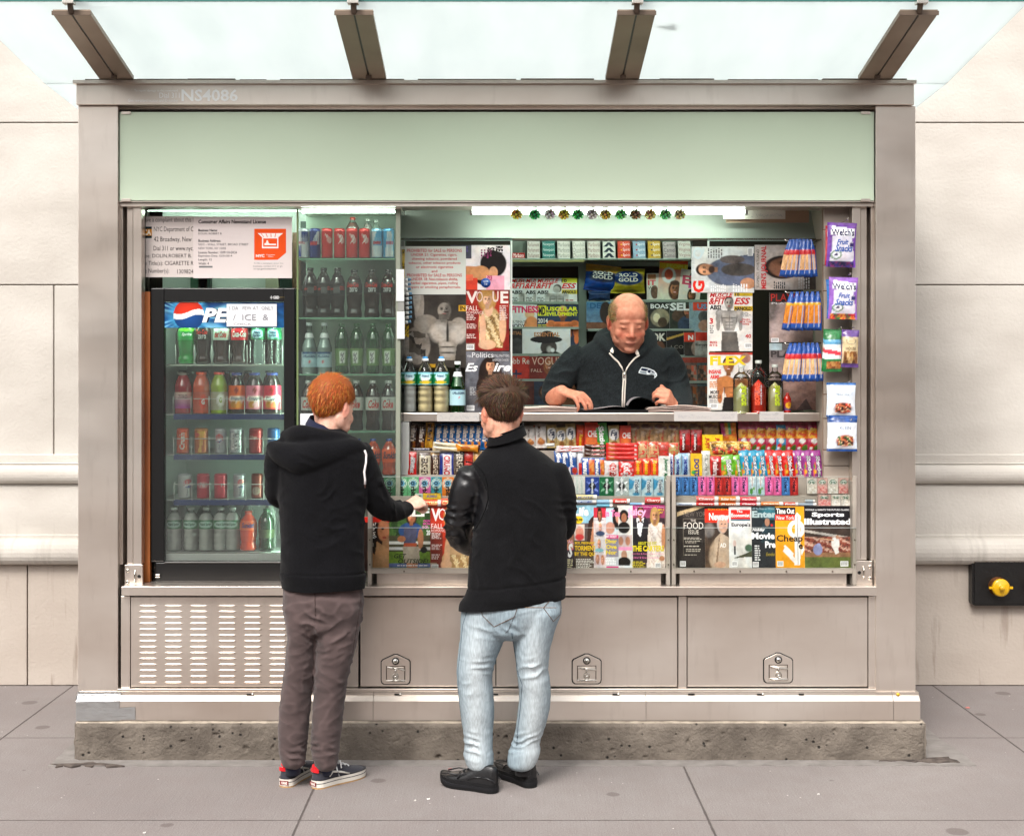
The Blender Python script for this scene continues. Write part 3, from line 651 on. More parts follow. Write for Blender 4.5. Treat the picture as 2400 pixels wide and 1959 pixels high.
def door(a,b_,lx_,ly_,tilt=0):
    mb=MB(); mb.box(dx(a,Yv),dx(b_,Yv),Yv,.12,dz(1425,Yv),dz(1240,Yv),'steel'); d=mk('cabinet_door',mb,NS,bevel=.002)
    # paddle latch: house-shaped cup with lock, recess and T handle
    c=(dx(lx_,Yv),dz(ly_,Yv)); u=1/475
    def P(pts): return [(c[0]+x*u,c[1]+z*u) for x,z in pts]
    def house(k): 
        w,h=30*k,31*k
        return P([(-w*.8,-h),(w*.8,-h),(w*.95,-h*.9),(w,-h*.72),(w,h*.5),(w*.9,h*.63),(w*.12,h*.98),(-w*.12,h*.98),(-w*.9,h*.63),(-w,h*.5),(-w,-h*.72),(-w*.95,-h*.9)])
    mb=MB(); mb.prism(house(1.04),Yv-.003,Yv+.001,'black'); mb.prism(house(.97),Yv-.0075,Yv,'steel'); 
    rc=P([(-20,-24),(20,-24),(20,7),(-20,7)]); mb.prism(rc,Yv-.0085,Yv-.007,'dark_steel')
    rc=P([(-18,-22),(18,-22),(18,5),(-18,5)]); mb.prism(rc,Yv-.0095,Yv-.008,'steel')
    lt=mk('latch',mb,d,bevel=.0012)
    mb=MB(); z=c[1]
    q=P([(-17,3+tilt),(19,-1)]); mb.tube([(q[0][0],Yv-.016,q[0][1]),(q[1][0],Yv-.016,q[1][1])],.004,'chrome')
    q=P([(-20,-23),(20,-23)]); mb.tube([(q[0][0],Yv-.012,q[0][1]),(q[1][0],Yv-.012,q[1][1])],.0045,'chrome')
    q=P([(0,2),(0,-8)]); mb.tube([(q[0][0],Yv-.014,q[0][1]),(q[1][0],Yv-.014,q[1][1])],.004,'chrome')
    q=P([(0,-14)])[0]; mb.tube([(q[0]+.012*math.sin(t),Yv-.014,q[1]+.013*math.cos(t)) for t in np.linspace(0,2*math.pi,13)],.0028,'chrome',cap=False)
    mb.tube([(q[0],Yv-.018,q[1]-.002),(q[0],Yv-.008,q[1]-.002)],.006,'chrome')
    mk('latch_handle',mb,lt)
    mb=MB(); q=P([(0,17)])[0]; mb.tube([(q[0],Yv-.0095,q[1]),(q[0],Yv-.006,q[1])],.0165,'black',n=20); mb.tube([(q[0],Yv-.014,q[1]),(q[0],Yv-.006,q[1])],.0115,'chrome',n=20)
    mb.box(q[0]-.0012,q[0]+.0012,Yv-.0146,Yv-.0138,q[1]-.006,q[1]+.004,'black'); mk('key_lock',mb,lt)
door(749,1029,822,1389,3); door(1031,1407,1218.5,1388); door(1428,1802,1616,1386)
mat('twig',.9,col='#3a3a2c')
# canopy: sloped frosted sheets over four tapered beams
gx=2.097; gxr=2.05
def zg(y): # glass underside height
    return 2.998+(.4-y)*.113 if y<.4 else 2.998-(y-.4)*.046
mb=MB()
cuts=[-gx,-.55*2,0,.55*2,gxr]
for y0,y1 in ((-.60,.395),(.40,1.42)):
    mb.add([(x,y,zg(y)+dz_) for dz_ in (0,.012) for x in (-gx,gxr) for y in (y0,y1)],[(0,1,3,2),(4,6,7,5),(0,4,5,1),(2,3,7,6),(0,2,6,4),(1,5,7,3)],'frosted_glass')
mk('canopy_glass',mb,NS)
mat('glass_edge',.2,col='#2f6660'); mb=MB(); mb.box(-gx,gxr,-.6055,-.6005,zg(-.6)-.001,zg(-.6)+.013,'glass_edge'); mk('canopy_glass_edge',mb,NS)
mat('beam_steel',.42,.75,noisecol=((3,3,3),3,'#7d6e60','#968777',.3,.7))
for i in range(4):
    xc=dx(245+523.3*i,.06); hw=.073
    mb=MB(); y0,y1=.045,-.595; zb0=HZ1+.006; zb1=3.063
    for s_ in ((-hw,-.004),(.004,hw)):
        vs=[(xc+s_[0],y0,zb0),(xc+s_[1],y0,zb0),(xc+s_[1],y1,zb1),(xc+s_[0],y1,zb1)]; vs+=[(x,y,z+.018) for x,y,z in vs]
        mb.add(vs,[(0,1,2,3),(7,6,5,4),(0,4,5,1),(1,5,6,2),(2,6,7,3),(3,7,4,0)],'beam_steel')
    mb.box(xc-.01,xc+.01,y1+.02,y0-.02,zb1-.03,zb1+.02,'dark_steel',M=None) if 0 else None
    for q in (.1,.35,.6,.85):
        yy=y0+(y1-y0)*q; mb.box(xc-.012,xc+.012,yy-.02,yy+.02,zb0+(zb1-zb0)*q+.019,zg(yy)-.002,'dark_steel')
    mb.add([(xc-.004,y0,zb0+.003),(xc+.004,y0,zb0+.003),(xc+.004,y1,zb1+.003),(xc-.004,y1,zb1+.003)],[(0,1,2,3)],'black')
    mb.box(xc-hw-.003,xc+hw+.003,y1-.006,y1+.001,zb1-.004,zb1+.012,'dark_steel')
    mb.tube([(xc,-.0,zb0-.006),(xc,0.0,zb0+.03)],.013,'dark_steel')
    bm_=mk('canopy_beam',mb,NS)
    mb=MB(); mb.tube([(xc,y1-.004,zb1+.004),(xc,y1-.02,zb1+.035)],.012,'dark_steel'); mb.box(xc-.022,xc+.022,y1-.05,y1-.014,zb1+.03,zb1+.17,'chrome'); mk('glass_bracket',mb,bm_,bevel=.002)

mb=MB()
for k in range(5): a=k*1.1; mb.tube([(dx(1360,-.3)+.02*k,-.33+.012*k,zg(-.3)+.016),(dx(1360,-.3)+.02*k+.07*math.cos(a*.4),-.33+.03*math.sin(a),zg(-.3)+.018)],.0035,'twig',n=5)
mk('twig',mb,label='small dry twig lying on top of the canopy glass beside the third beam',cat='twig')
# ---------------------------------------------------------------- inside of the newsstand
# soffit panel over the window and its lit fixture
mat('soffit',.55,noisecol=((2,2,3),3,'#8d8f88','#a3a59c',.3,.7))
mb=MB(); x0,x1=dx(836,.3),dx(1704,.3)
mb.add([(x0,.42,dz(458,.42)),(x1,.42,dz(458,.42)),(x1,.36,dz(496,.36)),(x0,.36,dz(496,.36)),(x0,.46,dz(430,.46)),(x1,.46,dz(430,.46))],[(3,2,1,0),(0,1,5,4)],'soffit')
mb.box(x0,x1,.355,.40,dz(499,.36),dz(495.5,.36),'dark_steel')
mk('soffit_panel',mb,NS)
LT=empty('strip_light',(dx(1265,.3),.3,dz(430,.3)),'lit fluorescent strip light behind the row of shiny bows','light')
mb=MB(); Y=.23; mb.box(dx(975,Y),dx(1500,Y),Y+.02,Y+.11,dz(432,Y),dz(429,Y)+.02,'matte_white'); mk('housing',mb,LT)
mb=MB(); mb.tube([(dx(980,Y),Y+.045,dz(438,Y)),(dx(1552,Y),Y+.045,dz(438,Y))],.010,'tube',n=14); mk('tube',mb,LT)
mb=MB(); mb.tube([(dx(980,Y),.60,dz(432,.5)),(dx(1552,Y),.60,dz(432,.5))],.013,'tube',n=12); mk('tube',mb,LT)  # unseen second tube, added behind the soffit to brighten the rear shelves
mb=MB()
for a in (978,1553): mb.tube([(dx(a-3,Y),Y+.045,dz(438,Y)),(dx(a+3,Y),Y+.045,dz(438,Y))],.0145,'matte_white',n=14)
mk('tube_socket',mb,LT)
# a second strip over the drinks cabinet and fridge, hidden behind the rail: green light comes down through the glass
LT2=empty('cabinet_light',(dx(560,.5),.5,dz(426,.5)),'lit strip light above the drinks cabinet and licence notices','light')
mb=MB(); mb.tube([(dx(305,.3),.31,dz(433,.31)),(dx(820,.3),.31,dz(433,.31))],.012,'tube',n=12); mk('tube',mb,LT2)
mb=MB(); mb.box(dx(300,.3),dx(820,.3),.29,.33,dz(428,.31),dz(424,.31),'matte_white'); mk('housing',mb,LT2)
# ornaments
OC=['#b58a2a','#0d8a3a','#b9c0bb','#b58a2a','#0d8a3a','#c6c6b8','#a8843a','#4fa35c','#6d5a3c','#b59a55','#4fb35c','#a89a6a']
ON=['gold','green','silver','gold','green','silver','gold','pale green','bronze','gold','pale green','gold']
mat('bead',.35,.1,vcol=True)
for i,(a,c) in enumerate(zip([170,312,430,540,650,760,865,985,1100,1215,1335,1447],OC)):
    Y=.185; p=Z7.p(a,142,Y); mb=MB()
    r0=.0225; mb.lathe([(r0*.93*math.sin(math.pi*q/8)+1e-5,-r0*.8*math.cos(math.pi*q/8)) for q in range(9)],'bead',tuple(x*.35 for x in lin(c)),n=12,o=tuple(p),cap=False)
    for k in range(26):
        t=k*2.39996; h=1-(k+.5)/26*2; q=math.sqrt(1-h*h); s=.0058
        c2=tuple(min(.9,x*random.uniform(1.2,3.6)) for x in lin(c))
        o=(p.x+r0*q*math.cos(t),p.y+r0*q*math.sin(t),p.z+r0*.85*h)
        mb.lathe([(s*math.sin(math.pi*j/4)+1e-5,-s*math.cos(math.pi*j/4)) for j in range(5)],'bead',c2,n=7,o=o,cap=False)
    mb.tube([(p.x,p.y,p.z+.01),(p.x,p.y,dz(429,Y))],.0012,'print','#888')
    j=ON[:i].count(ON[i]); tot=ON.count(ON[i]); st='' if tot==1 else ', %s of its colour from the left'%ORD[j]
    mk('beaded_ornament',mb,label='%s beaded ball under the strip light%s'%(ON[i],st),cat='ornament',group='beaded balls hung along the strip light')
# handwritten cardboard sign
def scribble(mb,fn,u0,v0,u1,v1,col,seed,n=1,m='print',w=.0012):
    rr=random.Random(seed)
    for k in range(n):
        vb=v1-(v1-v0)*(k+.5)/n; x=u0; hh=(v1-v0)/n*.3; ii=0
        while x<u1:
            L_=rr.uniform(.35,1.1)*hh; a=rr.uniform(-1,1)*hh; b_=rr.uniform(-1,1)*hh
            if rr.random()>.18: 
                p,q=(x,vb+a),(x+L_,vb+b_)
                dxx,dzz=q[0]-p[0],q[1]-p[1]; l=math.hypot(dxx,dzz) or 1; nx,nz=-dzz/l*w/2,dxx/l*w/2
                mb.add([fn(p[0]+nx,p[1]+nz),fn(q[0]+nx,q[1]+nz),fn(q[0]-nx,q[1]-nz),fn(p[0]-nx,p[1]-nz)],[(0,1,2,3)],m,col)
            x+=L_*.8
def card(zone,a,b,c,d,Y,name,label,cat,col='#e9e4dd',scr=None,scol='#9a9aa0',th=.0015,group=None,texts=(),mt='paper',extra=None):
    x0,z0,x1,z1=zone.rect(a,b,c,d,Y); mb=MB(); mb.box(x0,x1,Y,Y+th,z0,z1,mt,col); fn=lambda u,v:(u,Y-.0007,v)
    if scr: scribble(mb,fn,x0+(x1-x0)*.06,z0+(z1-z0)*.06,x1-(x1-x0)*.06,z1-(z1-z0)*.06,scol,scr[0],scr[1])
    if extra: extra(mb,fn)
    for t in texts:
        s,q0,q1,q2,q3,tc=t[:6]; kw=t[6] if len(t)>6 else {}
        r=zone.rect(q0,q1,q2,q3,Y); mb.text(s,fn,*r,tc,**kw)
    return mk(name,mb,label=label,cat=cat,group=group)
card(Z8,385,75,870,180,.33,'handwritten_sign','white handwritten card taped at the end of the strip light','sign','#d9cfc4',(3,2))
mb=MB(); x0,z0,x1,z1=Z8.rect(405,110,1055,208,.35); mb.box(x0,x1,.35,.352,z0,z1,'paper','#a58873'); mk('cardboard_strip',mb,label='brown cardboard strip behind the handwritten card under the fascia',cat='cardboard')

# magazine shelving on the rear wall
YR=1.16
RS=empty('rear_shelving',(0,YR,.3),'grey green metal shelving full of magazines behind the vendor','shelving')
mb=MB()
for a,b_ in ((100,132),(652,716),(1664,1720)): mb.box(Z7.x(a,YR),Z7.x(b_,YR),YR-.02,YR+.02,.31,Z7.z(500,YR),'shelf_metal','#7d8a80')
mb.box(Z7.x(100,YR),Z7.x(1720,YR),YR-.019,YR+.019,Z7.z(550,YR),Z7.z(515,YR),'shelf_metal','#7d8a80'); mb.box(Z7.x(716,YR),Z7.x(1664,YR),YR-.018,YR+.018,Z7.z(548,YR),Z7.z(520,YR),'shelf_metal','#6d776e')
mk('frame',mb,RS,bevel=.002)
for a,b_,ys_ in ((132,652,(838,1036,1245,1440,1640)),(716,1664,(822,1050,1255,1455,1655))):
    for y in ys_:
        mb=MB(); mb.box(Z7.x(a,YR)+.002,Z7.x(b_,YR)-.002,YR-.06-.028*max(0,ys_.index(y)),YR+.03,Z7.z(y,YR-.05)-.004,Z7.z(y,YR-.05),'shelf_metal','#8a978c'); mb.box(Z7.x(a,YR)+.002,Z7.x(b_,YR)-.002,YR-.064-.028*ys_.index(y),YR-.06-.028*ys_.index(y),Z7.z(y,YR-.06)-.004,Z7.z(y,YR-.06)+.008,'shelf_metal','#9aa79c'); mk('shelf',mb,RS)

# ---- magazine builder
def mag(zone,a,b,c,d,Y,label,ops,texts=(),name='magazine',lean=0,group=None,th=.004,rot=0,lines=(),barcode=None,tilt=0,cat='magazine',w_full=None,cell=.0025,mt='print'):
    """cover printed on a thin stapled block. zone rect in the photo's crop; texts in cover units (u,v up)"""
    x0,z0,x1,z1=zone.rect(a,b,c,d,Y)
    if w_full: x1=x0+w_full
    w,h=x1-x0,z1-z0; mb=MB()
    pw,ph=(h,w) if rot else (w,h)
    def base(u,v,o=0):       # local page coords -> local x,z centred on bottom middle
        if rot==1: X,Zz=(v-.5)*w,(1-u)*h
        elif rot==-1: X,Zz=(.5-v)*w,u*h
        else: X,Zz=(u-.5)*w,v*h
        return X,Zz
    bow=.0025
    def fn(u,v,o=0):
        X,Zz=base(u,v); return (X,-th-bow*math.sin(math.pi*min(max((X/w+.5),0),1))-o,Zz)
    nx,nz=max(6,int(pw/cell)),max(6,int(ph/cell))
    mb.grid(nx,nz,fn,lambda U,Vv:photo(U,Vv,ops,int(a)%97),mt)
    if rot==1: mb.f=[f[::-1] for f in mb.f] if False else mb.f
    mb.box(-w/2,w/2,-th,0,0,h,mt,'#d8d4cc')
    fo=lambda u,v:fn(u,v,.0007)
    for t in texts:
        s,u0,v0,u1,v1,tc=t[:6]; kw=dict(t[6]) if len(t)>6 else {}
        if kw.pop('keep',0):
            co,_,asp=textgeo(s,kw.get('bold',0),kw.get('shear',0)); asp*=ph/pw; tw=(v1-v0)*asp
            if tw<u1-u0: u1=u0+tw
        mb.text(s,fo,u0,v0,u1,v1,tc,mt,**kw)
    rr=random.Random(len(mb.v))
    for (u0,v0,u1,v1,n,tc) in lines:    # columns of fine print
        for k in range(n):
            vb=v1-(v1-v0)*(k+.5)/n; x=u0; e=u0+(u1-u0)*rr.uniform(.7,1)
            while x<e:
                L_=rr.uniform(.03,.1); q=min(x+L_,e); hh=(v1-v0)/n*.28
                mb.add([fo(x,vb-hh),fo(q,vb-hh),fo(q,vb+hh),fo(x,vb+hh)],[(0,1,2,3)],mt,tc); x=q+.018
    if barcode:
        u,v=barcode; mb.add([fo(u,v),fo(u+.17,v),fo(u+.17,v+.085),fo(u,v+.085)],[(0,1,2,3)],mt,'#eee')
        f2=lambda u,v:fn(u,v,.0011)
        for k in range(9): 
            q=u+.015+.016*k; mb.add([f2(q,v+.015),f2(q+rr.uniform(.004,.009),v+.015),f2(q+.008,v+.075),f2(q,v+.075)],[(0,1,2,3)],mt,'#111')
    o=mk(name,mb,local=True,label=label,cat=cat,group=group); o.location=((x0+x1)/2,Y,z0); o.rotation_euler=(-lean,tilt,0)
    return o
B={'bold':.03}; BB={'bold':.05}; I_={'shear':.3,'bold':.03}
G1='magazines on the rear shelving'
mf=[('bg','#c9c7c2'),('r',.62,.9,1,1,'#c8a820'),('r',.62,.66,1,.76,'#b89a20'),('e',.52,.78,.1,.09,'#3a332e'),('e',.5,.76,.085,.075,'#8d8a86')]+muscle_ops(.5,.72,.16,'#8f8c88')[0:]
mft=[('MUSCLE',.03,.9,.55,.99,'#b01818',I_),('10',.62,.91,.75,.98,'#111',B),('&FIT',.0,.78,.42,.895,'#b81818',I_),('ESS',.62,.78,.98,.895,'#b81818',I_),('ABS!',.02,.66,.3,.74,'#161616',BB),('ARNOLD',.63,.67,.98,.74,'#161616',BB)]
mfl=[(.03,.4,.22,.6,6,'#555'),(.72,.2,.97,.55,9,'#8a3030')]
def rear(a,b,c,d,label,ops,texts=(),**k): 
    global GAIN
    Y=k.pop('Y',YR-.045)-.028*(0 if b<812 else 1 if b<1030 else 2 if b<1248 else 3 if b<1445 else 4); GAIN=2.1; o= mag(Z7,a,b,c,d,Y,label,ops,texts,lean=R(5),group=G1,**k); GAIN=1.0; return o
for i,(a,Yo) in enumerate(((118,.02),(232,.01),(322,0))):
    rear(a,640,a+322,1010,'muscle magazine with red title, %s of three overlapping copies behind the vendor'%ORD[i],mf,mft,lines=mfl,Y=YR-.035-.006*i)
rear(40,845,330,1220,'white fitness magazine with pink title behind the vendor',[('bg','#b9b4ac'),('e',.8,.8,.13,.11,'#b98a68'),('e',.85,.55,.2,.2,'#a86a40')],[('FITNESS',.30,.82,1.05,.97,'#c02048',BB),('ULTIMATE',.3,.6,.72,.66,'#222'),('BODY',.3,.5,.68,.59,'#222',B)],Y=YR-.05)
rear(330,848,655,1230,'navy bodybuilding magazine with yellow title and orange muscular man',[('bg','#16243a'),('r',.02,.77,.22,.98,'#b8a820')]+head_ops(.62,.84,.24,'#b0683c','#c09060',0)+muscle_ops(.62,.72,.22,'#a85a2c'),[('MD',.04,.79,.2,.96,'#111',BB),('USCULAR',.23,.87,.98,.96,'#d8c21c',BB),('EVELOPMENT',.23,.77,.98,.85,'#d8c21c',BB),('2014',.02,.62,.26,.72,'#d8d0c0',B)],lines=[(.02,.3,.25,.6,8,'#a8a030')],Y=YR-.047)
rear(0,1036,214,1330,'dark magazine half hidden beside the white hat cover',[('bg','#14110f'),('e',.8,.55,.18,.14,'#5a5a5a'),('e',.8,.45,.3,.3,'#2a2a2a')],[('ESSENTIAL',.3,.84,.98,.93,'#7a5030',B)],Y=YR-.05)
rear(212,1036,592,1420,'white magazine showing a man in a wide black hat',[('bg','#b3b0ab'),('e',.55,.62,.17,.16,'#2b2522',.1),('e',.5,.78,.33,.075,'#0c0b0b',.05),('e',.52,.86,.14,.1,'#0c0b0b',.05),('e',.58,.3,.3,.26,'#151311',.06),('e',.56,.58,.05,.06,'#8a8580',.8),('e',.63,.56,.04,.04,'#cfc8c0',.6)],[('ESSENTIAL',.25,.84,.78,.93,'#8a5a34',B)],Y=YR-.055)
rear(20,1250,270,1560,'red magazine with a dark figure on its cover on the low rear shelf',[('bg','#8c2218'),('r',.55,.2,.62,.65,'#16203a'),('r',.45,.52,.75,.58,'#16203a')],[('Robb Re',.25,.8,1,.95,'#b8a8a0')],Y=YR-.05)
rear(270,1252,520,1560,'dark red fashion magazine on the low rear shelf behind the vendor',[('bg','#5a1c16')]+head_ops(.62,.78,.26,'#a06848','#6a3a20',1.4),[('VOGUE',.08,.78,1,.98,'#a08878'),('FALL',.05,.6,.4,.68,'#a08878')],Y=YR-.055)
for i,(a,c) in enumerate(((132,'#3a1a14'),(300,'#1c2430'),(470,'#402818'))): rear(a,1450,a+180,1640,['maroon','navy','brown'][i]+' magazine low on the rear shelf beside the vendor',[('bg',c)]+head_ops(.5,.6,.4,'#6a4830'),Y=YR-.05)
# right bay
rear(1188,602,1290,815,'narrow white magazine standing behind the round plate cover',[('bg','#a8a29a'),('r',.1,.78,.7,.95,'#8a5a3a'),('e',.6,.3,.3,.25,'#50382c')],[('IT',.1,.55,.7,.75,'#b03038',B),('Win',.1,.4,.7,.5,'#222')],Y=YR-.03)
rear(1268,500,1490,815,'orange and yellow food magazine leaning on the rear shelf',[('bg','#a89f90'),('gr','#b3aa9c','#a83a10'),('r',0,.78,1,.92,'#b89020'),('e',.35,.62,.25,.2,'#c9bda8'),('e',.35,.64,.15,.13,'#a04028')]+head_ops(.6,.3,.34,'#9a6040','#3a2014'),[('PEOPLE',.25,.8,1,.9,'#c8b040',B)],Y=YR-.035,tilt=.08)
rear(1432,575,1600,815,'pink and white gossip magazine tilted on the rear shelf',[('bg','#aca39a'),('r',.4,.4,.9,.7,'#b03a70')]+head_ops(.6,.75,.3,'#8a5a3a','#20120c')+head_ops(.6,.2,.3,'#8a5a3a','#20120c'),[('E',.1,.5,.5,.8,'#a03048',B)],Y=YR-.04,tilt=.12)
rear(1560,640,1668,815,'dark green magazine at the end of the rear shelf',[('bg','#232c20'),('e',.5,.7,.4,.3,'#6a3a20')],Y=YR-.03)
rear(716,825,905,1040,'blue food magazine half hidden behind the vendor',[('gr','#4a5f70','#28506e'),('r',0,0,1,.25,'#50301c'),('e',.8,.6,.25,.4,'#1c120c')],[('DE',.15,.75,.6,.95,'#123a5c',B)],Y=YR-.05)
rear(1150,832,1215,1045,'grey striped magazine edge behind the vendor',[('bg','#1c1f22'),('p',[(.4,0),(.6,0),(.3,1),(.1,1)],'#808080')],Y=YR-.04)
rear(1200,832,1385,1070,'dark magazine titled in white with small figures on the rear shelf',[('bg','#1a1a18'),('e',.5,.5,.4,.3,'#6a6250'),('e',.35,.5,.15,.15,'#a09880'),('e',.6,.35,.2,.16,'#3a2c20')],[('BOAST',.1,.8,1.05,.96,'#c9c3b8',B)],Y=YR-.05)
rear(1368,828,1545,1070,'dark magazine with huge white lettering on the rear shelf',[('bg','#1e241c'),('e',.4,.55,.3,.2,'#3a2a20'),('e',.75,.25,.4,.3,'#232c3c')]+head_ops(.78,.72,.32,'#8a5a40','#20140e',.4),[('SELF',.02,.72,1.15,.98,'#c9c9c0',BB)],Y=YR-.055)
rear(1522,830,1675,1060,'pale blue gossip magazine with red corner on the rear shelf',[('bg','#5f7078'),('r',.2,.72,1,1,'#a83420'),('e',.75,.5,.3,.2,'#3a3a3a'),('e',.8,.2,.35,.2,'#7a5a4a')],[('US',.4,.77,.9,.95,'#3a7090',BB)],Y=YR-.06)
rear(1195,1056,1345,1250,'dark magazine reading OK behind the vendor shoulder',[('bg','#131212'),('e',.6,.3,.3,.3,'#4a3024')],[('OK',.2,.6,.95,.92,'#a8a49c',BB)],Y=YR-.05)
rear(1345,1052,1560,1250,'black magazine with a gold ribbon on the rear shelf',[('bg','#0f0e0e'),('p',[(0,.72),(.85,.98),(.85,.9),(0,.62)],'#8a6c30')],[('J CO',.12,.25,.6,.42,'#6a645c')],Y=YR-.055)
rear(1480,1058,1640,1250,'magazine with a red title block on the rear shelf',[('bg','#241f1c'),('r',0,.58,.9,.95,'#a02a18'),('e',.6,.3,.25,.3,'#6a5a50')],[('N',.2,.65,.45,.85,'#c0b0a8',BB)],Y=YR-.06)
rear(1565,1055,1672,1250,'pale newsweekly with small red header on the rear shelf',[('bg','#6e6c68'),('r',.05,.62,1,.95,'#8c2418')],[('Europe',.05,.38,.95,.5,'#181818',B)],Y=YR-.065)
for i,(a,c,d_) in enumerate(((1385,'#3a2420','maroon cover'),(1480,'#4a3c38','grey brown cover'),(1578,'#2c3a3c','blue green cover'))):
    rear(a,1262,a+110,1465,'dim magazine with %s below the ribbon magazine'%d_,[('bg',c),('r',0,.8,1,1,'#6a2a20'),('n',.1,.1,.9,.7,['#5a3a2c','#6a5a50','#2c2420','#8a4030'],.24)],Y=YR-.05)
    rear(a,1470,a+110,1650,'dim magazine with %s on the lowest rear shelf'%d_,[('bg',c),('n',.0,.1,1,.9,['#3a2a20','#4a4238','#2c2420','#6a3a20'],.3)],Y=YR-.05)
# snack bags on the rear shelf
def pouch(w,h,dep,ops,texts=(),m='foil',crimp=.07,nx=22,nz=30,back=True,wrink=1.0,seed=1,lines=(),hang=False):
    mb=MB()
    def H(u,v):
        e=min(u,1-u)*2; f=min(v,1-v); b_=dep*(1-(1-min(1,e*1.15))**2.4)
        c=0 if f<crimp else min(1,(f-crimp)/.22); b_*=c**.6 if c>0 else 0
        b_+=wrink*.0022*noise.noise(Vector((u*w*55+seed,v*h*38,seed*1.7)))*(1 if c>0 else .3)
        if f<crimp: b_+=.0006*math.sin(v*h*4200)
        return b_+.0015
    def fn(u,v,o=0):
        pin=1-.06*math.sin(math.pi*min(max(v,0),1))
        return ((u-.5)*w*pin,-H(min(max(u,0),1),min(max(v,0),1))-o,v*h)
    mb.grid(nx,nz,fn,lambda U,Vv:photo(U,Vv,ops,int(seed*13)%89),m)
    mb.grid(6,8,lambda u,v:((.5-u)*w*(1-.06*math.sin(math.pi*v)),.0+.25*dep*math.sin(math.pi*u)*math.sin(math.pi*v),v*h),ops[0][1] if ops[0][0]=='bg' else '#bbb',m)
    fo=lambda u,v:fn(u,v,.0009)
    for t in texts:
        s,u0,v0,u1,v1,tc=t[:6]; kw=dict(t[6]) if len(t)>6 else {}; mb.text(s,fo,u0,v0,u1,v1,tc,m,**kw)
    return mb
def put(mb,name,x,Y,z,label,cat,group=None,rot=(0,0,0),parent=None,scale=None):
    o=mk(name,mb,local=True,label=label,cat=cat,group=group); o.location=(x,Y,z); o.rotation_euler=rot
    if scale: o.scale=scale
    return o
def zput(zone,a,b,c,d,Y,mkmb,name,label,cat,group=None,rot=(0,0,0)):
    x0,z0,x1,z1=zone.rect(a,b,c,d,Y); return put(mkmb(x1-x0,z1-z0),name,(x0+x1)/2,Y,z0,label,cat,group,rot)
rg=lambda w,h:pouch(w,h,.03,[('bg','#123c86'),('r',0,.72,1,1,'#a8802a'),('e',.5,.55,.42,.22,'#0c1e40')],[('ROLD',.2,.62,.8,.76,'#c9c9c0',B),('GOLD',.2,.46,.8,.6,'#c9c9c0',B)])
zput(Z7,690,540,968,745,YR-.06,rg,'pretzel_bag','blue pretzel bag with gold top slumped on the top rear shelf','snack bag','pretzel bags on the rear shelf',(0,.1,0))
rg2=lambda w,h:pouch(w,h,.03,[('bg','#9a8a1c'),('e',.5,.62,.46,.3,'#132c60'),('r',0,.0,1,.22,'#a89a20')],[('ROLD',.22,.66,.78,.82,'#c9c9c0',B),('GOLD',.2,.46,.8,.62,'#c9c9c0',B)])
zput(Z7,905,570,1175,760,YR-.065,rg2,'pretzel_bag','yellow pretzel bag with blue oval above the vendor head','snack bag','pretzel bags on the rear shelf')
zput(Z7,730,742,905,822,YR-.062,lambda w,h:pouch(w,h,.02,[('bg','#12305c')]),'snack_packet','plain dark blue packet under the slumped pretzel bag','snack bag')
# cigarette packs
YC=.98
mb=MB(); mb.box(Z7.x(125,YC),Z7.x(1560,YC),YC,YC+.1,Z7.z(496,YC),Z7.z(486,YC),'shelf_metal','#9aa79c')
mb.box(Z7.x(125,YC),Z7.x(700,YC),YC-.004,YC,Z7.z(515,YC),Z7.z(498,YC),'paper','#8f8c60')
for i in range(13): x=Z7.x(122+118.5*i,YC); mb.box(x-.0015,x+.0015,YC-.01,YC+.09,Z7.z(486,YC),Z7.z(335,YC),'acrylic')
mb.box(Z7.x(125,YC),Z7.x(1560,YC),YC+.1,YC+.105,Z7.z(496,YC),Z7.z(330,YC),'shelf_metal','#6f776c')
mk('cigarette_rack',mb,label='pale green rack of cigarette packs above the vendor',cat='rack')
cg=[('#cfc8c0','#b82828','red',1),('#d6cfc8','#8a5a50','white',4),('#2f7a74','#d8e0dc','teal',4),('#dcd6ce','#8a8078','plain white',4),('#dcd6ce','#a09890','cream',4),('#d8d0c8','#9a6a60','pinkish white',4),('#d8d4cc','#1c2436','black and white',4),('#d8482a','#e8b020','orange',4),('#8fa6bc','#b83030','pale blue',4),('#c9a030','#3a3a5a','yellow',4),('#b8aaa8','#6a5a68','grey',3),('#ddd8d0','#a87068','ivory',4)]
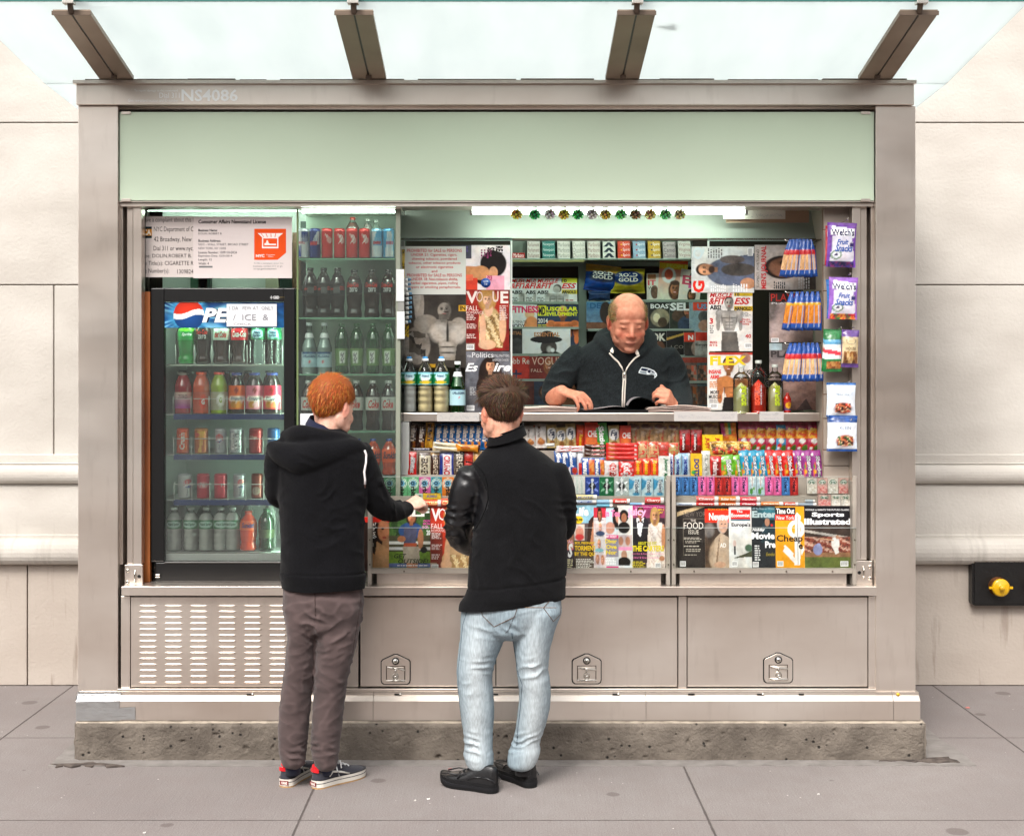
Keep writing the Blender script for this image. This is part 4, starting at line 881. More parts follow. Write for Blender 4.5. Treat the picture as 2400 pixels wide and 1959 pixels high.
for i,(c,c2,nm,n) in enumerate(cg):
    for k in range(n):
        a=136+118.2*i; a2=a+98; b1=484-44*k; b0=b1-42
        if b0<330: b0=334
        x0,z0,x1,z1=Z7.rect(a,b0,a2,b1,YC); mb=MB(); 
        mb.box(x0,x1,YC+.012*k,YC+.012*k+.06,z0,z1-.001,'print',c); fn=lambda u,v:(u,YC+.012*k-.0007,v)
        if i==0: mb.quad([fn(x0,z0),fn(x1,z0),fn(x1,z1-.001),fn(x0,z1-.001)],'print',c2); mb.text('Marlboro',lambda u,v:(u,YC-.0014,v),x0+.006,z0+.003,x1-.006,z1-.004,'#fff')
        elif i==6: mb.text('^',fn,x0+.004,z0+.002,x1-.004,z1-.003,c2,bold=.06)
        elif i in (7,8,9):
            xm=x0+(x1-x0)*.3; 
            mb.prism([(xm+.004*math.cos(t)*1.1,(z0+z1)/2+.004*math.sin(t)) for t in np.linspace(0,6.0,10)],YC+.012*k-.001,YC+.012*k,'print',c2)
            mb.text('Spirit',fn,xm+.006,z0+.004,x1-.003,z1-.004,'#eee')
        else: mb.text(['','Parliament','Newport','Marlboro','Dunhill','Marlboro','','','','','Camel','Virginia'][i],fn,x0+.003,z0+.003,x1-.003,z1-.004,c2)
        mk('cigarette_pack',mb,label='%s cigarette pack, %s up in its column over the vendor'%(nm,ORD[k]),cat='cigarette pack',group='cigarette packs over the vendor')

# ---- counter, its steps and the front racks
YK=.27
CT=empty('service_counter',(0,.5,SZ1),'steel service counter with stepped sweets display under its edge','counter')
mb=MB(); xk0,xk1=dx(837,YK),dx(1703,YK); mb.box(xk0,xk1,YK,.62,dz(875,YK),dz(857.5,YK),'steel'); mk('counter_top',mb,CT,bevel=.003)
mat('tray',.5,.1,noisecol=((5,5,5),3,'#8e857b','#a89f94',.3,.7))
mb=MB()
mb.box(xk0,xk1,.46,.48,SZ1,dz(876,.46),'tray')               # back of the sweets bay
mb.box(xk0,dx(1712,.3),.33,.46,dz(936,.33)-.004,dz(936,.33),'tray'); mb.box(xk0,dx(1712,.3),.325,.33,SZ1,dz(936,.33),'tray')
mb.box(xk0,dx(1712,.24),.24,.33,dz(986,.24)-.004,dz(986,.24),'tray'); mb.box(xk0,dx(1712,.24),.235,.24,SZ1,dz(986,.24),'tray')
mb.box(dx(760,.16),dx(1778,.16),.16,.235,dz(1030,.17)-.004,dz(1030,.17),'tray'); mb.box(dx(760,.16),dx(1778,.16),.155,.16,SZ1,dz(1030,.17),'tray')
mb.box(dx(836,.28),dx(850,.28),.25,.46,dz(986,.3),dz(876,.3),'matte_white'); mb.box(dx(1703,.28),dx(1713,.28),.25,.46,dz(986,.3),dz(862,.3),'tray')
mk('sweets_steps',mb,CT)
for zn,a,b,c,d,lab,sd in ((R1,678,28,1088,113,'white handwritten price strip on the counter edge behind the dark haired customer',5),(R3,78,18,665,106,'long white handwritten price strip on the counter edge below the newspapers',8),(R3,868,18,1092,105,'short white handwritten price tag on the counter edge below the tall bottles',9)):
    card(zn,a,b,c,d,YK-.002,'price_strip',lab,'price tag','#b4b0ac',(sd,1 if sd!=9 else 2),group='price strips on the counter edge')
# the two magazine racks
def rack(xa,xb,label):
    Yf=.075; r=empty('magazine_rack',((dx(xa,Yf)+dx(xb,Yf))/2,.13,SZ1),label,'rack'); ORIG[r.name]=tuple(r.location)
    x0,x1=dx(xa,Yf),dx(xb,Yf)
    mb=MB(); t=.017
    for a in (x0,x1-t*1.0): mb.box(a,a+t,Yf+.002,.155,SZ1+.001,dz(1000,Yf),'tray'); mb.box(a+.0,a+t+.0,Yf-.001,Yf+.002,SZ1+.001,dz(988,Yf),'tray')
    mb.box(x0+t,x1-t,Yf,Yf+.02,dz(1191,Yf),dz(1180,Yf),'tray'); mb.box(x0+t+.001,x1-t-.001,Yf+.021,.155,dz(1187,Yf),dz(1184,Yf),'tray')
    mb.box(x0+t+.02,x1-t-.02,.10,.155,SZ1+.001,dz(1190,Yf),'steel'); mb.box(x0+t,x1-t,Yf+.06,Yf+.062,dz(1052,Yf+.06),dz(1030,Yf+.06),'tray')
    mk('rack_frame',mb,r,bevel=.001)
    mb=MB(); mb.box(x0+.002,x1-.002,Yf-.005,Yf-.002,dz(1180,Yf),dz(1096,Yf),'acrylic'); mb.box(x0+.002,x1-.002,Yf-.0055,Yf-.0015,dz(1096,Yf),dz(1095.3,Yf),'shelf_metal','#b8c0bc'); mk('clear_front',mb,r)
    mb=MB(); mb.box(x0+.002,x1-.002,Yf+.035,Yf+.038,dz(1040,Yf+.03),dz(990,Yf+.03),'acrylic'); mb.box(x0+t,x1-t,Yf+.0345,Yf+.0385,dz(990.4,Yf+.03),dz(989.8,Yf+.03),'shelf_metal','#b8c0bc'); mk('clear_ledge',mb,r)
    mb=MB()
    for a,b_ in [(x0+.008,y) for y in (1121,1172)]+[(x1-.008,y) for y in (1121,1172)]+[(x0+(x1-x0)*f,1186) for f in (.12,.37,.62,.87)]:
        mb.tube([(a,Yf-.004,dz(b_,Yf)),(a,Yf,dz(b_,Yf))],.0035,'dark_steel',n=8)
    mk('rivets',mb,r)
    return r
rack(764,1392,'metal magazine rack with clear front standing on the sill behind the two customers')
rack(1395.5,1779,'metal magazine rack with clear front holding food and sports magazines')
# ---------------------------------------------------------------- bottles and cans
PROF={
 'coke':[(.0,.0),(.78,.004),(.95,.03),(.97,.08),(.86,.2),(.90,.26),(1,.42),(1,.66),(.93,.72),(.72,.81),(.42,.89),(.36,.92),(.36,.955)],
 'water':[(.0,.0),(.85,.004),(.98,.03),(1,.1),(.965,.16),(1,.22),(.965,.28),(1,.34),(.965,.40),(1,.46),(1,.7),(.9,.76),(.66,.83),(.4,.89),(.36,.92),(.36,.95)],
 'glass':[(.0,.0),(.92,.004),(1,.02),(1,.46),(.96,.52),(.75,.62),(.5,.74),(.38,.82),(.34,.86),(.34,.95)],
 'shoulder':[(.0,.0),(.93,.004),(1,.03),(1,.66),(.95,.72),(.75,.78),(.42,.83),(.33,.86),(.33,.95)],
 'wide':[(.0,.0),(.9,.004),(1,.03),(1,.6),(.95,.68),(.8,.78),(.62,.86),(.55,.89),(.55,.93)],
 'can':[(.0,.012),(.78,.004),(.82,.0),(.98,.045),(1,.07),(1,.9),(.93,.94),(.84,.968),(.86,.985),(.84,1.0),(.80,.985),(.0,.982)],
}
_BT={}
def cyl(r,o=0): return lambda s,z:((r+o)*math.sin(s/r),-(r+o)*math.cos(s/r),z)
def smooth_prof(p,H,Rr,n=3):
    out=[]
    for i in range(len(p)-1):
        p0=p[max(i-1,0)];p1=p[i];p2=p[i+1];p3=p[min(i+2,len(p)-1)]
        for k in range(n):
            t=k/n; q=[]
            for j in (0,1):
                q.append(.5*((2*p1[j])+(-p0[j]+p2[j])*t+(2*p0[j]-5*p1[j]+4*p2[j]-p3[j])*t*t+(-p0[j]+3*p1[j]-3*p2[j]+p3[j])*t**3))
            out.append((max(q[0],0)*Rr,q[1]*H))
    out.append((p[-1][0]*Rr,p[-1][1]*H)); return out
def rad_at(p,z):
    for i in range(len(p)-1):
        if p[i][1]<=z<=p[i+1][1] and p[i+1][1]>p[i][1]: t=(z-p[i][1])/(p[i+1][1]-p[i][1]); return p[i][0]*(1-t)+p[i+1][0]*t
    return p[-1][0]
def bottle(key,kind,H,Rr,body,fill=None,cap=None,label=None,ltext=(),lz=(.45,.66),level=.86,name='drink_bottle',neck=None,bodymat='liquid',caph=.06):
    if key in _BT: return _BT[key]
    pr=PROF[kind]; p=smooth_prof(pr,H,Rr)
    mb=MB()
    if kind=='can':
        mb.lathe([(max(a,1e-4),b) for a,b in p],'can',body,n=28,cap=False)
    else:
        mb.lathe([(max(a,1e-4),b) for a,b in p],bodymat if bodymat!='liquid' else 'liquid',body,n=24,cap=False)
        if fill: mb.lathe([(max(a-.0015,1e-4),b+.001) for a,b in p if b<level*H]+[(1e-4,level*H)],'liquid',fill,n=20,cap=False)
    o=mk(name,mb,local=True)
    if kind=='can':
        # printed wall replaces the plain wall, slightly proud
        m2=MB()
        if label:
            r=Rr*1.004; m2.grid(40,24,lambda u,v:(r*math.sin((u-.5)*6.283),-r*math.cos((u-.5)*6.283),H*(.06+.85*v)),lambda U,Vv:paint((U-.5)*2.6+.5,Vv,label),'can')
            for t in ltext:
                s,s0,z0,s1,z1,c=t[:6]; kw=t[6] if len(t)>6 else {}
                m2.text(s,lambda a,b:((r+.0006)*math.sin(a*1.9),-(r+.0006)*math.cos(a*1.9),H*(.06+.85*b)),s0-.5,z0,s1-.5,z1,c,'can',**kw)
            mk('printed_wall',m2,o)
    elif label:
        m2=MB(); z0,z1=lz; rl=max(rad_at(p,z0*H),rad_at(p,z1*H),rad_at(p,(z0+z1)/2*H))*1.006; r0=rad_at(p,z0*H)*1.008 ; r1=rad_at(p,z1*H)*1.008; rm=rl
        def rr(v): return max(rad_at(p,(z0+(z1-z0)*v)*H)*1.012,.9*rm)
        if label!='none': m2.grid(36,10,lambda u,v:(rr(v)*math.sin((u-.5)*6.283),-rr(v)*math.cos((u-.5)*6.283),H*(z0+(z1-z0)*v)),lambda U,Vv:paint((U-.5)*2.6+.5,Vv,label),'plastic')
        for t in ltext:
            s,s0,b0,s1,b1,c=t[:6]; kw=t[6] if len(t)>6 else {}
            m2.text(s,lambda a,b:((rr(b)+.0009)*math.sin(a*1.9),-(rr(b)+.0009)*math.cos(a*1.9),H*(z0+(z1-z0)*b)),s0-.5,b0,s1-.5,b1,c,'plastic',**kw)
        mk('label',m2,o)
    if neck:
        m2=MB(); r=rad_at(p,.70*H); m2.lathe([(rad_at(p,.69*H)*1.03,.69*H),(rad_at(p,.78*H)*1.04,.78*H)],'plastic',neck,n=20,cap=False); mk('neck_label',m2,o)
    if cap:
        m2=MB(); rc=pr[-1][0]*Rr*1.18; zt=pr[-1][1]*H; ch=caph*H
        cs=cap if isinstance(cap,tuple) else (cap,None)
        if cs[1]: m2.lathe([(rc,zt-ch*.4),(rc,zt+ch*.2),(rc*.98,zt+ch*.25),(1e-4,zt+ch*.25)],'plastic',cs[0],n=18,cap=False); m2.lathe([(rc*.75,zt+ch*.2),(rc*.75,zt+ch*.75),(rc*.5,zt+ch*.9),(1e-4,zt+ch*.92)],'plastic',cs[1],n=16,cap=False)
        else: m2.lathe([(rc,zt-ch*.5),(rc*1.02,zt+ch*.4),(rc*.93,zt+ch*.5),(1e-4,zt+ch*.5)],'plastic',cs[0],n=18,cap=False)
        mk('cap',m2,o)
    _BT[key]=o; o['_used']=0; return o
def place(o,x,Y,z,label,cat,group,rz=0,sc=None):
    if o['_used']==0: c=o; o['_used']=1
    else: c=copy_tree(o)
    c.location=(x,Y,z); c.rotation_euler=(0,0,rz or random.uniform(-.28,.28))
    if sc: c.scale=sc
    setp(c,label,cat,group); return c
def W3(zone,a,Y): return zone.x(a,Y)

# ---- drinks fridge
YF=.17
fx0,fx1=dx(313,YF),dx(613,YF); fz0,fz1=SZ1+.001,dz(598,YF)
FR=empty('drinks_fridge',((fx0+fx1)/2,YF+.3,fz0),'black glass door drinks fridge with blue lit header and handwritten note','fridge'); 
gx0,gx1=Z3.x(398,YF),Z3.x(1372,YF); gz0,gz1=Z4.z(1455,YF),Z3.z(858,YF)
mb=MB(); b0=YF+.045; b1=YF+.62
mb.box(fx0,fx0+.02,b0,b1,fz0,fz1,'black'); mb.box(fx1-.02,fx1,b0,b1,fz0,fz1,'black'); mb.box(fx0+.0201,fx1-.0201,b0,b1,fz1-.03,fz1,'black'); mb.box(fx0+.0201,fx1-.0201,b0-.04,b1,fz0,fz0+.085,'black')
mk('cabinet',mb,FR,bevel=.003)
mat('fridge_liner',.5,noisecol=((2,2,2),2,'#c0c6c2','#d4dad6',.3,.7))
mb=MB()
mb.box(fx0+.021,fx0+.026,b0,b1-.02,fz0+.086,fz1-.031,'fridge_liner'); mb.box(fx1-.026,fx1-.021,b0,b1-.02,fz0+.086,fz1-.031,'fridge_liner'); mb.box(fx0+.027,fx1-.027,b1-.03,b1-.02,fz0+.086,fz1-.031,'fridge_liner')
mb.box(fx0+.027,fx1-.027,b0,b1-.031,fz0+.086,fz0+.12,'fridge_liner')
mk('liner',mb,FR)
mb=MB(); mb.tube([(fx1-.035,b0+.02,fz0+.14),(fx1-.035,b0+.02,fz1-.2)],.006,'tube_dim'); mb.tube([(fx0+.035,b0+.02,gz1-.05),(fx1-.035,b0+.02,gz1-.05)],.006,'tube_dim'); mk('lamp',mb,FR)
mb=MB(); w=.0
for (a,b_,c,d_) in ((fx0+.001,fz0+.09,gx0,fz1-.002),(gx1,fz0+.09,fx1-.001,fz1-.002)): mb.box(a,c,YF,YF+.04,b_,d_,'black')
mb.box(gx0+.0001,gx1-.0001,YF,YF+.04,fz0+.09,gz0,'black'); mb.box(gx0+.0001,gx1-.0001,YF,YF+.04,gz1,fz1-.002,'black')
x,z=Z4.x(350,YF),Z4.z(1555,YF); 
dr=mk('door',mb,FR,bevel=.003)
mb=MB(); mb.box(gx0-.002,gx1+.002,YF+.012,YF+.016,gz0-.002,Z3.z(1070,YF)-.001,'fridge_glass'); mk('glass',mb,dr)
mb=MB(); mb.box(x-.01,x+.01,YF-.012,YF,z-.008,z+.006,'chrome'); mk('hinge',mb,dr,bevel=.002)
mb=MB()
for q in (1435,1492): zz_=Z4.z(q,YF); xx=Z4.x(322,YF); mb.tube([(xx,YF-.002,zz_),(xx,YF,zz_)],.003,'dark_steel')
mb.text('GBD',lambda u,v:(u,YF-.0007,v),*Z3.rect(1285,812,1335,836,YF),'#d0d0d0',bold=.03); a=Z3.rect(1262,808,1280,840,YF); mb.box((a[0]+a[2])/2-.0008,(a[0]+a[2])/2+.0008,YF-.001,YF,a[1],a[3],'print','#ccc'); mb.box(a[0],a[2],YF-.001,YF,(a[1]+a[3])/2-.002,(a[1]+a[3])/2+.002,'print','#ccc')
mb.box(*Z3.rect(1340,806,1378,808,YF)[::2],YF-.001,YF,*Z3.rect(1340,820,1378,824,YF)[1::2],'print','#7a6a40')
mk('maker_badge',mb,dr)
# header picture: blue splash, red white blue ball, PEPSI
hx0,hz0,hx1,hz1=Z3.rect(398,862,1370,1070,YF)
mb=MB(); hw,hh=hx1-hx0,hz1-hz0; A=hw/hh
def hdr(U,Vv):
    C=paint(U,Vv,[('gr','#1c5f96','#0e2f5e')])
    x=U*A; d=np.sqrt((x-.95)**2+(Vv-.5)**2); ang=np.arctan2(Vv-.5,x-.95)
    ray=(np.sin(ang*23+np.sin(ang*7)*3)*.5+.5)**3*np.clip((d-.45)*1.5,0,1)*np.clip(2.2-d,0,1)
    C=C*(1-.75*ray[...,None])+np.array(lin('#8fd6ee'))*.75*ray[...,None]
    b=np.array(lin('#3f9ccc')); t=np.clip(1-np.abs(d-.62)*4,0,1)[...,None]*.7; C=C*(1-t)+b*t
    n=(np.sin(x*9+np.sin(Vv*11)*2)*np.sin(Vv*7+x*3))[...,None]; C=C*(1+.35*n)
    q=(d<.60); wv=.5+.10*np.sin((x-.95)*4.2); wv=wv+.02
    r=q&(Vv>wv+.11); w_=q&(Vv<=wv+.11)&(Vv>wv-.10); bl=q&(Vv<=wv-.10)
    sh=(1.15-.5*d/.6)
    C[r]=np.array(lin('#d8341c'))*sh[r][:,None]; C[w_]=np.array(lin('#e6ece8')); C[bl]=np.array(lin('#12427e'))*sh[bl][:,None]*1.1
    return np.clip(C,0,.9)
mb.grid(190,44,lambda u,v:(hx0+hw*u,YF+.008,hz0+hh*v),hdr,'print')
mb.box(hx0,hx1,YF+.009,YF+.03,hz0,hz1,'black')
for o_,c,bo in ((.0005,'#0a1c40',.09),(.0012,'#e8eeee',.045)):
    mb.text('PEPSI',lambda u,v:(hx0+hw*u,YF+.008-o_,hz0+hh*v),.315,.2,.78,.78,c,bold=bo,shear=.25,sp=1.05)
mk('header_sign',mb,dr)
x0,z0,x1,z1=Z3.rect(908,878,1315,1060,YF)
mb=MB(); mb.grid(10,6,lambda u,v:(x0+(x1-x0)*u,YF-.002-.002*math.sin(u*5+v*3)**2,z0+(z1-z0)*v),'#dfe0e2','paper')
f_=lambda u,v:(u,YF-.0055,v)
for tt,r in (('S DA   FEW AT  ONLY',(925,895,1290,925)),('\u2190  ICE  \u2192'.replace('\u2190','/').replace('\u2192','&'),(960,960,1250,1010)),('CHECK',(965,1030,1110,1050))): mb.text(tt,f_,*Z3.rect(*r,YF),'#8a8a90','paper')
mk('handwritten_note',mb,label='white handwritten paper note stuck on the blue fridge header',cat='note')
# fridge shelves with price rail and wire guard
SHY=YF+.075
def fshelf(zone,y,blue,wa,wb,wx_,wy):
    Y=YF+.055; z=zone.z(y,Y); mb=MB(); mb.box(fx0+.03,fx1-.03,Y+.006,b1-.04,z-.006,z,'shelf_metal','#b8bcb8'); sh=mk('shelf',mb,FR)
    mb=MB(); zr0=zone.z(y+blue,Y); mb.box(zone.x(475 if blue>20 else 445,Y),fx1-.032,Y,Y+.005,zr0,z,'shelf_metal','#12306a' if blue>20 else '#c9d6c8'); mk('price_rail',mb,sh)
    mb=MB(); 
    for a in wx_: mb.tube([(zone.x(a,Y-.004),Y-.004,z-.002),(zone.x(a,Y-.004),Y-.004,zone.z(wy,Y))],.0018,'matte_white',n=6)
    if blue>20: mb.tube([(zone.x(wx_[0],Y-.004),Y-.004,zone.z(wa,Y)),(zone.x(wx_[-1],Y-.004),Y-.004,zone.z(wa,Y))],.0018,'matte_white',n=6)
    mk('wire_guard',mb,sh)
    return z
zs1=fshelf(Z3,1368,12,0,0,[492,642,785,930,1073,1212,1358],1210)
zs2=fshelf(Z4,243,46,120,0,[472,617,763,908,1052,1197,1342],98)
zs3=fshelf(Z4,572,44,444,0,[475,620,765,912,1057,1202,1342],428)
zs4=fshelf(Z4,940,46,815,0,[480,625,770,917,1062,1208,1342],795)
zs5=fz0+.125
mb=MB()
q=Z4.rect(415,1372,1365,1455,YF+.05); mb.box(q[0],q[2],YF+.05,YF+.06,q[1],q[3],'shelf_metal','#77716a')
for i in range(60): 
    for j in range(4):
        x=q[0]+(q[2]-q[0])*(i+.5+(j%2)*.4)/61; z=q[1]+(q[3]-q[1])*(j+.7)/4.6; mb.box(x-.0016,x+.0016,YF+.0494,YF+.0502,z-.002,z+.002,'black')
mk('bottom_grille',mb,FR)
FG='drinks in the black fridge'
YB_=SHY+.045
def fb(zone,a,b,y0,zs,key,kind,body,cap,label,ltext,lab,name='drink_bottle',**k):
    Y=YB_; x=(zone.x(a,Y)+zone.x(b,Y))/2; Rr=(zone.x(b,Y)-zone.x(a,Y))/2; H=(zone.z(y0,Y)-zs)/(1.0 if kind=='can' else .98)
    o=bottle(key,kind,H,Rr,body,k.pop('fill',None),cap,label,ltext,name=name,**k)
    return place(o,x,Y,zs+.001,lab,'can' if kind=='can' else 'bottle',FG)
COKE='#1c0d08'
fb(Z3,512,648,985,zs1,'sprite','coke','#1f7a34','#2a9c40',[('bg','#1c9440'),('r',0,.8,1,1,'#6ab82c')],[('Sprite',.2,.3,.8,.62,'#fff',I_)],'green lemon soda bottle at the end of the top fridge shelf',lz=(.5,.74))
fb(Z3,652,780,985,zs1,'cz1','coke','#26110a','#111',[('bg','#1a1412')],[('Coca-Cola',.08,.5,.9,.9,'#c02a20',I_),('zero',.3,.1,.8,.45,'#e0e0e0')],'dark cola bottle with black and red label on the top fridge shelf',lz=(.5,.74))
fb(Z3,798,930,985,zs1,'dc1','coke','#2a140c','#c9c9c9',[('bg','#b9c9bc')],[('diet Coke',.1,.2,.9,.75,'#b83024',I_)],'cola bottle with silver label on the top fridge shelf',lz=(.5,.74))
fb(Z3,944,1080,985,zs1,'ck1','coke','#2a140c','#c22',[('bg','#c9202c')],[('Coca-Cola',.04,.25,.96,.8,'#f4f0ee',I_)],'cola bottle with bright red label on the top fridge shelf',lz=(.5,.74))
PSL=[('bg','#0f7a44'),('e',.5,.5,.34,.42,'#bfe4ee',.1)]
for a,b_,n_ in ((1105,1225,'first'),(1235,1358,'second')): fb(Z3,a,b_,1010,zs1,'ps1','water','#fff','#dfe6e4',PSL,[('Poland',.25,.5,.75,.8,'#123c6a',B),('Spring',.2,.15,.8,.48,'#123c6a',B)],'clear water bottle on the top fridge shelf, %s after the red label cola'%n_,lz=(.55,.8),bodymat='bottle_clear')
fb(Z3,484,622,1430,zs2,'ga','wide','#a03a40','#8a8078',[('gr','#a8409a','#e0c8b8')],[('ZERO',.25,.6,.8,.85,'#555')],'pink sports drink with grey cap and purple label',lz=(.12,.5))
fb(Z3,634,768,1425,zs2,'gb','wide','#d05a3a','#e8501c',[('bg','#c2604a'),('e',.6,.45,.2,.4,'#d8482a')],[('G',.5,.3,.7,.6,'#fff',BB)],'orange sports drink with orange cap',lz=(.08,.5))
fb(Z3,778,914,1425,zs2,'gc','wide','#8fa832','#f0624a',[('bg','#a8aa90'),('e',.6,.55,.2,.35,'#dfe0d8')],[('G',.52,.4,.68,.7,'#8fa832',BB)],'green sports drink with coral cap',lz=(.08,.5))
for a,b_,c,c2,lab in ((924,1058,'#e0621c','#f0a03c','fruit drink bottle with orange label and blue cap'),(1064,1204,'#d87a90','#f0b8c0','fruit drink bottle with pale pink label and blue cap'),(1208,1348,'#d8304a','#e87a50','fruit drink bottle with red label beside the pink one')):
    fb(Z3,a,b_,1430,zs2,'sn'+c,'wide','#1e0f0c','#2a3f8c',[('bg',c),('e',.5,.42,.45,.16,'#f2e8dc'),('e',.35,.2,.2,.14,'#c88a20'),('e',.62,.18,.2,.14,c2),('e',.5,.8,.12,.12,'#7a1c10')],[('Snapple',.12,.36,.9,.52,'#1a2a5a',I_)],lab,lz=(.1,.66))
cans3=[(500,602,'#e0501c',[('bg','#d84a14'),('p',[(.5,0),(.7,.3),(.6,.7),(.8,1),(1,1),(1,0)],'#e86a20')],[('Crush',.28,.12,.72,.9,'#f4ece0',dict(rot=-1,bold=.04))],'orange soda can with white upright lettering'),
 (646,758,'#c07a2a',[('bg','#b85a1c'),('p',[(.3,1),(.5,.5),(.4,0),(.6,0),(.65,.5),(.8,1)],'#e0b04a'),('e',.3,.8,.2,.1,'#c83020')],[],'amber and gold patterned soda can'),
 (812,906,'#b9bcc0',[('bg','#b4b8bc'),('e',.5,.64,.3,.2,'#c8282c'),('p',[(.25,.55),(.75,.66),(.72,.5),(.5,.46),(.28,.48)],'#f0f0f0'),('p',[(.3,.5),(.75,.56),(.66,.47),(.5,.44)],'#2a3a8a')],[('diet',.42,.1,.6,.36,'#667',dict(rot=-1))],'silver diet cola can with round red white and blue mark, middle row'),
 (930,1046,'#c0c4c8',[('bg','#a8acb0'),('r',.2,.1,.4,.9,'#e8e8e8'),('n',.45,.1,.8,.85,['#e8e8e8','#555','#222','#ddd'],.05)],[('Coke',.22,.2,.38,.85,'#444',dict(rot=-1))],'silver can with black small print beside it'),
 (1090,1202,'#8c1818',[('bg','#8e1616'),('e',.5,.7,.3,.16,'#b02020')],[('Dr Pepper',.2,.56,.8,.78,'#d8b0a0',I_)],'dark red soda can in the middle row'),
 (1238,1340,'#1c4a7a',[('bg','#1c4a7a')],[],'blue can at the end of the middle row')]
for i,(a,b_,c,lb,tx,lab) in enumerate(cans3): fb(Z4,a,b_,360,zs3,'cn3%d'%i,'can',c,None,lb,tx,lab,name='drink_can')
cans4=[(512,625,'#b4b8bc',[('bg','#b4b6b6'),('e',.72,.66,.28,.2,'#c8282c'),('p',[(.48,.57),(1,.7),(.95,.52),(.7,.46),(.5,.5)],'#f0f0f0'),('p',[(.52,.52),(1,.58),(.85,.46),(.66,.44)],'#2a3a8a')],[('Pepsi',.62,.08,.8,.4,'#445',dict(rot=-1))],'silver diet cola can first in the lower can row'),
 (665,768,'#c03a48',[('bg','#b83040'),('e',.5,.58,.4,.15,'#cfa0a0',.1)],[('Pib',.3,.5,.7,.68,'#eee')],'rose red soda can with pale oval'),
 (806,912,'#c83a4a',[('bg','#c23444'),('r',.2,.0,.24,1,'#d8a0a0')],[('M',.6,.5,.85,.66,'#eee')],'rose red soda can with white letter at its side'),
 (962,1062,'#b8bcc0',[('bg','#a8aaac'),('e',.74,.66,.26,.2,'#c8282c'),('p',[(.5,.57),(1,.7),(.95,.52),(.7,.46),(.5,.5)],'#f0f0f0'),('p',[(.52,.52),(1,.58),(.85,.46),(.66,.44)],'#1c2a6a')],[('Pepsi',.62,.08,.8,.4,'#223',dict(rot=-1))],'silver diet cola can fourth in the lower can row'),
 (1108,1202,'#6a2a1c',[('bg','#7a2e1c'),('e',.5,.3,.3,.2,'#a89888')],[],'brown soda can in the lower can row'),
 (1235,1330,'#a8acb8',[('bg','#9aa0b0'),('r',.3,.1,.6,.6,'#d8d8e0')],[],'silver can half hidden by the red haired customer elbow')]
for i,(a,b_,c,lb,tx,lab) in enumerate(cans4): fb(Z4,a,b_,730,zs4,'cn4%d'%i,'can',c,None,lb,tx,lab,name='drink_can')
for i,(a,b_) in enumerate(((418,545),(555,680),(678,802),(800,920),(905,1010))):
    fb(Z4,a,b_,1003,zs5,'ps5','water','#fff','#d8dcd8',[('bg','#2a6a40'),('e',.5,.5,.4,.4,'#9cc0b0')],[('Poland Spring',.12,.3,.88,.7,'#1c4a3a',B)],'clear water bottle with green label, %s on the fridge floor'%ORD[i],lz=(.5,.7),bodymat='bottle_clear',fill='#b8bcb4')
fb(Z4,1015,1155,1035,zs5,'sk5','coke','#d8421c','#d8421c',[('bg','#e05a1c')],[('Sunkist',.1,.25,.9,.8,'#1a2a6a',I_)],'orange soda bottle on the fridge floor',lz=(.52,.76))
fb(Z4,1165,1295,1015,zs5,'ga5','coke','#123018','#1a4a2a',[('bg','#3c4a2c')],[],'dark green soda bottle on the fridge floor',lz=(.3,.5))
# second ranks behind, seen between the front bottles
for zs,H,c,kd in ((zs1,.2,'#2a140c','coke'),(zs2,.2,'#5a1c14','wide'),(zs5,.22,'#8a8f8a','water')):
    for i in range(5):
        if (c,i)==('#5a1c14',4): pass
        o=bottle('back'+c,kd,H,.031,c,None,'#555',None); place(o,fx0+.09+.1*i,YB_+.10,zs+.001,'shadowed bottle in the second rank of the fridge %s, %s across'%({zs1:'top shelf',zs2:'second shelf',zs5:'floor'}[zs],ORD[i]),'bottle',FG)
# wood strip beside the fridge
mb=MB(); mb.box(dx(297,.16),dx(313,.17)-.002,.165,.2,SZ1+.001,dz(606,.165),'wood'); mk('wood_strip',mb,label='narrow orange wood strip standing beside the black fridge',cat='wood strip')

# ---- notices over the fridge
YG=.19
NW=empty('notice_window',(dx(455,YG),YG,dz(598,YG)),'glass pane above the fridge carrying two printed notices','window')
mb=MB(); q=(dx(298,YG),dx(613,YG),dz(596,YG),dz(430,YG)); mb.box(q[0],q[1],YG,YG+.005,q[2],q[3],'cabinet_glass'); mk('pane',mb,NW)
mb=MB(); mb.box(q[0],q[1],YG+.35,YG+.37,q[2],q[3]+.05,'matte_white'); 
for k in range(7): x=q[0]+(q[1]-q[0])*random.random(); mb.box(x,x+random.uniform(.03,.08),YG+.3,YG+.34,q[2],q[2]+random.uniform(.15,.33),'shelf_metal',random.choice(['#3c5a48','#8a9a70','#b8b09a','#2c3c34','#7a5a48']))
mk('backing',mb,NW)
x0,z0,x1,z1=Z3.rect(227,165,642,660,YG)
mb=MB(); Y=YG-.003; mb.box(x0,x1,Y,Y+.001,z0,z1,'paper','#cfc5c0'); fn=lambda u,v:(u,Y-.0007,v)
for s,r in (('have a complaint about this l',(227,172,636,222)),('NYC Department of C',(315,248,637,300)),('42 Broadway, New',(315,330,622,382)),('Dial 311 or www.nyc.',(312,405,637,455)),('see: DOLIN,ROBERT B.',(227,470,622,505)),('se Title(s): CIGARETTE R',(227,528,637,572)),('se Number(s):',(227,588,440,636)),('1309824',(505,596,636,630))):
    mb.text(s,fn,*Z3.rect(*r,Y),'#3a3634','paper')
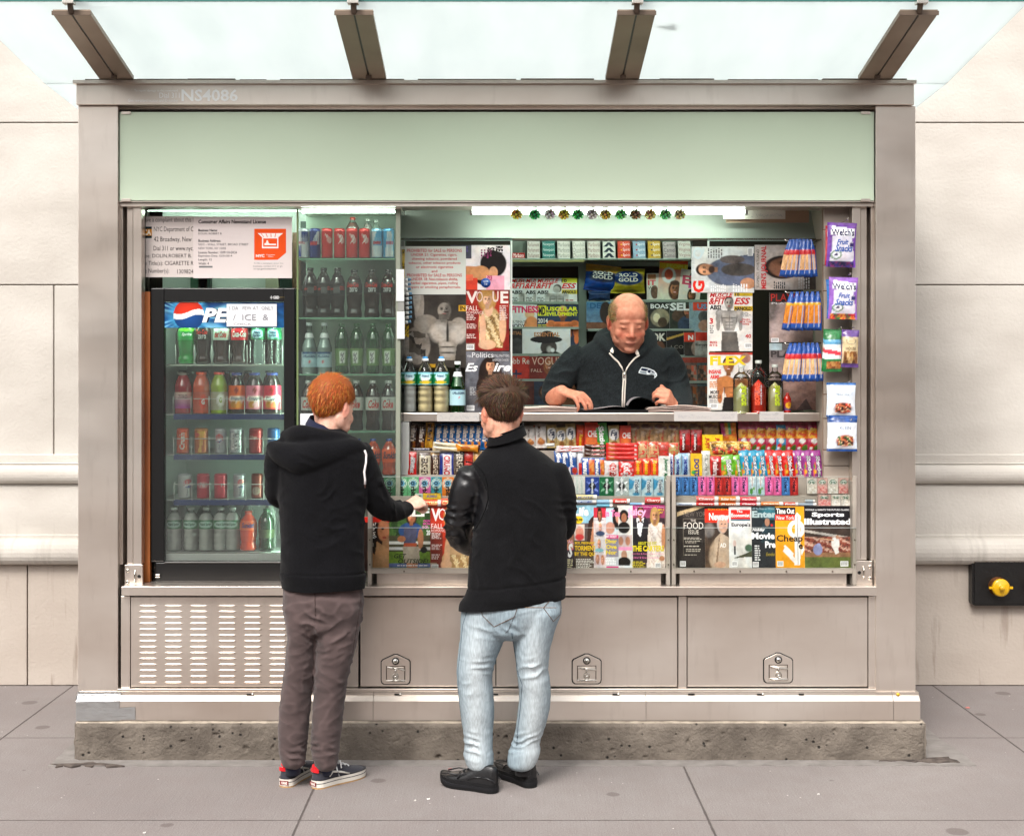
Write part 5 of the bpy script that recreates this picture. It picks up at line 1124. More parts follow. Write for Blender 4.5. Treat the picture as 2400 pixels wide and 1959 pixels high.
a=Z3.rect(227,248,298,342,Y); mb.box(a[0],a[2],Y-.0006,Y,a[1],a[3],'paper','#1c2a30'); a=Z3.rect(227,268,298,322,Y); mb.box(a[0],a[2],Y-.0012,Y,a[1],a[3],'paper','#c8862a'); mb.text('CA',lambda u,v:(u,Y-.0017,v),*Z3.rect(230,272,292,318,Y),'#f0e8d8','paper',bold=.03)
mk('complaint_notice',mb,label='white complaint notice in large type at the edge of the pane above the fridge',cat='notice')
x0,z0,x1,z1=Z3.rect(637,168,1440,668,YG)
mb=MB(); Y=YG-.0045; mb.box(x0,x1,Y,Y+.001,z0,z1,'paper','#d8cdca'); fn=lambda u,v:(u,Y-.0007,v)
for s,r,c,bo in (('Consumer Affairs Newsstand License',(677,192,1228,224),'#2a2626',.03),('Business Name:',(677,268,832,288),'#444',.03),('DOLIN, ROBERT B',(677,297,866,315),'#555',0),('Business Address:',(677,352,860,374),'#555',.02),('S/E/C - WALL STREET, BROAD STREET',(677,384,1085,404),'#666',0),('NEW YORK, NY 10005',(677,416,902,436),'#666',0),('License Number: 1309110-DCA',(677,448,992,468),'#555',.01),('Expiration Date: 12/31/2014',(677,478,952,498),'#555',.01),('Length: 12',(677,508,786,530),'#555',.01),('Width: 4',(677,538,762,558),'#555',.01),
  ('To file a complaint about this',(1128,540,1368,556),'#888',0),('business, contact 311 or go',(1124,562,1362,580),'#777',0),('to nyc.gov/consumers',(1126,584,1312,602),'#777',.01)):
    mb.text(s,fn,*Z3.rect(*r,Y),c,'paper',bold=bo)
a=Z3.rect(682,568,792,582,Y); mb.box(a[0],a[2],Y-.0006,Y,a[1],a[3],'paper','#777')
P=lambda *pts:[(Z3.x(u,Y),Z3.z(v,Y)) for u,v in pts]
mb.prism(P((1132,518),(1132,266),(1390,266),(1390,460),(1322,518)),Y-.0006,Y,'paper','#e2501c')
mb.prism(P((1195,425),(1195,335),(1160,302),(1366,302),(1328,335),(1328,425)),Y-.0012,Y,'paper','#f0e6e0')
mb.prism(P((1205,412),(1205,345),(1318,345),(1318,412)),Y-.0017,Y,'paper','#e2501c')
mb.prism(P((1215,400),(1215,385),(1228,380),(1232,360),(1244,360),(1248,380),(1258,388),(1310,388),(1310,400)),Y-.0022,Y,'paper','#f0e6e0')
for k in range(4): mb.prism(P((1185+k*40,304),(1190+k*40,304),(1212+k*30,334),(1207+k*30,334)),Y-.0017,Y,'paper','#e2501c')
mb.text('NYC',lambda u,v:(u,Y-.0013,v),*Z3.rect(1145,474,1215,498,Y),'#f6ece6','paper',bold=.06); mb.text('Consumer\nAffairs',lambda u,v:(u,Y-.0013,v),*Z3.rect(1230,472,1302,496,Y),'#f6ece6','paper')
mk('licence_notice',mb,label='printed licence sheet with orange square logo on the pane above the fridge',cat='notice')

# ---- glass drinks cabinet
YD=.15; ax0,ax1=dx(616,YD),dx(833,YD); az0,az1=dz(989,YD),dz(434,YD); zsl=SZ1+.001
DC=empty('drinks_cabinet',((ax0+ax1)/2,YD+.15,zsl),'narrow glass cabinet of cans and bottles between the fridge and the sweets','cabinet')
mb=MB(); mb.box(ax0,ax0+.008,YD,YD+.008,zsl,az1,'shelf_metal','#6a7a50'); mb.box(Z5.x(683,YD),Z5.x(712,YD),YD,YD+.01,zsl,az1,'shelf_metal','#8a8f80'); mb.box(ax1-.004,ax1,YD,YD+.3,zsl,az1,'cabinet_glass')
mat('cabinet_back',.6,noisecol=((4,4,4),3,'#9fb09f','#b7c4b4',.3,.7)); mb.box(ax0,ax1,YD+.3,YD+.31,zsl,az1,'cabinet_back'); mb.box(ax0,ax1-.005,YD-.004,YD+.3,zsl,zsl+.02,'shelf_metal','#7a7a70'); mb.box(Z5.x(100,YD),Z5.x(715,YD),YD,YD+.3,az1,az1+.006,'steel')
mk('frame',mb,DC)
mb=MB(); mb.tube([(ax0+.02,YD+.03,az1-.01),(ax1-.03,YD+.03,az1-.01)],.005,'tube'); mk('lamp',mb,DC)  # added tube under the cabinet top, there to brighten the bottles
mb=MB(); mb.box(ax0+.009,Z5.x(682,YD),YD+.002,YD+.006,zsl+.02,az1-.002,'front_glass'); mk('glass_front',mb,DC)
DG='drinks in the glass cabinet'; YX=YD+.06
zsh=[]
for i,y in enumerate((374,727,1064,1403,1672)):
    z=Z5.z(y,YX-.03); zsh.append(z); mb=MB(); mb.box(ax0+.009,ax1-.005,YD+.012,YD+.298,z-.006,z,'cabinet_glass'); mb.box(ax0+.009,ax1-.005,YD+.0105,YD+.012,z-.0065,z+.0005,'shelf_metal','#6f9a80'); mk('shelf',mb,DC)
def cb(c,w,y0,zs,key,kind,body,cap,label,lt,lab,name='drink_bottle',Yo=0,**k):
    Y=YX+Yo; x=Z5.x(c,Y); Rr=w/2/Z5.k*(CAMD+Y)/FOC; H=(Z5.z(y0,Y)-zs)/(1.0 if kind=='can' else .98)
    o=bottle(key,kind,H,Rr,body,k.pop('fill',None),cap,label,lt,name=name,**k); place(o,x,Y,zs+.001,lab,'can' if kind=='can' else 'bottle',DG)
RB=[('bg','#c9ccd0'),('p',[(.0,.0),(.5,.0),(.5,.45),(0,.4)],'#1c2f7a'),('p',[(.5,.55),(1,.6),(1,1),(.5,1)],'#1c2f7a')]
RB2=[('bg','#1a2c74'),('p',[(.35,.45),(1,.5),(1,1),(.8,1)],'#c9ccd0'),('r',.2,.45,.8,.6,'#b02a30')]
RR=[('bg','#c4201e'),('p',[(.3,.9),(.9,.7),(.8,.5),(.55,.55)],'#d8b8b4')]
LB=[('bg','#4a94c0'),('r',0,0,1,.42,'#c9d0d4'),('p',[(0,1),(.5,1),(.2,.45),(0,.45)],'#c9ccd0'),('r',.2,.5,.8,.6,'#b83a40')]
for i,(c,key,lb,bd,tx,lab) in enumerate(((131,'rb1',RB,'#c9ccd0',[('BULL',.2,.5,.8,.6,'#b8282c',B)],'silver and blue energy drink can'),(200,'rb2',RB2,'#1a2c74',[('RedBull',.15,.47,.9,.58,'#d04040',I_)],'dark blue and silver energy drink can'),(272,'rr1',RR,'#c4201e',[],'red energy drink can with small pale mark'),(347,'rr2',RR,'#c4201e',[('2',.35,.5,.75,.85,'#e8d8d4',I_)],'red energy drink can next to it'),(421,'rr2',RR,'#c4201e',[('2',.35,.5,.75,.85,'#e8d8d4',I_)],'red energy drink can before the red capped bottle'),(496,'rr2',RR,'#c4201e',[],'red energy drink can before the clear bottle'),(571,'lb1',LB,'#8ab4cc',[('RedBull',.15,.5,.9,.6,'#b83040',I_)],'light blue and silver energy drink can'),(641,'lb2',LB[:1]+[('p',[(.3,0),(1,0),(.8,1),(.5,1)],'#c9ccd0'),('r',.4,.5,1,.62,'#b83040')],'#4a94c0',[],'light blue energy drink can at the cabinet edge'))):
    cb(c,68,196,zsh[0],key,'can',bd,None,lb,tx,lab+', top shelf of the glass cabinet',name='drink_can')
for c,y,cc,bd,lab in ((425,128,'#b83a2c','#7a5a50','red'),(516,138,'#c9c9c0','#b0a8a0','white'),(566,145,'#c9d0c8','#a8b8a8','pale green')): cb(c,80 if c==425 else 60,y,zsh[0],'tb'+lab,'water','#fff',cc,None,(),lab+' capped bottle standing behind the energy drink cans',Yo=.08,bodymat='bottle_clear',fill=bd)
for i,c in enumerate((172,252,335,435,540,640)):
    cb(c,90,432,zsh[1],'cz%d'%(i>2),'coke','#1c0d08','#1a1412',[('bg','#17110f'),('e',.2,.6,.1,.1,'#a82820')],[('Coca-Cola',.3,.5,1.05,.95,'#c8302a',I_),('zero',.5,.08,1.0,.45,'#ddd')] if i>2 else [('||||||',.3,.2,.7,.8,'#888'),('COLA',.72,.5,1.1,.9,'#b83028',B)],'dark cola bottle with black label, %s on its shelf in the glass cabinet'%ORD[i],lz=(.44,.64))
for i,c in enumerate((165,256)):
    cb(c,90,758,zsh[2],'pe1','glass','#fff','#cfd6d8',[('bg','#a8c4cc'),('r',0,.85,1,1,'#31527a'),('e',.5,.35,.08,.1,'#c84a4a',.1)],[('S.PELLEGRINO',.02,.62,.98,.8,'#24406a',B)],'clear sparkling water bottle with pale blue label, %s in the glass cabinet'%ORD[i],lz=(.13,.42),neck='#d8dcdc',bodymat='bottle_clear',fill='#8fa09a',level=.7)
for i,c in enumerate((360,450,547,640)):
    cb(c,84,766,zsh[2],'gr1','coke','#17401f','#1f5a2c',[('bg','#5a7a44'),('r',.35,.15,.65,.8,'#c8d0c0'),('n',.36,.2,.64,.75,['#333','#ccc','#555','#ddd'],.035)],[],'green ginger soda bottle, %s in the glass cabinet'%ORD[i],lz=(.16,.5))
for i,c in enumerate((160,350,447,546,640)):
    cb(c,86,1105,zsh[3],'dk1','coke','#20100a','#c9cac6',[('bg','#b4b4ae')],[('diet',.5,.72,.75,.95,'#888',I_),('Coke',.15,.15,.95,.78,'#b02a26',I_)],'cola bottle with silver label and white cap, %s in the glass cabinet'%ORD[i],lz=(.40,.66))
for i,c in enumerate((362,455,548,643)):
    cb(c,86,1452,zsh[4],'fa1','coke','#b23a10','#2c4a9c',[('bg','#e2541a')],[('Sunkist',.1,.25,1.2,.8,'#1a1a3a',I_)],'orange soda bottle with blue cap, %s at the bottom of the glass cabinet'%ORD[i],lz=(.36,.72))
card(Z5,112,1300,210,1405,YD-.002,'white_note','white paper note stuck low on the glass cabinet beside the red haired customer','note','#dcdfe0',None,texts=(('-C',155,1330,195,1352,'#333'),))
card(Z6,110,352,182,640,.14,'taped_paper','white taped paper on the glass cabinet edge, the upper of two','paper','#cfd3d2')
card(Z6,116,732,186,980,.14,'taped_paper','white taped paper on the glass cabinet edge, the lower of two','paper','#cdd1d0')
card(Z6,126,645,182,728,.1425,'tape_strip','grey tape strip between the two white papers on the cabinet edge','tape','#8a8a86')

# ---- glass screens beside the serving hatch with magazines fixed to them
YS_=.36
for zone,a,b_,lab,vx in ((Z6,178,1152,'tall glass screen holding magazines and the tobacco notice beside the serving hatch',(178,742,1148)),(Z8,268,1145,'tall glass screen holding magazines behind the hanging peanut bags',(272,1112))):
    r=empty('glass_screen',(zone.x((a+b_)/2,YS_),YS_,dz(857.5,YK)),lab,'screen'); ORIG[r.name]=tuple(r.location)
    zt=zone.z(96 if zone is Z6 else 352,YS_)
    mb=MB(); mb.box(zone.x(a,YS_),zone.x(b_,YS_),YS_,YS_+.005,dz(857.5,YK)+.001,zt,'clear'); mk('pane',mb,r)
    mb=MB()
    for v in (a,b_): x=zone.x(v,YS_); mb.box(x-.004,x+.004,YS_-.004,YS_+.009,dz(857.5,YK)+.001,zt,'matte_white')
    mb.box(zone.x(a,YS_)-.004,zone.x(b_,YS_)+.004,YS_-.005,YS_+.01,zt+.0005,zt+.014,'shelf_metal','#8fa09a'); mk('frame',mb,r)
YM=YS_-.004
def sm(zone,a,b,c,d,label,ops,texts=(),**k): 
    Y=k.pop('Y',YM); return mag(zone,a,b,c,d,Y,label,ops,texts,th=k.pop('th',.0025),group='magazines fixed to the glass screens',**k)
x=Z6.rect
card(Z6,185,145,740,580,YM-.009,'tobacco_notice','pale notice listing tobacco sales prohibited in pink red type','notice','#d2d4cc',texts=[(s,)+r+('#c23c3c',dict(bold=.012)) for s,r in (('PROHIBITED for SALE to PERSONS',(208,168,704,198)),('UNDER 21: Cigarettes, cigars,',(244,208,662,240)),('chewing tobacco, powdered',(252,246,658,276)),('tobacco, other tobacco products',(222,284,692,312)),('or electronic cigarettes',(290,320,626,350)),('and',(430,358,482,382)),('PROHIBITED for SALE to PERSONS',(208,392,704,420)),('UNDER 18: Non-tobacco shisha,',(244,428,668,458)),('herbal cigarettes, pipes, rolling',(244,466,668,494)),('papers or smoking paraphernalia',(222,502,692,530)))])
sm(Z6,600,135,1140,538,'pink and white magazine turned sideways showing a woman with long black hair',[('bg','#e6dcdc'),('r',0,.0,.3,.35,'#4a4a58'),('e',.45,.92,.5,.1,'#e8d8dc'),('e',.42,.72,.3,.22,'#15100f',.08),('e',.75,.62,.16,.2,'#15100f',.1),('e',.6,.3,.13,.35,'#c08050',.08),('e',.62,.5,.16,.16,'#c88a5a',.1),('p',[(.55,.1),(.9,.28),(1,.05),(.8,0)],'#a06a3c'),('e',.62,.72,.14,.075,'#c89068',.1),('r',.74,.14,1,.45,'#d8402a'),('r',.66,.25,.8,.38,'#e06a4a'),('r',.68,.6,1,.9,'#e8a0b4')],[('REAL\nSEX',.02,.62,.28,.88,'#1c1414',dict(bold=.05,lh=.9)),('SEX',.68,.62,.8,.7,'#a81c50',B)],rot=1,lines=[(.1,.5,.3,.7,4,'#8a3060'),(.03,.05,.2,.3,7,'#5a4a8a')])
mb=MB(); p_=Z6.p(920,475,YM-.006); mb.lathe([(.022,0),(.022,.001)],'print','#1f4a94',n=24); 
mb.v=[(x_,-z_,y_) for x_,y_,z_ in mb.v]; mb.text('HOW\nTO',lambda u,v:(u,-.0018,v),-.012,-.01,.012,.011,'#e8eef4'); put(mb,'round_sticker',p_.x,p_.y,p_.z,'round blue sticker on the sideways pink magazine','sticker')
sm(Z6,185,585,742,1240,'dark poster of a muscular man raising one arm beside the water bottles',[('bg','#37322d'),('e',.2,.3,.22,.26,'#8a8278',.1),('n',.08,.15,.34,.5,['#8a8278','#4a443c','#2c2824'],.09),('e',.24,.86,.08,.26,'#8c857c',.1),('e',.2,.97,.06,.2,'#a09a90',.1),('e',.35,.6,.2,.13,'#7d766c',.1)]+[('e',.88,.55,.14,.14,'#8d867c',.12),('p',[(.4,.68),(.92,.62),(.98,.45),(.85,.3),(.82,.1),(.58,.1),(.55,.4),(.42,.52)],'#7b746a'),('e',.57,.48,.16,.13,'#b0a89e',.45),('e',.86,.47,.14,.13,'#a8a096',.5),('e',.7,.45,.02,.2,'#2e2a26',.6),('e',.68,.32,.11,.035,'#a59d93',.6),('e',.7,.24,.11,.03,'#9b9389',.6),('e',.7,.17,.1,.03,'#91897f',.6),('e',.7,.285,.12,.01,'#3a352f',.5),('e',.7,.205,.12,.01,'#3a352f',.5),*head_ops(.645,.80,.23,'#8b847a','#3b352f',0),('r',.56,.66,.72,.74,'#5c564e'),('r',.88,.78,1,.86,'#d0a028'),('r',.4,.0,.5,.05,'#b88c1c'),('e',.68,.765,.04,.012,'#3a2c28',.4)],[('IN',.9,.79,.99,.85,'#2a2418',B)],Y=YM-.001)
sm(Z6,735,540,1132,1088,'red fashion magazine with a blonde woman in a gold dress beneath the sideways magazine',[('bg','#8c1c14'),('e',.5,.6,.5,.4,'#a02818',.8),('e',.5,.84,.21,.2,'#a87a40',.15),('e',.56,.42,.26,.3,'#b89a68',.12),('n',.32,.05,.86,.6,['#c9ab7c','#7a5a34','#d8c49a','#a0804e'],.035),('r',0,0,.3,.62,'#7a1a14'),('r',.86,0,1,.7,'#7a1a14'),('e',.4,.35,.07,.27,'#d0a080',.15),('e',.85,.4,.08,.26,'#cfa07c',.15),('e',.5,.1,.2,.08,'#d0a482',.15),('e',.53,.68,.1,.12,'#d0a284',.15)]+head_ops(.5,.845,.21,'#d4a88a','#b08448',.9)+[('r',0,.0,.22,.12,'#9a8878')],[('V',.02,.78,.28,.98,'#e4d6ce',B),('O',.25,.8,.4,.98,'#d8c0b8'),('U',.62,.8,.76,.98,'#d8c0b8',B),('E',.8,.78,.98,.98,'#ecdcd4',B),('FALL',.02,.66,.3,.74,'#e8dcd4'),('ROMANCE',.02,.605,.42,.65,'#e0d0c8')],lines=[(.03,.5,.25,.6,4,'#d8c4bc'),(.03,.36,.3,.45,4,'#d8c4bc'),(.78,.5,.98,.75,9,'#d8c4bc'),(.03,.2,.25,.28,3,'#d8c4bc')],barcode=(.03,.02))
sm(Z6,735,1095,1145,1645,'grey magazine showing a dark haired woman beside the green water bottle',[('bg','#5c5c62'),('gr','#55555b','#64646a'),('e',.55,.62,.26,.3,'#20140f',.1),('e',.4,.4,.16,.2,'#20140f',.12),('e',.7,.4,.2,.22,'#c08a68',.12),('p',[(.52,.5),(.64,.56),(.66,.1),(.46,.1)],'#c08a68'),('p',[(.62,.6),(.85,.66),(.9,.2),(.68,.2)],'#15110f')]+head_ops(.55,.77,.2,'#c4906e','#20140f',.5),[('YES,',.04,.9,.14,.94,'#ddd'),('Politics',.15,.9,.62,.985,'#dcdcdc'),('STILL MATTERS',.62,.91,.97,.95,'#ccc'),('Es',.0,.67,.28,.81,'#e8e8e8',dict(shear=.3,bold=.03)),('ire',.62,.67,1.0,.81,'#e8e8e8',dict(shear=.3,bold=.03)),('AMERICAN CANDID',.6,.84,.96,.88,'#bbb')],barcode=(.03,.03),lines=[(.1,.28,.26,.42,6,'#aaa')])
# strip of small capped tubes and yellow tape hanging at the screen edge
mb=MB(); x0,z0,x1,z1=Z6.rect(158,172,188,430,.3); mb.grid(3,24,lambda u,v:(x0+(x1-x0)*u,.3+.004*math.sin(v*9),z0+(z1-z0)*v),lambda U,Vv:paint(U,Vv,[('n',0,0,1,1,['#c8a820','#c8a820','#2a2618','#b09018'],.07)]),'print'); x0,z0,x1,z1=Z6.rect(188,850,225,965,.3); mb.grid(3,12,lambda u,v:(x0+(x1-x0)*u,.3,z0+(z1-z0)*v),lambda U,Vv:paint(U,Vv,[('n',0,0,1,1,['#c8a820','#b09018','#2a2618'],.12)]),'print'); mk('yellow_display_strip',mb,label='yellow and black display strip hanging at the edge of the glass screen',cat='strip')
for i in range(10):
    p=Z6.p(212+(8 if 2<i<9 else 0),448+42.2*i,.29); mb=MB()
    mb.tube([(p.x-.012,p.y,p.z-.002),(p.x+.002,p.y,p.z)],.0075,'plastic','#e4e4e0',n=12); mb.tube([(p.x+.002,p.y,p.z),(p.x+.016,p.y,p.z+.003)],.0065,'plastic','#5c8aa8',n=12)
    mk('capped_tube',mb,label='small white capped blue tube, %s down the yellow strip'%ORD[i],cat='tube',group='capped tubes on the yellow strip')
# bottles on the counter
CTz=dz(857.5,YK)+.001; BG='bottles on the service counter'
def kb(zone,a,b,y0,y1,key,kind,body,cap,label,lt,lab,Y=YK+.035,**k):
    x=(zone.x(a,Y)+zone.x(b,Y))/2; Rr=(zone.x(b,Y)-zone.x(a,Y))/2; H=(zone.z(y0,Y)-CTz)/1.0
    o=bottle(key,kind,H,Rr,body,k.pop('fill',None),cap,label,lt,**k); place(o,x,Y,CTz,lab,'bottle',BG)
for i,(a,b_,fl,key) in enumerate(((158,298,'#d4d6ce','w1'),(300,446,'#ecd9a4','w2'),(444,592,'#ecd9a4','w2'))):
    kb(Z6,a,b_,1142,1645,key,'water','#fff',('#e8ecec','#2f8fd0'),[('bg','#0f7a44'),('e',.5,.62,.3,.3,'#bcdfe4',.1),('r',0,.9,1,1,'#8fd0dc'),('r',0,0,1,.08,'#8fd0dc'),('e',.5,.2,.3,.12,'#d8b82c',.1)],[('Poland',.3,.62,.7,.8,'#123c6a',B),('Spring',.2,.3,.8,.6,'#f4f4f4',dict(bold=.05,shear=.2))],['clear','pale yellow','pale yellow'][i]+' water bottle with blue sports cap '+['nearest the glass cabinet','in the middle of three','beside the green bottle'][i],lz=(.5,.72),bodymat='bottle_clear',fill=fl,level=.5)
kb(Z6,594,736,1175,1642,'pg','glass','#fff','#e4e8e4',[('bg','#a8ccd4'),('r',0,.94,1,1,'#2a5a7a'),('e',.5,.52,.07,.07,'#d04a4a',.1)],[('S.PELLEGRINO',.04,.7,.96,.86,'#1c3a5a',B)],'green glass sparkling water bottle on the counter',lz=(.14,.44),neck='#dfe4e4',bodymat='bottle_green',fill='#1c6a2c',level=.72)
for i,(a,b_,y,fl,tc,lab) in enumerate(((460,592,1312,'#a8a670','#b8cc28','tall clear drink bottle with lime lettering before the yellow titled magazine'),(596,724,1275,'#c02c1c','#f05a3c','tall red drink bottle between two clear ones'),(724,852,1308,'#aaa26c','#b8cc28','tall clear drink bottle with lime lettering beside the small red bottle'))):
    kb(Z8,a,b_,y,1672,'iso%d'%i,'shoulder','#fff','#a8aca4','none',[('ISOPURE',.3,.08,.62,.8,tc,dict(rot=-1,bold=.04)),('ISOPURE',.66,.1,.74,.75,'#ddd',dict(rot=-1))],lab,lz=(.1,.66),bodymat='bottle_clear',fill=fl,level=.62)
kb(Z8,856,915,1535,1672,'shot','coke','#c02a1c','#c8281c',[('gr','#2a3a6a','#c8281c'),('e',.5,.5,.4,.3,'#e8b020')],[('5',.4,.4,.6,.7,'#c81c1c',B)],'small red and yellow energy shot bottle on the counter',lz=(.1,.62))
# right screen magazines
sm(Z8,135,395,625,755,'pale magazine turned sideways showing a man in a denim shirt',[('bg','#cfd0ce'),('e',.45,.42,.3,.34,'#5a6274',.08),('p',[(.2,.55),(.72,.55),(.85,.0),(.1,0)],'#5c647a'),('e',.72,.35,.09,.2,'#5a5250',.1),('e',.2,.1,.12,.12,'#c08a68',.1),('e',.5,.25,.14,.28,'#4a4440',.12)]+head_ops(.5,.78,.26,'#c48e6c','#241812',0)+[('e',.5,.68,.08,.05,'#3a2820',.4)],[('G',.0,.79,.26,.98,'#e02a1c',BB),('Q',.72,.79,.99,.98,'#c9d4d8',B)],rot=-1,lines=[(.02,.45,.2,.7,8,'#eee'),(.02,.1,.2,.35,6,'#eee'),(.75,.5,.98,.75,6,'#777')],barcode=(.8,.02),Y=YM-.002)
sm(Z8,630,382,1110,732,'grey magazine turned sideways with vertical red title behind the top peanut bags',[('bg','#b8aea8'),('e',.5,.55,.26,.3,'#1f1612',.1),('e',.5,.5,.22,.27,'#7a5440',.15),('e',.42,.56,.05,.03,'#1a100c',.4),('e',.6,.56,.05,.03,'#1a100c',.4),('r',0,0,1,.2,'#4a423e')],[("MEN'S JOURNAL",.02,.79,.98,.9,'#c02a30',dict(bold=.03)),('SUSPECT: PORTLAND',.05,.93,.9,.97,'#333')],rot=-1,lines=[(.02,.5,.2,.7,6,'#444'),(.02,.1,.3,.3,5,'#ccc')],Y=YM-.001)
mfr=[('bg','#d8d4ce'),('r',.58,.93,1,1,'#c0a020'),('r',.58,.68,1,.76,'#c0a020')]+muscle_ops(.47,.74,.165,'#8f8a84',a=1.35)+[('p',[(.3,.33),(.64,.33),(.7,0),(.28,0)],'#5c5752'),*head_ops(.46,.815,.2,'#9a958e','#3a3430',0)]
sm(Z8,270,750,612,1212,'muscle magazine with red title fixed on the glass above the yellow titled one',mfr,[('MUSCLE',.02,.91,.55,.985,'#b81c1c',I_),('10',.6,.93,.7,.985,'#333',B),('&FIT',.0,.79,.4,.905,'#b81818',I_),('ESS',.58,.79,.95,.905,'#b81818',I_),('ABS!',.02,.7,.28,.78,'#1a1a1a',BB),('ARNOLD',.58,.69,.98,.75,'#1a1a1a',BB),('3',.02,.46,.1,.56,'#c02020',BB),('TRAIN\nFOR THE\nWWE',.72,.44,.97,.55,'#b83030',B),('40',.83,.22,.97,.29,'#b83030',B),('BIG\nRTS',.02,.08,.2,.17,'#b83030',B)],lines=[(.72,.58,.97,.66,4,'#888'),(.02,.3,.12,.44,5,'#666')],barcode=(.82,.05))
sm(Z8,270,1222,612,1672,'bodybuilding magazine with large yellow title behind the clear drink bottle',[('bg','#cfcac4'),('r',0,.96,1,1,'#a83a30'),('e',.84,.9,.12,.09,'#a07060',.2)]+muscle_ops(.58,.62,.21,'#a8683c',a=1.35)+[('e',.4,.5,.15,.1,'#b0703e',.2),('p',[(.35,.22),(.7,.22),(.75,0),(.3,0)],'#1f1a1a'),*head_ops(.45,.78,.25,'#a46a42','#1d1310',0)],[('FLEX',.03,.78,.86,.94,'#d8bc20',dict(bold=.05)),('INSANE\nARMS',.0,.54,.28,.7,'#c82424',BB),('UGE',.82,.62,1,.7,'#222',BB),('MORE\nMUSCLE',.0,.2,.28,.34,'#1f1f1f',B)],lines=[(.02,.38,.22,.5,4,'#c07020'),(.02,.12,.26,.19,3,'#888')],barcode=(.03,.03))
sm(Z8,745,752,1085,1142,'dark brown magazine with red title half hidden by the middle peanut bags',[('gr','#6a5a54','#7a706c'),('e',.35,.55,.2,.35,'#a08a84',.5),('e',.25,.2,.3,.25,'#b09a94',.6),('r',0,.8,1,1,'#2c2624')],[('PLAYBOY',.03,.82,.98,.97,'#b03028',dict(bold=.01)),('PLAYMATE',.05,.76,.9,.8,'#ddd')],barcode=(.04,.0))
sm(Z8,745,1150,1085,1440,'grey pink magazine showing part of a large pale title above the small red bottle',[('gr','#a08880','#6a6a6c'),('r',0,.82,.28,1,'#9fb0b4')],[('PLA',.03,.62,.5,.8,'#3a3434',B)])
sm(Z8,850,1446,1108,1672,'pinkish brown magazine beside the small red bottle on the counter',[('gr','#7a5a50','#a4847a'),('p',[(.4,0),(.7,.4),(.9,0)],'#4a3c3a'),('p',[(0,.5),(.6,1),(1,.9),(.3,.3)],'#94766c')])
# ---------------------------------------------------------------- sweets, gum, hanging bags, racks of magazines, newspapers
SG='sweets under the counter edge'
_WR={}
def sweet(zone,a,b,c,d,Y,name,cat,label,ops,texts=(),dep=.008,lean=6,tilt=0,group=SG,box=False,crimp=.06,mt='foil',key=None,nx=10,nz=24,dy=0):
    """wrapper or carton standing on its step; zone rect gives its place and size"""
    global GAIN
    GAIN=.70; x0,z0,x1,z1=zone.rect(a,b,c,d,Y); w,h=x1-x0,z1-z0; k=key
    if k and k in _WR:
        o=copy_tree(_WR[k])
    else:
        if box:
            mb=MB(); mb.grid(max(4,int(w/.004)),max(6,int(h/.004)),lambda u,v:((u-.5)*w,-.016,h*v),lambda U,Vv:photo(U,Vv,ops,int(a)%89),'print'); base=ops[0][1]; 
            mb.box(-w/2,w/2,-.0159,0,0,h,'print',base); fo=lambda u,v:((u-.5)*w,-.0167,h*v)
            for t in texts: mb.text(t[0],fo,*t[1:5],t[5],'print',**(t[6] if len(t)>6 else {}))
        else: mb=pouch(w,h,dep,ops,texts,m=mt,crimp=crimp,nx=nx,nz=nz,seed=random.random()*9)
        o=mk(name,mb,local=True)
        if k: _WR[k]=o
    o.location=((x0+x1)/2,Y+dy,z0); o.rotation_euler=(-R(lean),R(tilt),0); setp(o,label,cat,group); GAIN=1.0; return o
RT=lambda **k:dict(rot=1,**k); RTB=RT(bold=.03)
Y1=.345; Y2=.25; Y3=.175
# top row, R1
def mm(c,c2,letter='#d8c8b8'): return [('bg',c),('e',.5,.2,.35,.08,c2),('n',.15,.05,.85,.3,[c,c2,c,'#c88a2a'],.2)],[('m&m\'s',.25,.3,.85,.92,letter,RT(bold=.06))]
o_,t_=mm('#3a1c10','#8a4a20')
for i,a in enumerate((392,476)): sweet(R1,a,130+i*18,a+86,385,Y1,'candy_bag','candy bag','brown chocolate candy bag, %s at the cabinet end of the top sweets row'%ORD[i],o_,t_,tilt=4,dy=-.003*i)
o_,t_=mm('#b8801c','#d8a83c','#2a1a10'); sweet(R1,556,120,640,385,Y1,'candy_bag','candy bag','yellow peanut chocolate candy bag beside the two brown bags',o_,t_,tilt=3,dy=-.002)
o_,t_=mm('#1c5a94','#d87a2c')
for i in range(8): sweet(R1,640+64*i,138-3*(i%2),726+64*i,385,Y1,'candy_bag','candy bag','blue pretzel candy bag, %s of the blue run in the top sweets row'%ORD[i],o_,t_,tilt=5,dy=-.002*i,key='mmb' if i else None)
# top row, R2
ml=[('bg','#d6d0c8'),('e',.5,.25,.38,.13,'#a8683a'),('e',.45,.35,.2,.08,'#c88a50'),('r',.0,.9,1,1,'#b0a8a0')]
sweet(R2,128,168,232,370,Y1,'cookie_packet','cookies','white cookie packet partly behind the dark jacket',ml,[('Milano',.2,.5,.45,.88,'#4a2a1a',RT(bold=.01))])
sweet(R2,230,138,338,370,Y1,'cookie_packet','cookies','white cookie packet standing upright beside the gold boxes',ml,[('Milano',.2,.45,.5,.9,'#4a2a1a',RT(bold=.01))],tilt=-2,dy=-.004)
fa=[('bg','#b8a068'),('e',.5,.6,.52,.26,'#dcdad6',.08),('e',.5,.2,.3,.12,'#8a5a30')]
for i,(a,b_,y) in enumerate(((342,442,145),(436,530,170),(528,624,135),(940,1048,150))): sweet(R2,a,y,b_,370,Y1,'cookie_packet','cookies','gold and white cookie packet, %s such in the top sweets row'%ORD[i],fa,[('Fa',.15,.52,.8,.78,'#1c2c4a',I_),('F',.5,.3,.8,.5,'#1c2c4a',I_)],dy=-.003*i,tilt=-3)
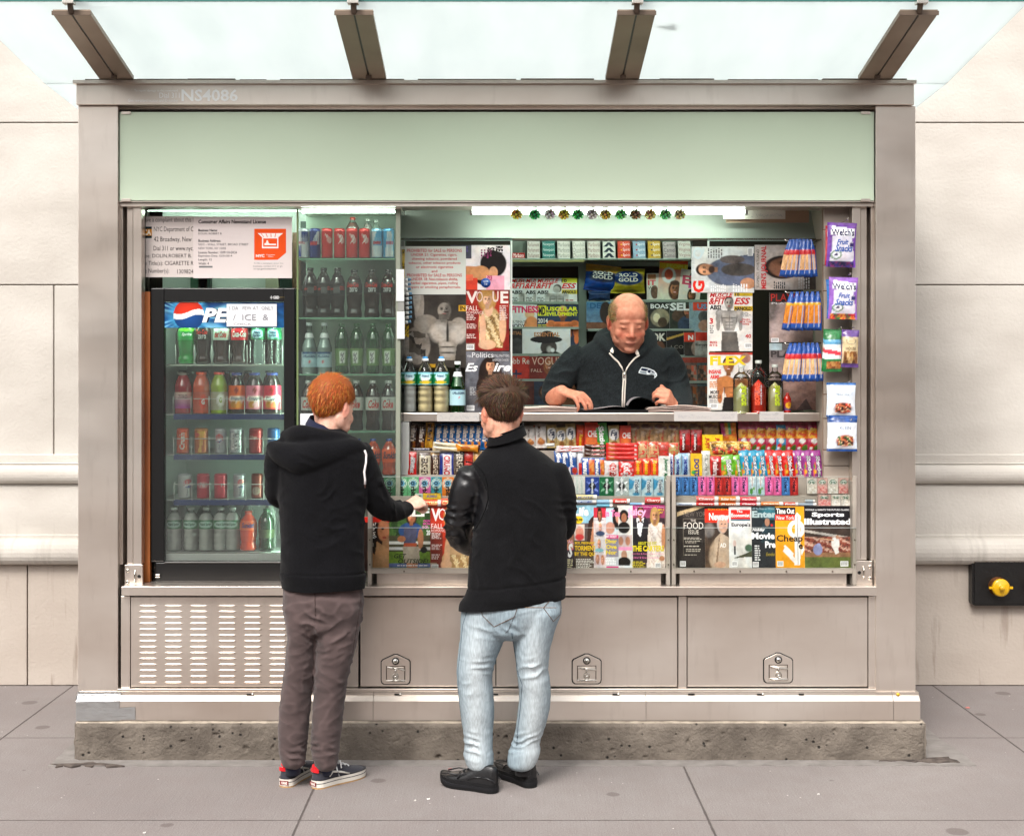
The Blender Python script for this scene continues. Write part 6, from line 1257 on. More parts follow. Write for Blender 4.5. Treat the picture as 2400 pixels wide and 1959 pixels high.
sweet(R2,612,148,705,370,Y1,'candy_bag','candy bag','orange red peanut butter cup bag before the wafer box',[('bg','#d0401c'),('gr','#b8341a','#dc4a20')],[('Reese',.35,.1,.75,.6,'#e8b020',RT(shear=.2,bold=.03))],tilt=3)
for i,(a,b_) in enumerate(((702,828),(1040,1150))): sweet(R2,a,125+30*i,b_,370,Y1,'cracker_box','crackers','orange red cracker box, %s beside the green fruit candy bag'%('one','other')[i],[('bg','#c83a20'),('r',.1,.1,.9,.4,'#d86a2c')],[('CHE',.25,.42,.95,.68,'#f0ece4',B)],box=True,dy=-.002)
sweet(R2,805,128,945,375,Y1,'candy_bag','candy bag','green sour fruit candy bag leaning in the top sweets row',[('bg','#2f8a2c'),('e',.2,.15,.2,.1,'#d8c020'),('e',.3,.9,.15,.05,'#c83a2c')],[('Skittles',.35,.0,.72,.88,'#f2f2ee',RT(bold=.05))],tilt=-6,dy=-.012)
wf=[('bg','#a07c50'),('e',.35,.85,.3,.1,'#5a2a1c'),('e',.75,.8,.15,.08,'#5a2a1c'),('r',0,0,1,.08,'#6a3a20')]
for i,(a,b_) in enumerate(((1112,1250),(1236,1385),(1366,1512),(1500,1620))): sweet(R2,a,118+4*i,b_,372,Y1,'candy_bag','candy bag','tan toffee bag, %s of the tan run in the top sweets row'%ORD[i],wf,[("Werther's",.2,.1,.45,.7,'#4a2415',RT()),('Original',.5,.1,.7,.7,'#a82a1c',RT(bold=.02))],tilt=2,dy=-.003*i)
for i,(a,b_) in enumerate(((90,220),(215,350),(345,505))): sweet(R3,a,112,b_,330,Y1,'candy_bag','candy bag','tan toffee bag, %s behind the yellow boxes'%ORD[i],wf,[],dy=-.0015*i+.01)
sweet(R3,-5,112,100,330,Y1,'candy_bag','candy bag','tan toffee bag before the two red licorice bags',wf,[],dy=.008)
for i,(a,b_) in enumerate(((128,232),(236,340))): sweet(R3,a,185,b_,405,Y1-.02,'licorice_bag','licorice','tall bright red licorice bag, the %s standing beside the yellow boxes'%('one farther from' if i==0 else 'one'),[('bg','#c81c1c'),('r',.1,.0,.95,.35,'#7a1410'),('r',.22,.1,.5,.85,'#5a1410')],[('Twizzlers',.25,.14,.47,.82,'#f0e8e4',RT(bold=.03))],dep=.006)
for i,(a,b_) in enumerate(((338,430),(430,525))): sweet(R3,a,232,b_,415,Y1-.025,'candy_box','candy box','bright yellow jelly candy box, %s of two'%ORD[i],[('bg','#e8c418')],[('JUJY',.25,.25,.7,.85,'#c82a1c',RT(bold=.06))],box=True)
sr=[('bg','#a82a4c'),('n',.0,.45,1,.72,['#d8861c','#e8a020','#c8401c','#e0a82c'],.14),('e',.5,.35,.22,.1,'#d8d8d0'),('e',.35,.18,.2,.09,'#c8281c'),('e',.75,.1,.3,.12,'#4a6a24'),('e',.25,.1,.09,.04,'#e0e0d8'),('r',0,.9,1,1,'#8a2040')]
sweet(R3,522,122,668,330,Y1-.005,'candy_bag','candy bag','orange and pink striped sour candy bag before the pink run',[('bg','#d05a24'),('r',0,.45,.25,1,'#b02a60'),('r',.3,.5,.45,1,'#d8a020'),('r',.5,.5,.62,1,'#3a9a5a'),('r',.75,.5,.9,1,'#d88a20'),('n',0,.05,1,.45,['#e08a20','#d8601c','#e8a030'],.14)],[],tilt=-4)
for i,(a,b_) in enumerate(((668,775),(745,860),(822,940),(920,1035),(1012,1120),(1105,1215),(1195,1320),(1305,1432))):
    op=sr if i!=4 else [('bg','#3a8ab8')]+sr[1:]
    sweet(R3,a,112 if i>1 else 108,b_,385,Y1-.008,'candy_bag','candy bag','%s candy bag, %s of the far run in the top sweets row'%('pink and orange ring' if i!=4 else 'blue and orange ring',ORD[i]),op,[('Ring',.15,.68,.85,.8,'#e8c030',I_),('Pops',.15,.5,.85,.63,'#c8301c',I_)] if i>1 else [],dy=-.0018*i,tilt=1)
# lying bars between rows
def bar(zone,a,b,c,d,Y,label,ops,texts=(),tilt=0,dep=.007):
    global GAIN
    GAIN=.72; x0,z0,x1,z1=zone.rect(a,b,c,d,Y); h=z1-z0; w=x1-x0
    mb=pouch(h,w,dep,ops,texts,nx=8,nz=30,crimp=.05,seed=random.random()*9); GAIN=1.0; o=mk('candy_bar',mb,local=True,label=label,cat='candy bar',group='bars lying on the sweets rows')
    o.location=(x0,Y,(z0+z1)/2); o.rotation_euler=(0,R(90+tilt),0); return o
UP=lambda **k:dict(rot=-1,**k)
bar(R1,425,368,635,398,Y2+.01,'brown white lettered bar lying over the brown wrappers',[('bg','#3a2014'),('r',.2,.15,.8,.85,'#e4e4e4')],[('SNICKERS',.25,.18,.75,.82,'#1c2c6a',UP(bold=.04))])
bar(R1,640,310,880,352,Y2-.004,'cream bar lying across the blue candy bags, upper of two',[('bg','#d8c8a0'),('r',0,.0,.3,1,'#e0d8c0')],[('PayDay',.3,.1,.75,.4,'#3a3a6a',UP())],tilt=4)
bar(R1,636,352,900,396,Y2-.006,'cream bar lying across the blue candy bags, lower of two',[('bg','#d8c49a'),('r',0,0,.35,1,'#e0d8c0')],[('PayDay',.3,.08,.75,.35,'#3a3a6a',UP())],tilt=3)
bar(R1,860,330,1095,400,Y2-.008,'orange caramel bar lying beside the cream bars',[('bg','#d88a1c'),('e',.5,.4,.3,.2,'#a85a14'),('r',0,.92,1,1,'#3a1c10')],[],tilt=3)
bar(R1,640,398,720,412,Y2-.002,'thin pale bar end under the cream bars',[('bg','#d0c8b8')])
for i,y in enumerate((350,392,432)): bar(R2,700,y-14+14*0,915,y+22,Y2+.012,'brown and pink striped bar, %s down in the pile beside the red wafer bars'%ORD[i],[('bg','#4a2418'),('n',.2,.35,.85,.9,['#d84a4a','#f0d8d0','#4a2418'],.12)],[('CHARM',.3,.3,.75,.85,'#e0b8b0',UP())])
for i,y in enumerate((322,362,404,446)): bar(R2,912,y,1222,y+44,Y2-.004-.003*i,'bright red wafer bar, %s down in the stack of four'%ORD[i],[('bg','#d0241c'),('p',[(.3,.05),(.8,.12),(.8,.35),(.3,.2)],'#c8703c'),('r',.4,.88,.75,.94,'#f0d8d0')],[],dep=.006)
for i,y in enumerate((350,378)): bar(R2,430-i*10,y,700,y+34,Y2+.004,'white and red striped bar, %s beside the peanut wrappers'%('upper' if i==0 else 'lower'),[('bg','#e0d8d8'),('n',.1,.1,.9,.9,['#d83a3a','#e8e0e0','#e8e0e0'],.12)],[],tilt=0)
bar(R2,325,325,412,360,Y2+.01,'small white packet in a row gap beside the jacket shoulder',[('bg','#d8d8d0')])
# middle row R1
def s2(zone,a,b,c,d,label,ops,texts=(),**k): return sweet(zone,a,b,c,d,k.pop('Y',Y2),'candy_bar','candy bar',label,ops,texts,group='bars standing in the middle sweets row',**k)
s2(R1,396,405,482,640,'red and silver chocolate bar at the cabinet end of the middle row',[('bg','#c41c1c'),('p',[(.2,.1),(.6,.15),(.9,.7),(.4,.8)],'#a8a8a8'),('e',.5,.9,.4,.08,'#d8504a')],[('KitKat',.3,.1,.75,.75,'#f0e8e8',RT(shear=.2))])
s2(R1,488,410,618,645,'cream and brown chocolate bar with bold lettering beside the red and silver bar',[('bg','#cfc6ac'),('r',.0,.85,1,1,'#4a3426'),('r',.0,0,.1,1,'#4a3426')],[('HERSHEY',.28,-.0,.8,.88,'#3a2418',RT(bold=.03))])
s2(R1,616,415,704,645,'narrow dark brown chocolate bar beside the cream one',[('bg','#3a2216'),('r',0,.9,1,1,'#a88040')],[('HERSHEY',.3,.0,.85,.8,'#c8b8a0',RT(bold=.03))],dy=-.003)
s2(R1,702,402,842,640,'deep blue chocolate bar with red and white name',[('bg','#1c2c80'),('r',.25,.0,.8,.85,'#e8e4e4'),('r',0,.93,1,1,'#a8a8b8')],[('CRUNCH',.3,-.08,.75,.82,'#c8202c',RT(bold=.05))],dy=-.004)
s2(R1,840,400,945,640,'dark brown chocolate bar beside the deep blue one',[('bg','#2c1810')],[('HERSHEY',.25,.0,.85,.95,'#c8bca8',RT(bold=.03)),('MILK CHOCOLATE',.02,.1,.18,.75,'#a89880',RT())],dy=-.002)
s2(R1,940,402,1030,640,'red wrapped bar half behind the leather sleeve',[('bg','#a82418')],[])
for i in range(5): s2(R1,1030+80*i,402,1112+80*i,640,'%s bar behind the dark jacket, %s from the leather sleeve'%(['gold','brown','blue','white','red'][i],ORD[i]),[('bg',['#b08030','#3a2014','#1c4a8a','#d0ccc4','#b02a20'][i])])
for i,a in enumerate((420,478,545)): s2(R2,a,398-6*i,a+95,642,'blue and white coconut almond bar, %s of three beside the jacket'%ORD[i],[('bg','#1c4a8c'),('e',.8,.8,.25,.1,'#e0e4e8'),('r',0,0,.3,.35,'#d8dce0'),('e',.7,.2,.3,.12,'#c84a30')],[('Almond',.25,.35,.65,.95,'#f0f0f0',RT(bold=.04)),('JOY',.45,.02,.8,.3,'#c8281c',RT(bold=.04))],tilt=-4,dy=-.003*i)
s2(R2,628,400,692,640,'red lettered white bar beside the almond bars',[('bg','#d4d4d8'),('r',.3,0,1,.5,'#c8281c')],[])
for i,(a,b_) in enumerate(((676,805),(800,900))): s2(R2,a,465,b_,645,'orange and blue peanut bar, %s of two'%ORD[i],[('bg','#d8702c'),('r',.0,.85,1,1,'#2a5aa8'),('n',.4,.1,1,.9,['#d8702c','#c84a20','#e09040'],.2),('r',0,0,.5,.9,'#24509c')],[('Peanut',.08,.02,.48,.95,'#f0f0e8',RT(bold=.05))],dy=-.012,tilt=-2)
s2(R2,892,490,1030,645,'white wafer bar with red oval beside the red wafer bar',[('bg','#d8d0cc'),('e',.6,.4,.3,.45,'#c83a30',.06),('e',.6,.4,.24,.36,'#ece4e0',.1)],[('KitKat',.35,.05,.85,.75,'#c8281c',RT(shear=.2,bold=.03))],dy=-.015)
s2(R2,1028,490,1182,645,'red wafer bar with white oval lettering',[('bg','#d0201c'),('e',.5,.4,.4,.45,'#e8dcd8',.05),('e',.5,.4,.34,.37,'#d0201c',.05)],[('KitKat',.3,.05,.75,.8,'#f4f0ee',RT(shear=.2,bold=.03))],dy=-.015)
for i,a in enumerate((1180,1260,1340)): s2(R2,a,468,a+80,642,'orange peanut butter cup packet, %s of three'%ORD[i],[('bg','#e0401c')],[('Reese',.25,.1,.8,.9,'#e8b01c',RT(shear=.2,bold=.05))],dy=-.013)
for i,(a,b_) in enumerate(((1216,1326),(1322,1426),(1420,1524),(1520,1622))): s2(R2,a,300+6*i,b_,475,'gold caramel bar with large red letters, %s of four'%ORD[i],[('bg',['#c8a070','#c89a6a','#a83a28','#a89058'][i]),('p',[(.0,.7),(.5,.9),(1,.7),(1,1),(0,1)],'#c8401c')],[('TWIX',.15,-.3,.85,.85,'#d42420',RT(bold=.08,shear=-.2))],Y=Y2+.01,dy=-.01,tilt=-3)
s2(R2,1414,448,1524,690,'white mint carton with green upright name',[('bg','#dfe0d8')],[('Junior',.42,.36,.85,.92,'#1c6a3a',RT(bold=.04,shear=.2)),('Mints',.42,.0,.8,.33,'#1c6a3a',RT(bold=.02,shear=.2))],box=True,dy=-.02)
mt_=lambda c:[('bg',c),('r',.0,.9,1,1,'#8ab8d8')]
for i,(zz_,a,b_,c,c2) in enumerate(((R3,30,78,'#e0e4ec','#c83a3a'),(R3,80,146,'#a8ccd8','#a8ccd8'),(R3,148,222,'#8ab0d0','#cfe0ea'))): s2(zz_,a,400,b_,608,'roll of mints standing upright, wrapped in %s'%['white and red','aqua','light blue'][i],[('bg',c),('r',.75,0,1,1,c2)],[('mentos',.2,.02,.72,.85,'#1c2c80',RT(bold=.04))],dy=-.012,dep=.012)
s2(R3,226,405,330,610,'yellow gum drop box with blue round letters',[('bg','#e0b422'),('e',.25,.15,.2,.1,'#3aa84a')],[('DOTS',.3,.0,.75,.75,'#1c2c80',RT(bold=.12))],box=True,dy=-.012)
s2(R3,328,378,408,612,'pale jelly candy pack beside the yellow gum drop box',[('bg','#c4c4b4'),('r',0,.85,1,1,'#e0e0d8')],[('Chuckles',.3,.02,.75,.85,'#f4f4f0',RT(bold=.1)),('Chuckles',.34,.02,.75,.85,'#4a5a3a',RT(bold=.02))],dy=-.02)
s2(R3,404,425,515,608,'short red licorice pack before the lime green bag',[('bg','#c8201c'),('r',.2,.0,.8,.7,'#8a2018')],[('Twizzlers',.25,.02,.7,.85,'#e8d8d4',RT(bold=.04))],dy=-.014)
sk=[('#6ab42a','lime green',((512,645),(640,705))),('#1c94b8','aqua blue',((700,795),(785,868),(855,940))),('#d4201c','bright red',((930,1025),(1008,1102),(1092,1200))),('#9c3a8c','purple',((1190,1285),(1272,1372),(1358,1456)))]
for c,nm,pos in sk:
    for i,(a,b_) in enumerate(pos): s2(R3,a,(415 if c=='#6ab42a' else 372),b_,620,'%s fruit candy bag, %s of its colour'%(nm,ORD[i]),[('bg',c),('e',.15,.85,.12,.05,'#e8e4dc'),('p',[(.1,0),(.4,.5),(.3,.55),(.0,.2)],'#e8702c'),('e',.25,.2,.12,.08,'#e8b42c'),('e',.2,.4,.1,.07,'#3a9a3a')],[('Skittles',.42,-.02,.85,.8,'#1c1a2a',RT(bold=.12)),('Skittles',.44,.0,.83,.78,'#f4f4f4',RT(bold=.06))],tilt=-7,dy=-.003*i-.012,Y=Y2+.0)
# gold gummy bags lying at the top of the mid row
for i,(a,b_) in enumerate(((412,560),(545,680),(660,780))):
    x0,z0,x1,z1=R3.rect(a,288,b_,425,.30); mb=pouch(x1-x0,z1-z0,.016,[('bg','#b08a3c'),('n',0,.5,1,1,['#c8a050','#a87c30','#e0c080','#8a6428'],.16),('e',.4,.3,.3,.25,'#b83a24'),('n',.5,.1,1,.5,['#3a4a20','#b83a24','#c8a050'],.12)],[('GUMMI',.05,.3,.35,.8,'#2a1a10',RT(bold=.04))],seed=i+3)
    put(mb,'gummy_bag',(x0+x1)/2,.285-.004*i,z0,'crinkled gold gummy candy bag, %s lying over the lime green bag'%ORD[i],'candy bag',SG,(-.25,.05*(i-1),0))
# gum row
GG='gum packs along the rack ledge'
def gum(zone,a,b,c,d,label,ops,texts=(),cat='gum',name='gum_pack',Y=Y3,**k): return sweet(zone,a,b,c,d,Y,name,cat,label,ops,texts,group=GG,box=True,lean=4,**k)
oc=[('#4a9a64','green','at the ledge end'),('#62a874','green',''),('#62a874','green',''),('#d0609c','pink',''),('#3a8c98','teal',''),('#e07c22','orange',''),('#4a9a64','green','beside the orange')]
cnt=0
for i,(a,b_) in enumerate(((165,282),(284,394),(396,504),(506,618),(622,728),(730,842),(846,950))):
    c,nm,_=oc[i]
    if nm=='green': cnt+=1; lb='green gum carton with ringed emblem, %s green one on the ledge'%ORD[cnt-1]
    else: lb='%s gum carton with ringed emblem on the ledge'%nm
    gum(R1,a,648,b_,842,lb,[('bg',c),('e',.5,.66,.44,.26,'#cfe0d4',.03),('e',.5,.66,.38,.225,c,.03),('e',.5,.66,.32,.19,'#cfe0d4',.03),('e',.5,.66,.27,.16,'#5a98b8',.05)],[('Orbit'[0],.28,.58,.62,.76,'#151515',RT(bold=.12)),('rbit',.3,.02,.72,.5,'#151515',RT(bold=.08))])
for i in range(3): gum(R1,950+75*i,648,1022+75*i,842,'%s gum carton behind the leather sleeve'%['green','pink','white'][i],[('bg',['#4a9a64','#d0609c','#c8d4d0'][i])])
for i in range(5): gum(R2,600+21*i,645,620+21*i,815,'thin white gum pack edge, %s beside the blue carton'%ORD[i],[('bg','#c8d4cc' if i%2 else '#dcdcd8')])
for a,b_,c,nm in ((708,843,'#24408c','deep blue'),(846,985,'#14643c','dark green'),(990,1130,'#a8b4b0','silver grey')):
    gum(R2,a,645,b_,835,'%s gum carton with starburst emblem'%nm,[('bg',c),('p',[(.5,.95),(.56,.65),(.95,.75),(.66,.5),(.95,.2),(.55,.35),(.5,.05),(.44,.35),(.05,.2),(.34,.5),(.05,.75),(.44,.65)],tuple(min(.9,x*1.8+.15) for x in lin(c))),('e',.5,.5,.25,.2,'#17181c'),('e',.5,.83,.1,.07,'#e0e4e4'),('e',.5,.17,.1,.07,'#e0e4e4')],[('Eclipse',.4,.2,.6,.85,'#e8ecec',RT(bold=.06))])
for i,(a,b_) in enumerate(((1130,1246),(1250,1362),(1366,1470))): gum(R2,a,645,b_,835,'white and pale blue gum pack, %s of three beside the silver grey carton'%ORD[i],[('bg','#b4d0d8'),('p',[(.0,.9),(.5,.75),(.3,.4),(0,.3)],'#3a8ab0'),('e',.6,.1,.3,.08,'#3a8ab0'),('e',.62,.5,.2,.3,'#dfe8ea',.1)],[('Trident',.5,.15,.85,.85,'#1c2c4c',RT(shear=.2,bold=.02))])
tr=[('#3a70ac','blue'),('#3a70ac','blue'),('#3a70ac','blue'),('#e0609a','pink'),('#e0609a','pink'),('#b02420','red'),('#b02420','red'),('#e0609a','pink'),('#e0609a','pink'),('#b4ccd4','leaf'),('#b4ccd4','leaf'),('#e0609a','pink'),('#e0609a','pink'),('#3a70ac','blue'),('#b02420','red')]
ct={}
for i,(c,nm) in enumerate(tr):
    a=65+77.2*i; ct[nm]=ct.get(nm,0)+1
    if nm=='leaf': ops=[('bg',c),('p',[(.2,1),(.8,1),(.5,.35)],'#e4e8e4'),('e',.4,.2,.22,.16,'#4a8a3a'),('e',.7,.35,.15,.1,'#7ab06a')]; tx=[('Pure',.42,.5,.62,.9,'#a04a4a',RT())]; lb='white gum pack with green leaves, %s of two'%ORD[ct[nm]-1]
    else: ops=[('bg',c),('e',.55,.5,.22,.42,tuple(min(.9,x*1.5+.03) for x in lin(c)),.2)]; tx=[('Trident',.3,.15,.75,.97,'#14204a' if nm!='red' else '#2a1420',RT(shear=.2,bold=.04))]; lb='%s gum pack, %s %s one on the ledge over the food magazines'%(nm,ORD[ct[nm]-1],nm)
    gum(R3,a,615,a+74,790,lb,ops,tx,key='tr'+nm)
tt=[('bg','#d0c8bc'),('n',.05,.02,.95,.5,['#e4e0d4','#cfc8b8','#f0ece4'],.09),('e',.5,.75,.34,.15,'#3a6a4a',.05),('e',.5,.75,.28,.11,'#e4e8e0',.1)]
tp=[('bg','#c8a49a'),('n',.05,.02,.95,.5,['#d88a84','#e0b0a8','#c86a64'],.09)]+tt[2:]
for i,(a,b_,o_) in enumerate(((1300,1392,tt),(1396,1492,tp),(1496,1588,tt),(1592,1686,tp))): gum(R3,a,632,b_,776,'clear mint box with %s mints in the upper line, %s of four'%('white' if o_ is tt else 'pink',ORD[i]),o_,[('tic tac',.28,.68,.72,.82,'#1c5a34',dict(bold=.04))],cat='mints',name='mint_box')
for i,(a,b_,o_) in enumerate(((1402,1522,tp),(1526,1612,tt),(1616,1702,tt))): gum(R3,a,784,b_,888,'clear mint box in the lower line, %s of three'%ORD[i],o_,[('tic tac',.28,.64,.72,.84,'#1c5a34',dict(bold=.04))],cat='mints',name='mint_box',Y=Y3-.04)
# rolls lying on the lower ledge
def roll(zone,a,b,c,d,cols,label,txt=None):
    Y=.128; x0,z0,x1,z1=zone.rect(a,b,c,d,Y); r=(z1-z0)/2; zc_=(z0+z1)/2; mb=MB(); n=14; N=20
    U,Vv=np.meshgrid(np.linspace(0,1,N+1),np.linspace(0,1,n+1)); C=paint(U,Vv,cols)
    mb.add([(x0+(x1-x0)*u,Y-r*math.sin(6.283*v),zc_-r*math.cos(6.283*v)) for v in np.linspace(0,1,n+1) for u in np.linspace(0,1,N+1)],[(j*(N+1)+i,j*(N+1)+i+1,(j+1)*(N+1)+i+1,(j+1)*(N+1)+i) for j in range(n) for i in range(N)],'foil',C,True)
    for x in (x0,x1): mb.add([(x,Y-r*math.sin(t),zc_+r*math.cos(t)) for t in np.linspace(0,6.283,13)[:-1]],[tuple(range(12))],'foil','#cfcac4')
    if txt: mb.text(txt[0],lambda u,v:(x0+(x1-x0)*u,Y-r*math.cos((v-.5)*1.6)-.0006,zc_+r*math.sin((v-.5)*1.6)),.1,.2,.8,.8,txt[1],'print',bold=.04,shear=.15)
    mk('mint_roll',mb,label=label,cat='mint roll',group='mint rolls on the lower ledge')
lf=lambda c,e='#dcd8d4':[('bg',c),('r',.82,0,1,1,e)]
for zn,a,b_,c_,d_,c,lab,tx in ((R1,545,868,716,936,'#e05a3a','orange pink gum box end under the orange carton',('CITRUS','#f0d890')),(R1,720,858,850,936,'#e0644a','orange pink gum box end beside the leather sleeve',('CITRUS','#f0d890')),(R1,460,870,540,930,'#c8cc4a','yellow green gum box end beside the reaching hand',None),
    (R2,612,824,822,868,'#d8c890','cream striped mint roll on the ledge beside the dark jacket',('MINTS','#7a7a9a')),(R2,612,872,816,908,'#b4c0cc','pale striped mint roll under the cream striped one',('ICE','#4a5a9a')),(R2,820,870,972,910,'#8ab0cc','sky blue mint roll',None),(R2,820,912,972,944,'#5a9ab0','teal blue mint roll under the sky blue one',None),(R2,978,862,1140,908,'#d83a30','red and white mint roll with pale ends',('Savers','#f0e8e4')),(R2,1140,900,1282,924,'#7aa8cc','thin pale blue mint roll',None),(R2,1284,848,1470,908,'#c83a34','red patterned mint roll beside the rack upright',('Cherry','#f0d8d4')),
    (R3,95,858,278,888,'#c4ccd0','silver mint roll beside the rack upright',('Mentos','#6a7a9a')),(R3,282,800,485,850,'#e0605c','coral mint roll, upper at its end',('Cherry','#f4e8e4')),(R3,488,800,682,850,'#d87a2c','amber mint roll, upper',('Butter Rum','#f4e8d4')),(R3,686,806,872,850,'#d8404c','crimson mint roll, upper',('Wild Cherry','#f4e8e4')),(R3,282,854,485,888,'#c83030','deep red mint roll under the coral one',('Cherry','#f4e8e4')),(R3,488,854,682,888,'#c85a24','burnt orange mint roll under the amber one',('Rum','#f4e8d4')),(R3,686,854,872,888,'#c83040','crimson mint roll under the upper crimson one',('Cherry','#f4e8e4')),(R3,880,852,1084,886,'#d87a38','pale orange mint roll beside the crimson pair',('Orange','#f4e8d4')),(R3,1088,856,1222,886,'#d04838','short red mint roll beside the pale orange one',('Fruit','#f0e8e4')),(R3,1226,862,1392,888,'#8a98a4','grey blue foil roll beside the mint boxes',None),(R3,1290,830,1378,858,'#98a4ac','short grey foil roll resting on the grey blue one',None)):
    roll(zn,a,b_,c_,d_,lf(c),lab,tx)
sweet(R1,545,810,718,868,.14,'gum_box','gum','yellow sugar gum box lying on the ledge before the hand',[('bg','#e0b830')],[('BUBBLE',.2,.3,.8,.7,'#7a7aa8',I_)],group=GG,box=True)
sweet(R1,470,812,542,866,.14,'gum_box','gum','white topped gum box lying on the ledge before the hand',[('bg','#c8d8c8')],[('gum',.2,.3,.8,.7,'#3a6a5a',I_)],group=GG,box=True)
# plain blank backing so the ledge reads full behind the jacket
# rack magazines
MG='magazines in the front racks'
def rk(zone,a,b,c,d,label,ops,texts=(),**k):
    Y=k.pop('Y',.115); return mag(zone,a,b,c,d,Y,label,ops,texts,lean=R(4),group=MG,**k)
rk(R1,-190,1040,216,1562,'brown toned magazine showing a face beside a tan coat behind the red haired customer',[('bg','#8a6a54'),('r',0,.9,1,1,'#c8281c'),('r',0,0,.5,.9,'#2a1c18'),('e',.8,.3,.3,.35,'#b08058',.2),('e',.68,.6,.16,.3,'#1d120e',.1),('p',[(.62,0),(.7,.55),(1,.4),(1,0)],'#b88a60'),('e',.86,.75,.14,.2,'#a86e4c',.15),('e',.84,.78,.035,.02,'#1d120e',.3),('e',.88,.62,.05,.02,'#8a3a30',.3)],[('a!\nY\nS',.57,.66,.7,.9,'#e8e0d8',dict(shear=.2,bold=.03)),('Mexico\nhair\nfair',.5,.2,.62,.55,'#e8e0d8',B)],lines=[(.52,.6,.7,.66,3,'#ddd')],Y=.12)
rk(R1,214,945,616,1562,'green magazine showing a woman in a blue shirt holding a racket behind the reaching hand',[('bg','#2c4424'),('n',0,.5,1,1,['#2c4424','#3a5a2c','#24381c','#4a6a34'],.08),('r',0,.3,1,.55,'#4a4a34'),('r',0,.42,1,.46,'#d8d8d0'),('r',0,.33,1,.37,'#d0d0cc'),('r',0,.0,1,.3,'#6a8c2c'),('r',0,.06,1,.12,'#5a6a9a'),('e',.52,.63,.29,.13,'#2c4a7c',.06),('p',[(.36,.68),(.68,.68),(.64,.42),(.36,.42)],'#4a4a60'),('p',[(.36,.44),(.68,.44),(.66,.38),(.36,.38)],'#a84a2c'),('p',[(.33,.38),(.72,.38),(.75,.12),(.36,.12)],'#a89a88'),('p',[(.42,.12),(.7,.12),(.66,0),(.44,0)],'#b87a58'),('e',.76,.5,.07,.16,'#b07450',.15),('e',.3,.5,.1,.05,'#a86c48',.15),('e',.84,.33,.08,.05,'#222',.1)]+head_ops(.54,.86,.2,'#b87a54','#2a1810',.5),[('SELF',.1,.85,.97,.985,'#e4e4dc',BB),('OLIV\nMUN',.82,.72,.99,.8,'#d04a9a',B),('20',.9,.56,.99,.64,'#eee',B),('GET',.12,.2,.42,.27,'#2a3414',dict(shear=.25,bold=.02)),('OUTSIDE!',.22,.12,.95,.19,'#2a3414',dict(shear=.25,bold=.02))],lines=[(.2,.075,.95,.1,1,'#eee'),(.8,.66,.98,.71,3,'#d8a0c0')],Y=.117)
rk(R1,614,945,1002,1562,'red fashion magazine with a woman in a gold patterned dress at the leather sleeve',[('bg','#9c2218'),('e',.5,.6,.5,.4,'#b8341c',.8),('r',0,0,.3,.6,'#7a2c20'),('e',.55,.84,.22,.2,'#a87a40',.15),('p',[(.3,.22),(.62,.6),(1,.35),(1,.0),(.3,.0)],'#b8926a'),('n',.35,.0,1,.26,['#c9ab7c','#9a7450','#d8c49a','#a0804e'],.04),('e',.42,.24,.07,.27,'#cfa07c',.15),('e',.4,.1,.14,.08,'#d0a482',.15)]+head_ops(.55,.84,.22,'#d4a88a','#b08448',.9)+[('r',0,.02,.17,.13,'#9a8878')],[('V',.02,.78,.24,.98,'#ecdcd8',B),('OGUE',.2,.79,.95,.98,'#ecdcd8'),('FALL',.02,.66,.32,.74,'#ecdcd8'),('ROMANCE',.02,.61,.42,.65,'#e0ccc8')],lines=[(.03,.5,.28,.6,5,'#dcc8c4'),(.03,.33,.3,.42,4,'#dcc8c4'),(.03,.18,.25,.27,3,'#dcc8c4')],barcode=(.03,.02),Y=.115)
rk(R2,520-330,925,598,1542,'magazine whose purple white letter shows between the jacket and the gossip weekly',[('bg','#3a3038'),('r',.8,.3,1,.5,'#c83a7a'),('e',.9,.45,.2,.15,'#b07a60')],[('S',.86,.18,.98,.4,'#e8e8e8',dict(bold=.08,shear=.2)),('AL',.86,.4,1,.45,'#e8b0cc')],lines=[(.85,.02,.99,.16,5,'#cfc8a0')],Y=.125)
rk(R2,606,925,880,1545,'celebrity weekly with large yellow headline beside the dark jacket',[('bg','#5a4a48'),('r',0,.72,1,1,'#8ab8c8'),('r',0,0,1,.42,'#5a4c40'),('p',[(.4,.2),(.5,.75),(.7,.85),(1,.8),(1,.2)],'#3a221a'),('p',[(.55,.4),(.66,.75),(.8,.8),(.85,.5),(.7,.3)],'#b87a5a'),('e',.15,.77,.16,.06,'#e0c020'),('r',0,.45,.36,.7,'#d8c8bc'),('e',.18,.57,.14,.1,'#d08a74',.2),('e',.18,.5,.16,.05,'#c83a3a',.3)],[('Life',.0,.83,.5,.97,'#e8f0f0',BB),('$2.99',.02,.745,.28,.79,'#222',BB),('SICK, PREGNANT',.0,.385,.72,.43,'#e0b828',BB),('TORMENTED',.0,.29,.95,.37,'#e0b828',BB),('BY THE QUEEN',.0,.2,.95,.27,'#e0b828',BB)],lines=[(.05,.02,.7,.17,6,'#e8e4dc')],Y=.12)
